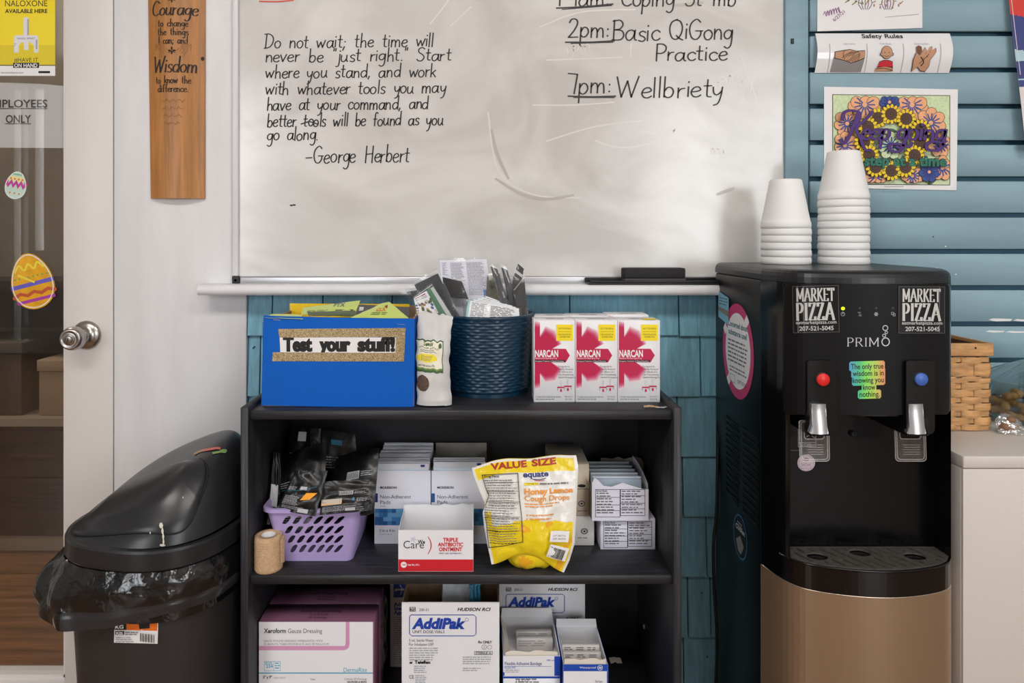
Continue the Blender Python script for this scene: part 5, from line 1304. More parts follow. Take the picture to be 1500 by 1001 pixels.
q = torn(PX(880, 1.415), PX(940, 1.415), PZ(671, 1.415), .003, 7, 9); wallpoly(b, [(PX(880, 1.415), PZ(700, 1.415)), (PX(948, 1.415), PZ(700, 1.415)), (PX(948, 1.415), PZ(690, 1.415))] + list(reversed(q)), yy, yy + .0012, GREYBOARD); b.build('back_flap', t)
b = MB(); b.add([(x0, PY(D) + .004, zf), (x0, y1 - .01, zf), (x0 - .012, y1 - .02, PZ(672, 1.40)), (x0 - .010, PY(D) + .05, PZ(690, 1.33))], [(0, 1, 2, 3)], GREYBOARD); b.build('side_flap', t)
b = MB(); b.grid(lambda a, c: Vector((x1 - .0006 + .002 * sin(a * 3), PY(D) + .002 + (y1 - PY(D) - .006) * a, zf + (.010 + .024 * a) * c - .012 * c * a * a)), 8, 4, FACT); b.build('side_flap', t)
SACH = M('grey foil sachet', (150, 164, 178), .4, bump=(60, .2))
for k in range(5):
    yy = PY(D) + .014 + .022 * k; zz = PZ(699 - 5.4 * k, D + .014 + .022 * k)
    b = MB(); xa, xb = x0 + .004, x1 - .010 - .001 * k
    b.box(xa, xb, yy, yy + .010, z0 + .003, zz - .004, SACH, .001, 1); b.box(xa, xb, yy + .002, yy + .006, zz - .004, zz, M('sachet crimp', (190, 200, 210), .4, bump=(200, .3)), .0008, 1)
    tag(b.build('sachet'), ['front', 'second', 'middle', 'fourth', 'rearmost'][k] + ' grey sachet in the torn drug facts carton', 'sachet', 'grey sachets in the torn carton')

# ================================================================ BOTTOM SHELF
PLUM = M('plum carton', (128, 84, 110), .4); PNK = M('pink stripe', (212, 150, 190), .45); CYN = M('cyan ink', (40, 160, 190), .45)
def xero(D, D2, label, front):
    x0, x1 = PX(379, 1.24), PX(546.5, 1.24) + .002; z0 = ZB + .0004; zt = PZ(911, 1.24)
    b = MB(); b.box(x0, x1, PY(D), PY(D2), z0, zt, PLUM, .0008, 1); f = PF(D); b.h = .0004
    g = Fr((x0, PY(D2), zt), (x1 - x0, 0, 0), (0, -(D2 - D), 0)); g.N = Vector((0, 0, 1))
    b.text(g, 'Xeroform Gauze Dressing', .5, .48, .15, INK, w=.36, al='c'); b.text(g, '5 x 9 inch', .5, .68, .11, INK, w=.16, al='c'); b.text(g, '50 dressings', .5, .83, .10, INK, w=.16, al='c')
    if front:
        b.rect(f, 379.4, 911.3, 546.2, 1030, CARD)
        b.rect(f, 506.5, 911.3, 512, 944, PNK); b.rect(f, 379.4, 946.5, 500, 952.8, PNK)
        b.line(f, [(509.2, 943), (508, 947.5), (504.5, 949.4), (499.5, 949.8)], 6, PNK, smooth=True)
        b.text(f, 'Xeroform', 386.5, 927.5, 6.3, INK, w=32.5, bold=.03); b.text(f, 'Gauze Dressing', 422, 927.5, 6.3, INK, w=50)
        b.text(f, 'GAUZE WOUND DRESSING IMPREGNATED WITH', 386.5, 940.5, 3, INKG, w=86); b.text(f, '3% BISMUTH TRIBROMOPHENATE AND PETROLATUM', 386.5, 945.3, 3, INKG, w=95)
        b.frame(f, 387, 969, 411, 983, .5, CYN); b.rect(f, 401, 969, 401.5, 983, CYN); b.text(f, '234', 390, 978.3, 4, CYN, w=10, bold=.02); b.bars(f, 388, 970.5, 400, 2, 2.2, CYN, seed=1); b.bars(f, 403, 971, 410, 3, 3.5, CYN, seed=2)
        b.text(f, 'DermaRite', 503.5, 984.5, 6.2, CYN, w=34); b.rect(f, 379.4, 985.3, 546.2, 986.8, CYN)
        b.text(f, '5" x 9"', 385.5, 994, 4, INK, w=13, bold=.03); b.text(f, '(13cm x 23cm)', 401, 994, 2.6, INKG, w=17); b.text(f, 'Contains 50 Dressings', 504.5, 996, 2.8, INKG, w=33); b.text(f, 'REORDER # 00292', 509, 1000.4, 2.8, INK, w=28, bold=.02); b.text(f, 'Non', 455.5, 996.5, 2.6, INK)
    tag(b.build('dressing_carton'), label, 'box', 'gauze dressing cartons')
xero(1.24, 1.299, 'front plum and white gauze dressing carton on the bottom shelf', True); xero(1.302, 1.362, 'rear plum gauze dressing carton behind the front one', False)
b = MB(); xx = PX(547, 1.24) + .006; s3 = lambda a, c: Vector((xx + .006 * noise.noise(Vector((a * 5, c * 6, 2))) + .004 * a, PY(1.29) + .05 * a, PZ(980, 1.30) + .13 * c + .006 * noise.noise(Vector((a * 6, c * 3, 8)))))
b.grid(s3, 10, 16, CLEAR); tag(b.build('shrink_wrap'), 'torn clear shrink wrap beside the gauze dressing cartons', 'film')

BLUEI = M('royal blue ink', (24, 66, 168), .45)
def addi(D, D2, px0, px1, ztop, label, open_, dv=0.0):
    x0, x1 = PX(px0, D), PX(px1, D); z0 = ZB + .0004; y0, y1 = PY(D), PY(D2)
    t = thing('vial_carton', label, 'box', ((x0 + x1) / 2, (y0 + y1) / 2, ZB), 'sterile water vial cartons')
    b = MB(); carton(b, x0, x1, y0, y1, z0, ztop, CARD, KRAFT, open_=open_, wall=.002); f = PF(D); b.h = .0005
    k = (px1 - px0) / 144.0; ox = px0 - 588; F = Fn(lambda u, v, h: f.pt(px0 + (u - 588) * k, 883 + dv + (v - 883) * k, h))
    b.frame(F, 599.5, 889.5, 608.5, 896, .7, INK); b.text(F, 'REF', 600.5, 895, 3.6, INK, w=7, bold=.02); b.text(F, '200-51', 613.5, 895.5, 4, INKG, w=14); b.text(F, 'HUDSON RCI', 670, 895.2, 4.6, INK, w=48, ital=.3, bold=.03)
    for q in range(2): b.line(F, [(602, 901 + 0), (694, 901), (697.5, 904), (697.5, 929), (694.5, 932), (603, 932), (599.5, 929), (599.5, 904), (602, 901)], 1.1, BLUEI)
    b.text(F, 'AddiPak', 603, 921, 14.5, BLUEI, w=78, bold=.05, ital=.22); b.ring(F, 684, 908, 2.4, .5, BLUEI); b.text(F, 'UNIT DOSE VIALS', 604, 928, 4.2, INK, w=47)
    b.text(F, '5 mL Sterile Water', 599, 940.5, 4, INKG, w=36); b.text(F, 'For Inhalation USP', 599, 946.5, 4, INKG, w=36); b.bars(F, 599, 949.5, 644, 6, 3.4, INKL, seed=3)
    b.text(F, 'Teleflex', 607, 973, 4.4, INK, w=24, bold=.04); b.poly(F, [(599.5, 973), (599.5, 971), (601, 969), (601, 971), (603.5, 969.5), (603.5, 973)], INK); b.bars(F, 606, 976, 627, 4, 3, INKL, seed=5)
    b.text(F, 'CE', 599, 995, 5, INK, w=7); b.bars(F, 608, 990, 625, 5, 2.6, INKL, seed=6)
    b.text(F, 'Rx ONLY', 701, 943, 3.8, INK, w=20, bold=.02); b.ring(F, 709.5, 948.5, 3.4, .6, INKG); b.text(F, '2', 709.5, 950.2, 3.2, INKG, al='c'); b.ring(F, 717.5, 948.5, 3, .5, INKG); b.frame(F, 695, 954.5, 722, 959.8, .6, INKG); b.text(F, 'STERILE A', 697, 958.8, 3.2, INKG, w=23, bold=.02)
    b.bars(F, 678, 962.5, 721, 4, 3.2, INKL, seed=7, rag=.1); b.bars(F, 678, 979, 706, 2, 3.2, INKL, seed=8)
    b.build('body', t)
    if open_:
        b = MB(); ym = y1 - .003; wallpoly(b, [(x0, ztop), (x1, ztop), (x1 - .004, ZM - .022), (x0 + .003, ZM - .022)], ym, ym + .002, KRAFT); b.build('back_flap', t)
        b = MB(); b.add([(x1, y0 + .01, ztop - .001), (x1, y1 - .006, ztop - .001), (x1 + .004, y1 - .012, ZM - .03), (x1 + .0005, y0 + .06, ZM - .024)], [(0, 1, 2, 3)], KRAFT); b.build('side_flap', t)
    return x0, x1, y0, y1
ax0, ax1, ay0, ay1 = addi(1.24, 1.345, 588.5, 731.5, PZ(883, 1.24), 'open sterile water vial carton in the middle of the bottom shelf', True)
addi(1.385, 1.455, 731, 857, PZ(843, 1.385), 'closed sterile water vial carton standing behind the bandage boxes', False, dv=-28)
b = MB(); xx, yy = (ax0 + ax1) / 2 + .01, (ay0 + ay1) / 2
b.grid(lambda a, c: Vector((PX(648, 1.30) + .06 * a, PY(1.285) + .03 * c, PZ(864, 1.29) - .03 * (1 - c) + .008 * noise.noise(Vector((a * 6, c * 5, 1))))), 12, 6, M('crumpled white liner', (206, 210, 216), .6)); tag(b.build('paper_liner'), 'white crumpled liner in the open vial carton', 'paper')
VT = M('teal vial plastic', (60, 130, 160), .3)
for k in range(3):
    b = MB(); x = PX(691 + k * 5, 1.275); y = PY(1.275); zc = PZ(864 + k, 1.275)
    b.lathe([(0, -.09), (.0042, -.09), (.0044, -.014), (.003, -.006), (.0028, .004), (.0046, .006), (.0046, .010), (0, .010)], (x, y + .006 * k, zc), VT, 14); tag(b.build('vial'), ['teal vial nearest the white liner', 'middle teal vial in the open carton', 'teal vial nearest the carton flap'][k], 'vial', 'teal vials in the open carton')
# white and blue carton behind
D = DEPTH(978, ZB); x0, x1 = PX(571.5, D), PX(640, D)
b = MB(); b.box(x0, x1, PY(D), PY(1.455), ZB + .0004, PZ(847, D), CARD, .0008, 1); f = PF(D); b.h = .0004
b.rect(f, 576.5, 848, 612, 875.5, BLUEI); b.line(f, [(578, 866), (589, 863), (596, 865)], 1.2, PAPER); b.line(f, [(586, 857), (589, 863), (587, 871)], 1, PAPER); b.text(f, 'MEDLINE', 578.5, 865.2, 2.6, PAPER, w=13, bold=.03)
for k, (s_, w_) in enumerate((('Addipak', 26), ('Sterile', 22), ('Agua', 16))): b.text(f, s_, 577, 888 + k * 6, 5, BLUEI, w=w_, bold=.03)
b.bars(f, 576.5, 904, 604, 22, 3.2, INKL, seed=31); b.build('x') if False else tag(b.build('saline_carton'), 'white and blue carton partly hidden behind the open vial carton', 'box')

# bandage boxes
BBOX = M('bandage blue', (24, 74, 176), .4); CREAM = M('cream paper', (222, 214, 200), .6)
def bband(x0, x1, y0, y1, z0, z1, label, top_open, kind):
    t = thing('bandage_box', label, 'box', ((x0 + x1) / 2, (y0 + y1) / 2, z0), 'adhesive bandage boxes'); b = MB()
    if top_open: carton(b, x0, x1, y0, y1, z0, z1, CARD, CARD, wall=.0012)
    else: b.box(x0, x1, y0, y1, z0, z1, CARD, .0006, 1)
    D = y0 - CY; f = PF(D); b.h = .0004
    b.box(x0 - .0006, x0, y0, y1, z0, z1, BBOX); b.box(x1, x1 + .0006, y0, y1, z0, z1, BBOX)
    return t, b, f
D = 1.243; x0, x1 = PX(737, D), PX(820.5, D); zu0 = PZ(990.5, D); zu1 = PZ(961.5, D); yb2 = PY(1.372)
t, b, f = bband(x0, x1, PY(D) + .001, yb2, ZB + .0004, zu0 - .0006, 'lower flexible bandage box beneath the open one', False, 0)
b.rect(f, 737.2, 991.2, 820, 994, BBOX); b.bars(f, 755, 994.5, 790, 2, 4, INKG, seed=3); b.text(f, '1 in x 3 in', 756, 998.5, 3.4, INKG); b.build('body', t)
t, b, f = bband(x0, x1, PY(D), yb2, zu0, zu1, 'open flexible adhesive bandage box on top of the lower one', True, 0)
b.rect(f, 812, 961.6, 820.4, 990.2, BBOX); b.rect(f, 737, 985, 739, 990.2, BBOX); b.text(f, 'Flexible Adhesive Bandage', 739.5, 974.5, 4.6, NAVY, w=54); b.text(f, 'FLEX FIT', 739.5, 980, 3.2, BBOX, w=16); b.text(f, '100 count', 801, 968.5, 2.6, BBOX); b.bars(f, 740, 981.5, 765, 2, 2.6, INKL, seed=5); b.rect(f, 739.5, 976.2, 808, 976.6, BBOX); b.build('body', t)
b = MB(); b.add([(x0, yb2 - .002, zu1), (x1, yb2 - .002, zu1), (x1 - .003, yb2 + .002, zu1 + .016), (x0 + .002, yb2 + .002, zu1 + .016)], [(0, 1, 2, 3)], CARD); b.build('back_flap', t)
b = MB(); q = torn(x0 + .004, x1 - .004, zu1 + .006, .003, 9, 21); wallpoly(b, [(x0 + .004, zu0 + .002), (x1 - .004, zu0 + .002)] + list(reversed(q)), PY(D) + .004, PY(D) + .0048, CREAM); b.build('torn_liner', t)
b = MB(); b.grid(lambda a, c: Vector((x0 + .0015 + .010 * c + .002 * sin(a * 5), PY(D) + .004 + (yb2 - PY(D) - .012) * a, zu1 + .004 - .016 * c)), 8, 3, CREAM); b.build('side_flap', t)
PKT = M('bandage wrapper', (206, 202, 200), .5)
for k in range(2):
    yy = PY(D) + .070 + .022 * k; b = MB(); xa = x0 + .028; b.box(xa, x1 - .006, yy, yy + .010, zu0 + .002, zu1 - .010 + .0012 * k, PKT, .001, 1)
    g = Fr((xa, yy, zu1 - .010 + .0012 * k), (x1 - .006 - xa, 0, 0), (0, -.0001, -.02)); g.N = Vector((0, -1, 0)); b.h = .0004; b.bars(g, .05, .15, .9, 3, .22, INKL, seed=k)
    tag(b.build('bandage_wrapper'), ('front' if k == 0 else 'rearmost') + ' wrapped bandages in the open box on the bottom shelf', 'bandage', 'wrapped bandages in the open box')
D = 1.222; x0, x1 = PX(825.5, D), PX(890.5, D); z1 = PZ(974.5, D); y1 = PY(1.342)
t, b, f = bband(x0, x1, PY(D), y1, ZB + .0004, z1, 'open upright bandage box with blue band at the end of the bottom shelf', True, 1)
b.rect(f, 825.7, 973.5, 890.3, 983.5, BBOX); b.text(f, 'Waterproof', 849, 979.5, 2.8, PAPER, w=24); b.ring(f, 879, 978.5, 3.6, .6, PAPER); b.text(f, '50', 879, 980, 3, PAPER, al='c', bold=.03); b.text(f, 'Strips', 872, 1000, 3.2, NAVY); b.rect(f, 889, 984, 890.3, 1030, BBOX); b.build('body', t)
b = MB(); b.add([(x0, y1 - .002, z1), (x1, y1 - .002, z1), (x1 - .001, y1 + .004, z1 + .013), (x0 + .001, y1 + .004, z1 + .013)], [(0, 1, 2, 3)], CARD); b.build('back_flap', t)
b = MB(); q = torn(x0 + .002, x1 - .003, z1 + .008, .0025, 8, 33); wallpoly(b, [(x0 + .002, z1 - .03), (x1 - .003, z1 - .03)] + list(reversed(q)), PY(D) + .003, PY(D) + .0038, CREAM); b.build('torn_liner', t)
for k in range(3):
    yy = PY(D) + .026 + .016 * k; b = MB(); b.box(x0 + .004, x1 - .005, yy, yy + .008, z1 - .07, z1 - .008 + .004 * k, PKT, .001, 1)
    g = Fr((x0 + .004, yy, z1 - .008 + .004 * k), (x1 - x0 - .009, 0, 0), (0, -.0001, -.03)); g.N = Vector((0, -1, 0)); b.h = .0004
    for c_ in range(3): b.bars(g, .06 + c_ * .31, .1, .28 + c_ * .31, 4, .12, INKG, seed=k + c_)
    tag(b.build('bandage_wrapper'), ('front' if k == 0 else 'rearmost' if k == 2 else 'middle') + ' wrapped strips in the upright bandage box', 'bandage', 'wrapped strips in the upright box')
b = MB(); qx, qy = PX(903, 1.41), PY(1.41); b.grid(lambda a, c: Vector((qx - .012 + .024 * a, qy + .02 * c, ZB + .0008 + .003 * noise.noise(Vector((a * 4, c * 4, 0))) ** 2 * 4)), 5, 4, CREAM); tag(b.build('paper_scrap'), 'small cream scrap lying on the bottom shelf floor', 'scrap')
# ================================================================ TRASH CAN
BINB = M('black bin plastic', (44, 42, 42), .48, bump=(90, .08)); LIDB = M('black lid plastic', (36, 37, 40), .30, bump=(120, .05), var=(12, .08)); BAGB = M('black bin liner', (16, 16, 17), .17, bump=(17, 1.0, .012), coat=.5)
tcx, tcy, tyaw = -.5805, -.236, R(-12)
thx, thy, tex = .148, .150, 2.6
def se(a, hx=thx, hy=thy, e=tex):
    c, s_ = cos(a), sin(a); return hx * math.copysign(abs(c) ** (2 / e), c), hy * math.copysign(abs(s_) ** (2 / e), s_)
def tw(x, y, z): return Vector((tcx + x * cos(tyaw) - y * sin(tyaw), tcy + x * sin(tyaw) + y * cos(tyaw), z))
zr0, zr1 = .541, .575
t = thing('trash_can', 'black swing lid trash can with black liner beside the bookshelf and the white door', 'trash can', (tcx, tcy, 0))
N = 96
b = MB()
def body(a, c):
    k = .80 + .17 * c; x, y = se(2 * pi * a); return tw(x * k, y * k, .002 + (zr0 - .002) * c)
b.grid(body, N, 20, BINB); b.add([body(i / N, 0) for i in range(N)], [tuple(reversed(range(N)))], BINB)
bo = b.build('body', t)
# lid: skirt, dome and swing flap
def smooth(x): x = min(max(x, 0), 1); return x * x * (3 - 2 * x)
def norm(x, y): return (abs(x / thx) ** tex + abs(y / thy) ** tex) ** (1 / tex)
def dome(x, y):
    s_ = norm(x, y); q = tw(x, y, 0); tt = ((q.x - tcx) * .93 + (q.y - tcy) * .36) / .15; k = .014 + .074 * max(0, min(2, tt + 1)); ex = 2.8 + 4.5 * smooth((y / thy + .9) / 1.5)
    return zr1 + k * max(0, 1 - s_ ** ex) ** .62
b = MB()
prof = [(1.0, zr0), (1.012, zr0 + .003), (1.012, zr1 - .004), (1.0, zr1), (.955, zr1 + .001)]
for i in range(len(prof) - 1):
    b.grid(lambda a, c, i=i: tw(*(q * (prof[i][0] + (prof[i + 1][0] - prof[i][0]) * c) for q in se(2 * pi * a)), prof[i][1] + (prof[i + 1][1] - prof[i][1]) * c), N, 1, LIDB)
b.grid(lambda a, c: (lambda x, y: tw(x, y, dome(x / .955 * .999, y / .955 * .999)))(*(q * .955 * (1 - c) for q in se(2 * pi * a))), N, 40, LIDB)
b.grid(lambda a, c: tw(*(q * (1.0 - .06 * c) for q in se(2 * pi * a)), zr0), N, 1, LIDB)
lid = b.build('lid', t)
# swing flap: raised panel over the front of the dome
fcx, fcy, fhx, fhy = -.001, -.075, .117, .059
def flap(a, c):
    ang = 2 * pi * a; x, y = se(ang, fhx, fhy, 3.4 if sin(ang) > 0 else 2.6); y += 0
    k = 1 - c
    X, Y = fcx + x * k, fcy + y * k; e = c * 10
    lift = .0065 * min(1, e * 2.2) ** .5 - .001 + .007 * smooth((c - .08) / .30) * (1 if True else 0)
    return tw(X, Y, dome(X / .955, Y / .955) + lift)
b = MB(); b.grid(flap, N, 50, LIDB); fl = b.build('swing_flap', t)
b = MB(); b.tube([flap(i / 96, .004) + Vector((0, 0, .0008)) for i in range(97)], .0016, M('dark seam', (8, 8, 8), .7), 6); b.build('seam', fl)
# scuffs on the lid
def lidpt(px, py):
    ro = Vector((0, CY, CZ)); d = Vector(((px - VX) / 1000, 1, -(py - HY) / 1000)); p = None
    k = .9
    while k < 1.5:
        q = ro + d * k; lx, ly = q.x - tcx, q.y - tcy; x, y = lx * cos(-tyaw) - ly * sin(-tyaw), lx * sin(-tyaw) + ly * cos(-tyaw)
        if norm(x, y) < .95:
            z = dome(x / .955, y / .955)
            if (((x - fcx) / fhx) ** 2 + ((y - fcy) / fhy) ** 2) < .8: z += .0105
            if q.z <= z: return q - d * .004
        k += .0008
    return ro + d * 1.2
LP = Fn(lambda u, v, h: lidpt(u, v))
b = MB(); WT = M('dried white paint', (206, 202, 190), .6); PS = M('pink scuff', (190, 100, 90), .5); GS = M('green scuff', (120, 150, 84), .5); TS = M('tan scuff', (160, 130, 84), .5)
for u, v, ru, rv in ((236, 770, 3, 4.5), (238, 778, 1.8, 5), (239, 786, 1.5, 6), (239.5, 794, 1.4, 5), (238, 799, 4.5, 2)):
    b.poly(LP, [(u + ru * cos(k), v + rv * sin(k)) for k in (0, 1, 2, 3, 4, 5)], WT)
b.build('paint_drip', t)
for u, v, ru, rv in ((220, 781, .9, 1.8), (268, 729, .8, 1.5)):
    b = MB(); b.poly(LP, [(u + ru * cos(k), v + rv * sin(k)) for k in (0, 1, 2, 3, 4, 5)], WT); b.build('paint_speck', t)
b = MB()
for pts, m in ((((285, 665), (293, 661), (300, 659)), TS), (((298, 660), (308, 658), (318, 656.5), (322, 657)), PS), (((312, 664), (322, 662), (331, 660)), GS)): b.line(LP, list(pts), 3.2, m)
b.poly(LP, [(322, 663), (323, 659), (329, 658), (333, 660), (330, 664)], GS); b.build('scuff', t)
# liner folded out under the lid
rl = random.Random(9)
def liner(a, c):
    ang = 2 * pi * a; x, y = se(ang); fr_ = max(0, -sin(ang)); lf = max(0, -cos(ang)); fl_ = max(0, cos(ang - R(205))) ** 3
    flare = .004 + (.008 + .046 * fl_ + .004 * fr_) * c ** .9
    fold = (.016 * fl_ + .0035) * noise.noise(Vector((cos(ang) * 4.5, sin(ang) * 4.5, c * 1.3))) * (.3 + c) + .0022 * noise.noise(Vector((a * 40, c * 4, 2))) * (1 if c < .8 else .3)
    l = math.hypot(x, y); k = (l + flare + fold + .004 * sin(pi * min(1, c / .75))) / l
    if c > .82: k -= .004 / l * (c - .82) / .18
    drop = .066 + .034 * max(0, cos(ang - R(248))) ** 7 - .008 * fl_ + .004 * noise.noise(Vector((cos(ang) * 3, sin(ang) * 3, 5)))
    q = tw(x * k, y * k, zr0 + .001 - drop * c)
    q.x = min(q.x, -.4235); return q
b = MB(); HEM = M('liner hem band', (46, 46, 48), .24, bump=(16, .35, .006)); b.grid(liner, 240, 40, BAGB, matfn=lambda a, c: HEM if c > .70 and .70 < a < .995 else BAGB); b.grid(lambda a, c: liner(1 - a, c) + Vector((0, .001, 0)) if False else tw(*(q * .985 for q in se(2 * pi * a)), zr0 - .085 * c), N, 4, BAGB)
b.build('liner', t)
# price label
def bodypt(px, py):
    ro = Vector((0, CY, CZ)); d = Vector(((px - VX) / 1000, 1, -(py - HY) / 1000)); k = .95
    while k < 1.4:
        q = ro + d * k; lx, ly = q.x - tcx, q.y - tcy; x, y = lx * cos(-tyaw) - ly * sin(-tyaw), lx * sin(-tyaw) + ly * cos(-tyaw)
        if norm(x, y) <= .80 + .17 * q.z / zr0: return q
        k += .0004
    return ro + d * 1.1
BP = Fn(lambda u, v, h: bodypt(u, v) + Vector((0, -h, 0)))
LO = M('label orange', (232, 112, 34), .45); b = MB(); b.h = .001; b.dh = .0003
b.rect(BP, 168, 901, 232, 942, PAPER, 8, 2, rot=1.5); b.rect(BP, 168.3, 890, 231.5, 923, LO, 8, 2, rot=1.5); b.poly(BP, [(201, 888), (222, 888), (220, 920), (205, 921)], INK)
b.rect(BP, 168.5, 912, 186, 922, INK); b.text(BP, 'KG', 170, 920, 5, PAPER, w=12, bold=.03)
b.rect(BP, 170, 923.5, 183, 929, INK); b.text(BP, 'KIS', 171.5, 928.2, 3.6, PAPER, w=10, bold=.04); b.bars(BP, 185, 924.5, 204, 2, 3, INKG, seed=1); b.bars(BP, 171, 932, 202, 3, 3, INKL, seed=2)
for k in range(16): b.rect(BP, 207 + k * 1.45, 926, 207 + k * 1.45 + (.5 + .5 * (k * 7 % 3 == 0)), 938, INK)
b.build('price_label', t)

# ================================================================ WATER COOLER
CB = M('gloss black plastic', (8, 8, 9), .16, bump=(8, .03)); CM = M('satin black plastic', (10, 10, 11), .36, spec=.4); CT = M('dark charcoal top', (30, 31, 34), .32, bump=(60, .04)); BRZ = M('bronze metal', (156, 130, 104), .36, .5, bump=(3, .03)); GRILL = M('dusty grey grille', (52, 49, 46), .6, var=(120, .25)); SILV2 = M('satin silver', (190, 190, 192), .32, .85)
wx0, wx1 = .4975, .8095; wxc, whw = (wx0 + wx1) / 2, (wx1 - wx0) / 2
DB0, DBK = 1.215, 1.452
def fD(x, off=0.0):
    tt = min(1, abs(x - wxc) / whw); return 1.100 + .045 * tt ** 2 + .070 * tt ** 12 + off
def frontcurve(x0, x1, n=28, off=0.0):
    out = []
    for k in range(n + 1):
        u = k / n
        if x0 == wx0 and x1 == wx1: x = wxc - whw * cos(pi * u)
        else: x = x0 + (x1 - x0) * u
        out.append((x, PY(fD(x, off))))
    return out
wz = 1.033
t = thing('water_cooler', 'black and bronze water cooler with stickers standing between bookshelf and white cabinet', 'water cooler', (wxc, PY(1.28), 0))
def plan(b, x0, x1, z0, z1, yb_, m, off=0.0, n=28, sm=False):
    o = frontcurve(x0, x1, n, off); b.prism(o + [(x1, yb_), (x0, yb_)], [], lambda u, v, h: Vector((u, v, h)), z0, z1, m, sm)
b = MB(); b.box(wx0, wx1, PY(DB0), PY(DBK), .012, wz - .022, CM, .004); b.build('body', t)
# rounded top cover
b = MB(); o = [(wx0 + .0, PY(DBK))] + frontcurve(wx0, wx1, 36) + [(wx1, PY(DBK))]
cxm, cym = wxc, PY(1.29)
def ringz(s_, z): return [Vector((cxm + (x - cxm) * (1 - s_ / whw), cym + (y - cym) * (1 - s_ / .17), z)) for x, y in o]
lv = [(0, wz - .0215), (0, wz - .012), (.0015, wz - .006), (.005, wz - .002), (.010, wz)]
rs_ = [ringz(*l) for l in lv]; n = len(o)
for i in range(len(rs_) - 1):
    for k in range(n):
        j = (k + 1) % n; b.add([rs_[i][k], rs_[i][j], rs_[i + 1][j], rs_[i + 1][k]], [(0, 1, 2, 3)], CT, True)
b.add(rs_[-1], [tuple(range(n))], CT); b.add(rs_[0], [tuple(reversed(range(n)))], CT); b.build('top_cover', t)
# front shell: header band, side cheeks, drip band, bronze lower door
zc1 = PZ(607.5, 1.112); zt_ = .546; zb1 = .5055; cx0, cx1 = .5185, .7875
b = MB(); plan(b, wx0, wx1, zc1, wz - .022, PY(DB0 + .001), CB, n=44, sm=False); hd = b.build('header', t)
b = MB(); plan(b, wx0, cx0, zt_, zc1 - .0003, PY(DB0 + .001), CB, n=10); b.build('cheek', t)
b = MB(); plan(b, cx1, wx1, zt_, zc1 - .0003, PY(DB0 + .001), CB, n=10); b.build('cheek', t)
b = MB(); b.box(cx0, cx1, PY(1.188), PY(DB0 + .001), zt_, zc1 - .0003, M('dark alcove plastic', (6, 6, 7), .2, spec=.22)); b.build('alcove_back', t)
b = MB(); plan(b, wx0, wx1, zb1 + .0006, zt_ - .0006, PY(DB0 + .001), CB, n=44); b.build('drip_band', t)
b = MB(); plan(b, wx0, wx1, .03, zb1 - .0006, PY(DB0 + .001), BRZ, n=44, off=-.0005); b.build('lower_door', t)
b = MB(); b.box(wx0 + .02, wx1 - .02, PY(1.19), PY(DBK - .02), .0005, .012, CM); b.build('foot', t)
# header control panel
def solve(px, off=0.0):
    x = (px - VX) * 1.12 / 1000
    for _ in range(20): x = (px - VX) * fD(x, off) / 1000
    return x
def cool(u, v, h=0.0):
    x = solve(u); D = fD(x); return Vector((x, PY(D) - h, PZ(v, D)))
CF = Fn(cool); CPAN = M('matt black panel', (10, 10, 12), .5, spec=.25, bump=(600, .05))
def panel(pts, h0, h1, m, nx=24):
    b = MB(); us = [p[0] for p in pts]; u0, u1 = min(us), max(us)
    # cut the outline in vertical strips so that it follows the curve
    def yr(u):
        ys = []
        for i in range(len(pts)):
            (xa, ya), (xb, yb_) = pts[i], pts[(i + 1) % len(pts)]
            if xa == xb:
                if abs(xa - u) < 1e-6: ys += [ya, yb_]
            elif min(xa, xb) - 1e-6 <= u <= max(xa, xb) + 1e-6: ys.append(ya + (yb_ - ya) * (u - xa) / (xb - xa))
        return min(ys), max(ys)
    cu = sorted(set([u0 + (u1 - u0) * k / nx for k in range(nx + 1)] + [p[0] for p in pts]))
    for i in range(len(cu) - 1):
        a0, a1 = yr(cu[i]); c0, c1 = yr(cu[i + 1])
        v = [cool(cu[i], a0, h1), cool(cu[i + 1], c0, h1), cool(cu[i + 1], c1, h1), cool(cu[i], a1, h1)]; w_ = [cool(cu[i], a0, h0), cool(cu[i + 1], c0, h0), cool(cu[i + 1], c1, h0), cool(cu[i], a1, h0)]
        b.add(v + w_, [(0, 3, 2, 1), (0, 1, 5, 4), (3, 7, 6, 2)], m)
        if i == 0: b.add(v + w_, [(0, 4, 7, 3)], m)
        if i == len(cu) - 2: b.add(v + w_, [(1, 2, 6, 5)], m)
    return b
def rr(u0, v0, u1, v1, r, rb=None):
    rb = rb or r; p = []
    for cx, cy, a0, q in ((u1 - r, v0 + r, -90, r), (u1 - rb, v1 - rb, 0, rb), (u0 + rb, v1 - rb, 90, rb), (u0 + r, v0 + r, 180, r)):
        for k in range(6): a = R(a0 + 90 * k / 5); p.append((cx + q * cos(a), cy + q * sin(a)))
    return p
b = panel(rr(1151, 416, 1389, 607, 8, 6), 0, .003, CPAN, 30); b.h = .0034
SILK = M('silk white print', (196, 198, 202), .5); SILK2 = M('silk grey print', (160, 162, 168), .5)
b.pen(CF, 'PRIM', 1239, 507, 12.2, SILK, 1.5, w=49, contrast=.35, serif=.14, gap=.12)
b.ring(CF, 1295.5, 500.5, 5.4, 1.5, SILK, 24, rv=5.8); b.ring(CF, 1293.3, 491.3, 2.2, 1.0, SILK); b.ring(CF, 1296.5, 486.8, 1.9, .9, SILK); b.ring(CF, 1295, 480.3, 3.6, 1.1, SILK, 20)
for u in (1257.5, 1281.5, 1306): b.disc(CF, u, 451.5, 2.2, 2.2, INK, 12); b.disc(CF, u + .4, 451, .7, .7, INKG, 6)
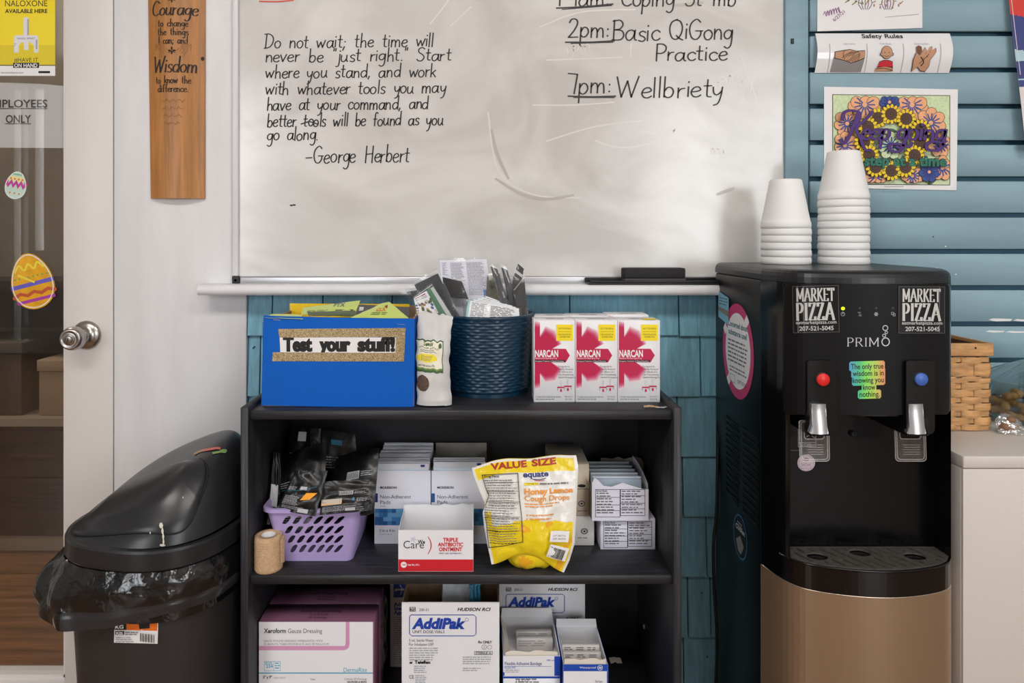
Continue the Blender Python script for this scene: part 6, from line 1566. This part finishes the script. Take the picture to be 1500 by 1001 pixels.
b.ring(CF, 1233, 460, 2.7, .7, SILK2, 14); b.line(CF, [(1233, 456.5), (1233, 460)], .8, SILK2)
b.line(CF, [(1255, 457.5), (1259, 457.5), (1256, 460), (1260, 460), (1256, 462.5), (1260, 462.5)], .9, SILK2)
for k in range(3): b.line(CF, [(1281.5 - 3 * cos(k * pi / 3), 460 - 3 * sin(k * pi / 3)), (1281.5 + 3 * cos(k * pi / 3), 460 + 3 * sin(k * pi / 3))], .9, SILK2)
b.ring(CF, 1281.5, 460, 2, .6, SILK2, 12); b.frame(CF, 1303.5, 457, 1307.5, 461, .7, SILK2); b.frame(CF, 1306, 459, 1309.5, 463, .7, SILK2)
b.build('control_panel', t)
b = MB(); b.h = .0038; b.disc(CF, 1233, 451.8, 2.8, 2.5, M('green indicator', (190, 236, 20), .3, emit=1.0), 16); b.build('indicator_light', t)
# pizza stickers
STK = M('black sticker', (12, 12, 13), .28); STKE = M('sticker edge', (96, 98, 100), .4)
for u0, u1, rot_, v0 in ((1159.5, 1227, 1.2, 418.5), (1314, 1381.5, -.2, 419.5)):
    b = MB(); b.h = .0042; b.rect(CF, u0, v0, u1, v0 + 68.5, STKE, 8, 1, rot_ * -1); b.rect(CF, u0 + .6, v0 + .6, u1 - .6, v0 + 67.9, STK, 8, 1, rot_ * -1); b.h = .0052
    WSL = M('sticker lettering', (200, 200, 198), .45); c_ = (u0 + u1) / 2
    b.pen(CF, 'MARKET', c_ - .5, v0 + 22, 18, WSL, 2.5, w=56, al='c', contrast=.34, serif=.20, gap=.10, rot=-rot_)
    b.pen(CF, 'PIZZA', c_, v0 + 49.5, 24, WSL, 3.9, w=57, al='c', contrast=.36, serif=.20, gap=.13, rot=-rot_)
    b.text(CF, 'eatmarketpizza.com', c_, v0 + 55.5, 4.6, WSL, w=59, al='c', rot=-rot_, bold=.01); b.text(CF, '207-521-5045', c_ + .5, v0 + 65, 6, WSL, w=50, al='c', rot=-rot_, bold=.02)
    b.build('sticker', t)
# rainbow die-cut sticker
RB = M('iridescent sticker', (120, 220, 110), .3, coat=.5); tr = RB.node_tree; co = tr.nodes.new('ShaderNodeTexCoord'); se_ = tr.nodes.new('ShaderNodeSeparateXYZ'); tr.links.new(co.outputs['Object'], se_.inputs[0])
ma = tr.nodes.new('ShaderNodeMath'); ma.operation = 'MULTIPLY_ADD'; ma.inputs[1].default_value = 19; ma.inputs[2].default_value = -19 * cool(1241, 550).x; tr.links.new(se_.outputs[0], ma.inputs[0])
rp2 = tr.nodes.new('ShaderNodeValToRGB'); el = rp2.color_ramp.elements; el[0].color = rgb((92, 160, 214)); el[1].color = rgb((222, 150, 100)); el[1].position = 1.0
for p_, c_ in ((.3, (80, 200, 140)), (.5, (130, 224, 90)), (.78, (190, 206, 90))): q = el.new(p_); q.color = rgb(c_)
tr.links.new(ma.outputs[0], rp2.inputs[0]); tr.links.new(rp2.outputs[0], tr.nodes['Principled BSDF'].inputs['Base Color'])
b = MB(); b.h = .0040
for u0, v0, u1, v1 in ((1242, 528.5, 1294, 543), (1245, 539, 1294.5, 553), (1246, 550, 1294.5, 564), (1260, 560, 1281.5, 573.5), (1254.5, 570.5, 1288.5, 583.5)):
    b.rect(Fn(lambda u, v, h: cool(u, v - (u - 1268) * .03, h)), u0, v0 + 1.5, u1, v1 - 1.5, RB, 10, 1); b.rect(Fn(lambda u, v, h: cool(u, v - (u - 1268) * .03, h)), u0 + 1.5, v0, u1 - 1.5, v1, RB, 10, 1)
for s_, u, v, ww in (('The only true', 1244.5, 540.5, 47.5), ('wisdom is in', 1247, 550.5, 45.5), ('knowing you', 1247, 560.5, 45.5), ('know', 1262, 570.5, 18), ('nothing.', 1257, 580.8, 29.5)): b.text(CF, s_, u, v, 7.6, INK, w=ww, bold=.015, rot=-1.5)
b.build('sticker', t)
# taps: back plates, buttons, levers, paddles
for nm, u0, u1, bcol, bu, bv, lu in (('hot', 1178.5, 1220.5, M('hot red button', (224, 40, 38), .35), 1200, 554, 1198.5), ('cold', 1322, 1363.5, M('cold blue button', (66, 104, 184), .35), 1342, 553.5, 1340.5)):
    b = panel(rr(u0, 527, u1, 634, 4, 8), .0028, .010, CM, 8); tp = b.build('tap_plate', t)
    b = MB(); q = cool(bu, bv); b.lathe([(.0118, .009), (.0118, .0115), (.0104, .0125), (.0104, .0112)], (q.x, q.y, q.z), INK, 28, axis='y'); b.lathe([(.0103, .010), (.0103, .0140), (.0092, .0152), (0, .0154)], (q.x, q.y, q.z), bcol, 28, axis='y'); b.build('button', t)
    # silver lever, wider towards its foot
    Dl = fD(solve(lu)) - .012; pts = [(lu - 10.3, 592), (lu + 10.3, 592), (lu + 10.6, 624), (lu + 12.2, 632), (lu + 11.5, 634.5), (lu - 13, 634.5), (lu - 14.5, 633), (lu - 11.2, 622)]
    def lf(u, v, h): 
        bow = .004 * (1 - ((u - lu) / 13) ** 2) + .006 * max(0, (v - 600) / 34) ; return Vector((PX(u, Dl), PY(Dl) - bow - h, PZ(v, Dl)))
    b = MB(); b.prism(pts, [], lf, -.008, .0, SILV2); b.grid(lambda a, c: lf(lu - 10.4 - (1.6 * max(0, c - .7) / .3 * 2) + (20.8 + (3.0 * max(0, c - .7) / .3)) * a, 592 + 42 * c, .0006), 10, 8, SILV2); b.build('lever', t)
    b = MB(); q0 = Vector((PX(lu + 3, Dl), PY(fD(solve(lu))) - .0015, PZ(606, Dl))); b.box(q0.x - .016, q0.x + .021, q0.y - .008, PY(1.187), PZ(640, Dl), zc1 - .0005, CM, .002); b.build('spout_block', t)
    Dp = 1.128; pu0, pu1 = (1170, 1213) if nm == 'hot' else (1309.5, 1354)
    pf = lambda u, v, h: Vector((PX(u, Dp), PY(Dp) - h - .003 * (v - 618) / 56, PZ(v, Dp)))
    b = MB(); out = rr(pu0, 616, pu1, 674.5, 3, 5); win = rr(pu0 + 7, 632, pu1 - 7, 642.5, 2, 4)
    b.prism(out, [win], pf, -.0015, .0015, GLASSY); EDG = clear('paddle edge', (226, 230, 232), .30, .15, haze=.22)
    f = Fn(pf); b.h = .002
    for q in (out, win, rr(pu0 + 2.5, 618, pu1 - 2.5, 672, 3, 5)): b.line(f, q + [q[0]], 1.0, EDG)
    for k in range(5): b.line(f, [(pu0 + 11 + (k % 2), 651 + k * 3.4), (pu1 - 9, 651 + k * 3.4)], .7, EDG)
    b.build('paddle', t)
b = MB(); q = P(1250, 636, 1.185); b.lathe([(.0052, 0), (.0052, .006), (.003, .007), (.003, .004), (0, .004)], (q.x, PY(1.188), q.z), M('sensor rubber', (10, 10, 10), .6), 20, axis='y'); b.build('sensor', t)
af = PF(1.188); af.h = 0
b = MB(); b.h = .0008; b.frame(af, 1168.5, 627, 1195, 655, .8, SILK2); b.rect(af, 1168.5, 648, 1195, 648.8, SILK2); b.line(af, [(1181, 640), (1186, 637), (1188, 634), (1190, 640), (1194, 641)], .9, SILK2); b.bars(af, 1171, 650, 1193, 2, 2.4, SILK2, seed=2); b.bars(af, 1158, 659.5, 1176, 1, 2, INKG); b.build('warning_print', t)
b = MB(); b.h = .0012; STL = M('lilac round sticker', (196, 180, 190), .5); b.disc(af, 1180.5, 678, 13, 12.2, STL, 28); b.ring(af, 1180.5, 678, 11, .6, M('mauve ink', (150, 120, 136), .5), 24); b.line(af, [(1173, 683), (1180, 679), (1188, 683)], .8, M('mauve ink', (150, 120, 136), .5)); b.line(af, [(1173, 679), (1180, 683), (1188, 679)], .8, M('mauve ink', (150, 120, 136), .5)); b.disc(af, 1180.5, 673, 4, 3, M('mauve ink', (150, 120, 136), .5), 12); b.bars(af, 1172, 685.5, 1189, 1, 2, M('mauve ink', (150, 120, 136), .5)); b.build('sticker', t)
# drip tray grille
b = MB(); ix0, ix1 = .525, .786
tray = [(ix0, PY(1.186)), (ix0 - .003, PY(1.176))] + [(x, PY(fD(x) + .006)) for x in [ix0 - .004 + (ix1 + .006 - ix0) * k / 20 for k in range(21)]] + [(ix1, PY(1.186))]
holes = []
hc = [(PX(1195, 1.155), PY(1.150)), (PX(1262, 1.158), PY(1.163)), (PX(1339, 1.152), PY(1.150))]
for (hx_, hy_) in hc: holes.append([(hx_ + .0175 * cos(2 * pi * k / 20), hy_ + .0135 * sin(2 * pi * k / 20)) for k in range(20)])
for k in range(14):
    xa = ix0 - .002 + k * .0195; run = []
    def flush():
        if len(run) > 5:
            p0, p1 = run[0], run[-1]
            holes.append([(p0[0] - .0023, p0[1]), (p1[0] - .0023, p1[1]), (p1[0] + .0023, p1[1]), (p0[0] + .0023, p0[1])])
        run.clear()
    for q in range(61):
        Dq = 1.180 - .0013 * q; x = xa + .0007 * q
        ok = ix0 + .006 < x < ix1 - .004 and Dq > fD(x) + .011 and all(math.hypot(x - hx_, (PY(Dq) - hy_) * 1.25) > .0215 for hx_, hy_ in hc) and not (k % 2 and 24 < q < 29)
        if ok: run.append((x, PY(Dq)))
        else: flush()
    flush()
b.prism(tray, holes, lambda u, v, h: Vector((u, v, h)), zt_ + .0006, zt_ + .0034, M('dusty grey grille top', (70, 66, 62), .6, var=(120, .25))); b.build('drip_grille', t)
b = MB(); lipo = [(x, PY(fD(x))) for x in [wx0 + .012 + (wx1 - wx0 - .024) * k / 30 for k in range(31)]]
b.tube([Vector((x, y + .0012, zt_ + .0008)) for x, y in lipo], .0016, CB, 6); b.build('tray_lip', t)
b = MB(); b.tube([Vector((x, y + .0002, zb1)) for x, y in [(x, PY(fD(x))) for x in [wx0 + .001 + (wx1 - wx0 - .002) * k / 40 for k in range(41)]]], .0009, M('bright trim', (210, 196, 180), .25, .9), 6); b.build('trim_line', t)
# vents on the side panel
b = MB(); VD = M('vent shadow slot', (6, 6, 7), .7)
def side(D, y): return Vector((wx0, PY(D), PZ(y, D)))
for c_, (da, db, ya, yb_, n_) in enumerate(((1.385, 1.315, 606, 712, 13), (1.295, 1.225, 622, 742, 13))):
    za, zb_ = PZ(ya, da), PZ(yb_, da)
    for k in range(n_):
        z = za + (zb_ - za) * k / (n_ - 1); v = []
        pts = [(PY(da), z), (PY(db), z - .012), (PY(db), z - .019), (PY(da), z - .007)]
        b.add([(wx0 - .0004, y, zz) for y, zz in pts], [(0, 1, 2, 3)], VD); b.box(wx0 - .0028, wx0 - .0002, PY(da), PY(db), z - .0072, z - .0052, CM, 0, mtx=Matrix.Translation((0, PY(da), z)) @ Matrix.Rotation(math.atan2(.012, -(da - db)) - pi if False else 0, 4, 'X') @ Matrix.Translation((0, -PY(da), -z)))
b.build('vent', t)
# round sticker, small blue sticker and oval badge on the side panel
SFm = Fn(lambda u, v, h: Vector((wx0 - .0004 - h, PY(1.44) - u, wz - v)))     # u towards the room, v down, metres
MAG = M('raspberry ring', (200, 54, 110), .4); b = MB(); b.h = .0004
def su(px): return 1.44 - (wx0 * 1000 / (px - VX))
def sv(px, py): D = wx0 * 1000 / (px - VX); return wz - PZ(py, D)
uc = su(1081.5); ra = (su(1105) - su(1059.5)) / 2; uc = (su(1105) + su(1059.5)) / 2; vc = sv(1082, 515); rv_ = .092
b.disc(SFm, uc, vc, ra, rv_, MAG, 40); b.disc(SFm, uc, vc, ra * .80, rv_ * .80, PAPER, 40)
for a in (-50, 130, 205): x, y = uc + ra * .9 * cos(R(a)), vc + rv_ * .9 * sin(R(a)); b.poly(SFm, [(x - .012, y), (x, y - .012), (x + .012, y), (x, y + .012)], PAPER)
TL = M('teal heading ink', (60, 110, 120), .5)
b.text(SFm, 'Concerned about', uc, vc - .044, .0105, TL, w=.098, al='c', bold=.03); b.text(SFm, 'substance use?', uc, vc - .028, .0105, TL, w=.096, al='c', bold=.03)
b.bars(SFm, uc - .05, vc - .018, uc + .05, 6, .008, INKG, seed=5, rag=.2); b.bars(SFm, uc - .04, vc + .034, uc + .045, 2, .007, INKG, seed=7); b.text(SFm, 'OPTIONS', uc, vc + .062, .007, INK, w=.045); b.frame(SFm, uc - .04, vc + .05, uc - .012, vc + .066, .001, INKG)
b.build('sticker', t)
b = MB(); b.h = .0012; u0, u1 = .012, su(1068.5); v0 = sv(1055, 428); SKY = M('sky blue sticker', (130, 186, 212), .4)
b.poly(SFm, [(u0, v0 - .002), (u1, v0 + .008), (u1, v0 + .062), (u0, v0 + .052)], SKY); b.poly(SFm, [(u0, v0 + .030), (u1, v0 + .034), (u1, v0 + .046), (u0, v0 + .038)], M('sand photo', (140, 130, 116), .5)); b.bars(SFm, u0 + .005, v0 + .01, u1 - .005, 3, .006, INKG, seed=3); b.build('sticker', t)
b = MB(); b.h = .0006; uc, vc = (su(1075) + su(1095.5)) / 2, sv(1085, 787); ra = (su(1095.5) - su(1075)) / 2; rv_ = .042
b.disc(SFm, uc, vc, ra, rv_, M('badge blue', (40, 110, 150), .35), 30); b.disc(SFm, uc, vc, ra * .9, rv_ * .93, INK, 30); b.text(SFm, 'Coolest', uc, vc - .010, .009, SILK, w=ra * 1.3, al='c', bold=.02); b.bars(SFm, uc - ra * .4, vc - .026, uc + ra * .4, 2, .006, INKL, seed=4); b.poly(SFm, [(uc - ra * .6, vc + .012), (uc, vc - .002), (uc + ra * .5, vc + .012), (uc + ra * .1, vc + .033), (uc - ra * .3, vc + .03)], M('badge photo', (130, 130, 134), .5)); b.build('badge', t)
# power cord hanging from behind the cooler
CORD = M('black cord rubber', (20, 20, 21), .45)
b = MB(); pts = [P(1053, 610, 1.44), P(1051, 680, 1.43), P(1049.5, 750, 1.425), P(1045, 800, 1.42), P(1046, 860, 1.415), P(1050, 930, 1.415), P(1048.5, 1000, 1.43), Vector((PX(1046, 1.44), PY(1.44), .09)), Vector((.485, PY(1.445), .02))]
b.tube(cat([tuple(p) for p in pts], 8), .0032, CORD, 8); b.build('power_cord', t)

# ---------------------------------------------------------------- foam cups in two upturned stacks
FOAM = M('white foam', (238, 237, 236), .55, bump=(350, .06))
def cup(x, y, z, label, group):
    H = .0975; r0, r1 = .0462, .0300
    pr = [(r0 - .0022, 0), (r0, .0006), (r0 + .0004, .006), (r0, .0120), (r0 - .0006, .0133), (r0 - .0012, .0140)]
    pr += [(r0 - .0012 - (r0 - .0012 - r1) * k / 10, .0140 + (H - .017) * k / 10) for k in range(1, 11)]
    pr += [(r1 - .0012, H - .001), (r1 - .0035, H), (r1 - .0050, H - .0004), (r1 - .006, H - .0022), (0, H - .0022)]
    pr2 = [(0, H - .0045), (r1 - .0035, H - .0048)] + [(r1 - .0022 + (r0 - .0030 - r1) * k / 6, H - .006 - (H - .006) * k / 6) for k in range(7)]
    b = MB(); b.lathe(pr, (x, y, z), FOAM, 56); b.lathe(pr2, (x, y, z), FOAM, 56); b.lathe([(r0 - .0030, 0), (r0 - .0022, 0)], (x, y, z), FOAM, 56)
    o = b.build('foam_cup', origin=(x, y, z)); return tag(o, label, 'cup', group)
ords = ['bottom', 'second', 'third', 'fourth', 'fifth', 'sixth', 'seventh', 'eighth', 'ninth', 'top']
pitch = .01405
for px, n_, nm, D in ((1151, 6, 'short', 1.358), (1235.5, 10, 'tall', 1.358)):
    x, y = PX(px, D), PY(D); first = None
    for k in range(n_):
        lb = ('upturned foam cup at the ' + ('top' if k == n_ - 1 else ords[k]) + ' of the ' + nm + ' stack on the water cooler') if k in (0, n_ - 1) else (ords[k] + ' foam cup from the bottom of the ' + nm + ' stack on the water cooler')
        if first is None: first = cup(x, y, wz + .0003, lb, nm + ' stack of foam cups')
        else: dup(first, (.0005 * sin(k * 2.1), 0, pitch * k), lb)

# ================================================================ WHITE CABINET AND WHAT STANDS ON IT
CABW = M('warm white enamel', (206, 198, 190), .42, bump=(300, .03)); zc = .711; kx0 = .8265; kx1 = 1.72; kyf, kyb = PY(DEPTH(668.8, zc)), -.034
t = thing('filing_cabinet', 'beige white metal filing cabinet beside the water cooler', 'cabinet', ((kx0 + kx1) / 2, (kyf + kyb) / 2, 0))
b = MB(); b.box(kx0, kx1, kyf + .006, kyb, .002, zc - .022, CABW, .002); b.build('body', t)
b = MB(); b.box(kx0, kx1, kyf, kyb, zc - .0215, zc, CABW, .0025); b.build('top', t)
b = MB(); b.box(kx0 + .0005, kx1 - .0005, kyf + .001, kyf + .0055, .012, zc - .0222, CABW, .001); d = b.build('door', t)
b = MB(); b.box(kx1 - .14, kx1 - .125, kyf - .018, kyf + .0005, .42, .58, M('grey pull', (150, 150, 150), .35, .7), .003); b.build('handle', d)

# woven splint basket
SPL = M('maple splint', (196, 148, 96), .5, var=(22, .16), bump=(60, .2), stretch=(1, 1, 5)); SPD = M('dark basket inside', (96, 66, 42), .7)
D = DEPTH(632, zc); sx1 = PX(1452.5, D); sx0 = .838; sy0, sy1 = PY(D), PY(D + .135); z0 = zc + .0006; z1 = PZ(503, D)
t = thing('splint_basket', 'woven wood splint basket on the filing cabinet behind the water cooler', 'basket', ((sx0 + sx1) / 2, (sy0 + sy1) / 2, zc))
b = MB(); b.box(sx0 + .004, sx1 - .004, sy0 + .004, sy0 + .006, z0, z1 - .006, SPD); b.box(sx0 + .004, sx1 - .004, sy1 - .006, sy1 - .004, z0, z1 - .006, SPD); b.box(sx0 + .004, sx0 + .006, sy0 + .006, sy1 - .006, z0, z1 - .006, SPD); b.box(sx1 - .006, sx1 - .004, sy0 + .006, sy1 - .006, z0, z1 - .006, SPD); b.box(sx0 + .004, sx1 - .004, sy0 + .004, sy1 - .004, z0, z0 + .003, SPD)
b.build('lining', t)
# weavers: wide and narrow bands passing in front of and behind the uprights
kz = D / 1000
bands = [(523.5, 534.5, 0), (531.5, 551.5, 1), (551.5, 558.5, 0), (554, 561, 1), (560, 571.5, 0), (570.5, 582, 1), (581.5, 592, 0), (590.5, 602, 1), (601, 613.5, 0), (611, 623, 1), (621.5, 632.5, 0)]
cell = .0245
def weave(b, ax, fix, a0, a1, outn, ph):
    n_ = max(2, round((a1 - a0) / cell))
    for va, vb, p_ in bands:
        za, zb_ = PZ(va, D), max(PZ(vb, D), z0 + .0004)
        if ax == 'x': pass
        steps = 8
        for i in range(n_):
            ov = (i + p_ + ph) % 2 == 0
            u0_, u1_ = a0 + (a1 - a0) * i / n_, a0 + (a1 - a0) * (i + 1) / n_
            if not ov: continue
            ext = cell * .30
            def g(a, c, u0_=u0_, u1_=u1_, za=za, zb_=zb_):
                u = max(a0, u0_ - ext) + (min(a1, u1_ + ext) - max(a0, u0_ - ext)) * a; off = .0008 + .0042 * sin(pi * a) ** .7 + .0008 * sin(pi * c); z = za + (zb_ - za) * (c * .93 + .03)
                return Vector((u, fix + outn * off, z)) if ax == 'x' else Vector((fix + outn * off, u, z))
            b.grid(g if (ax == 'x' and outn < 0) or (ax == 'y' and outn > 0) else (lambda a, c: g(1 - a, c)), 8, 3, SPL)
        for i in range(n_):
            u0_, u1_ = a0 + (a1 - a0) * (i + .12) / n_, a0 + (a1 - a0) * (i + .88) / n_
            if ax == 'x': b.quad(Vector((u0_, fix, zb_)), Vector((u1_, fix, zb_)), Vector((u1_, fix, za)), Vector((u0_, fix, za)), SPL)
            else: b.quad(Vector((fix, u0_, zb_)), Vector((fix, u1_, zb_)), Vector((fix, u1_, za)), Vector((fix, u0_, za)), SPL)
b = MB(); weave(b, 'x', sy0 + .003, sx0, sx1, -1, 0); weave(b, 'y', sx1 - .003, sy0, sy1, 1, 1); weave(b, 'y', sx0 + .003, sy0, sy1, -1, 1); b.build('woven_wall', t)
b = MB(); zr = PZ(521.5, D)
for a in ((sx0 - .002, sx1 + .002, sy0 - .003, sy0 + .0025), (sx0 - .002, sx1 + .002, sy1 - .0025, sy1 + .003), (sx0 - .003, sx0 + .0025, sy0 + .003, sy1 - .003), (sx1 - .0025, sx1 + .003, sy0 + .003, sy1 - .003)): b.box(a[0], a[1], a[2], a[3], zr, z1, SPL, .0012)
b.h = .0003; b.disc(PF(D - .0032), 1429, 510, 1.6, 1.8, INK, 8); b.build('rim', t)

# glass canister of biscuits, clear bag
jc = Vector((PX(1516, 1.392), PY(1.385), zc + .0006)); GL_ = clear('canister glass', (236, 242, 242), .06, .03)
t = thing('glass_canister', 'clear glass canister with lid holding tan biscuits at the cabinet edge', 'canister', jc)
jr = .0935; zl = PZ(571, 1.30) - jc.z; zk = PZ(546, 1.39) - jc.z
b = MB(); b.lathe([(0, 0), (jr * .86, 0), (jr * .93, .004), (jr, .016), (jr, zl - .004), (jr + .002, zl), (jr - .003, zl), (jr - .004, zl - .004), (jr - .004, .016), (jr * .86, .005), (0, .005)], jc, GL_, 48); b.build('bowl', t)
b = MB(); b.lathe([(jr + .004, zl + .0005), (jr + .0045, zl + .004), (jr, zl + .008), (jr * .62, zl + .024), (jr * .3, zl + .037), (.016, zl + .041), (.013, zl + .041), (jr * .28, zl + .034), (jr * .6, zl + .021), (jr - .004, zl + .004)], jc, GL_, 48); ld = b.build('lid', t)
b = MB(); b.lathe([(.013, zl + .0405), (.0125, zl + .046), (.021, zl + .058), (.0215, zl + .064), (.018, zl + .066), (0, zl + .0665)], jc, GL_, 32); b.build('knob', ld)
BISC = M('tan biscuit', (194, 140, 84), .6, var=(40, .15), bump=(120, .4)); rbs = random.Random(6); pos = []; k = 0
for lay in range(3):
    for i in range(9 if lay < 2 else 6):
        a = 2 * pi * i / (9 if lay < 2 else 6) + lay * .35; r_ = .066 if lay < 2 else .045
        x, y, z = jc.x + r_ * cos(a), jc.y + r_ * sin(a), jc.z + .017 + lay * .0155; b = MB(); ln, rr_b = .016, .0085; ax = rbs.uniform(0, pi)
        prof_ = [(0, -ln), (rr_b * .8, -ln * .9), (rr_b, -ln * .55), (rr_b * .72, -ln * .1), (rr_b * .72, ln * .1), (rr_b, ln * .55), (rr_b * .8, ln * .9), (0, ln)]
        vs0 = len(b.v); b.lathe(prof_, (0, 0, 0), BISC, 12); mt = Matrix.Translation((x, y, z)) @ Matrix.Rotation(ax, 4, 'Z') @ Matrix.Rotation(pi / 2 + rbs.uniform(-.2, .2), 4, 'X')
        b.v = [tuple(mt @ Vector(q)) for q in b.v]
        lv_ = ['bottom', 'middle', 'top'][lay]
        tag(b.build('biscuit'), 'tan bone shaped biscuit in the ' + lv_ + ' layer of the glass canister', 'biscuit', 'biscuits in the ' + lv_ + ' layer of the glass canister')
def cb(a, c, side=1):
    x = PX(1449, 1.325) + .056 * a; y = PY(1.300) + .010 * c; hgt = .046 * (1 - .55 * a) * (sin(pi * (a * .9 + .06)) ** .4)
    return Vector((x + .004 * noise.noise(Vector((a * 6, c * 6, 1))), y - side * .014 * sin(pi * a) * sin(pi * (1 - c) * .6 + .3) + .006 * noise.noise(Vector((a * 5, c * 7, 4))), zc + .001 + hgt * c))
b = MB(); CB2 = clear('crinkled cellophane', (246, 246, 244), .22, .06, bump=(70, 1.0), haze=.06)
b.grid(lambda a, c: cb(a, c), 22, 14, CB2); b.grid(lambda a, c: cb(1 - a, c, -1), 22, 14, CB2)
o = tag(b.build('treat_bag'), 'small crinkled clear treat bag between splint basket and glass canister', 'bag')
for i, (a, zz, r_) in enumerate(((.25, .013, .011), (.58, .010, .009), (.42, .026, .009))):
    b = MB(); b.lathe([(0, -r_ * .8), (r_ * .7, -r_ * .55), (r_, 0), (r_ * .7, r_ * .55), (0, r_ * .8)], (PX(1449, 1.325) + .056 * a, PY(1.302), zc + .001 + zz), M('brown nut treat', (130, 96, 70), .6, bump=(200, .4)), 14)
    tag(b.build('treat'), ['brown treat nearest the basket in the clear treat bag', 'brown treat nearest the canister in the clear treat bag', 'uppermost brown treat in the clear treat bag'][i], 'treat', 'treats in the clear bag')
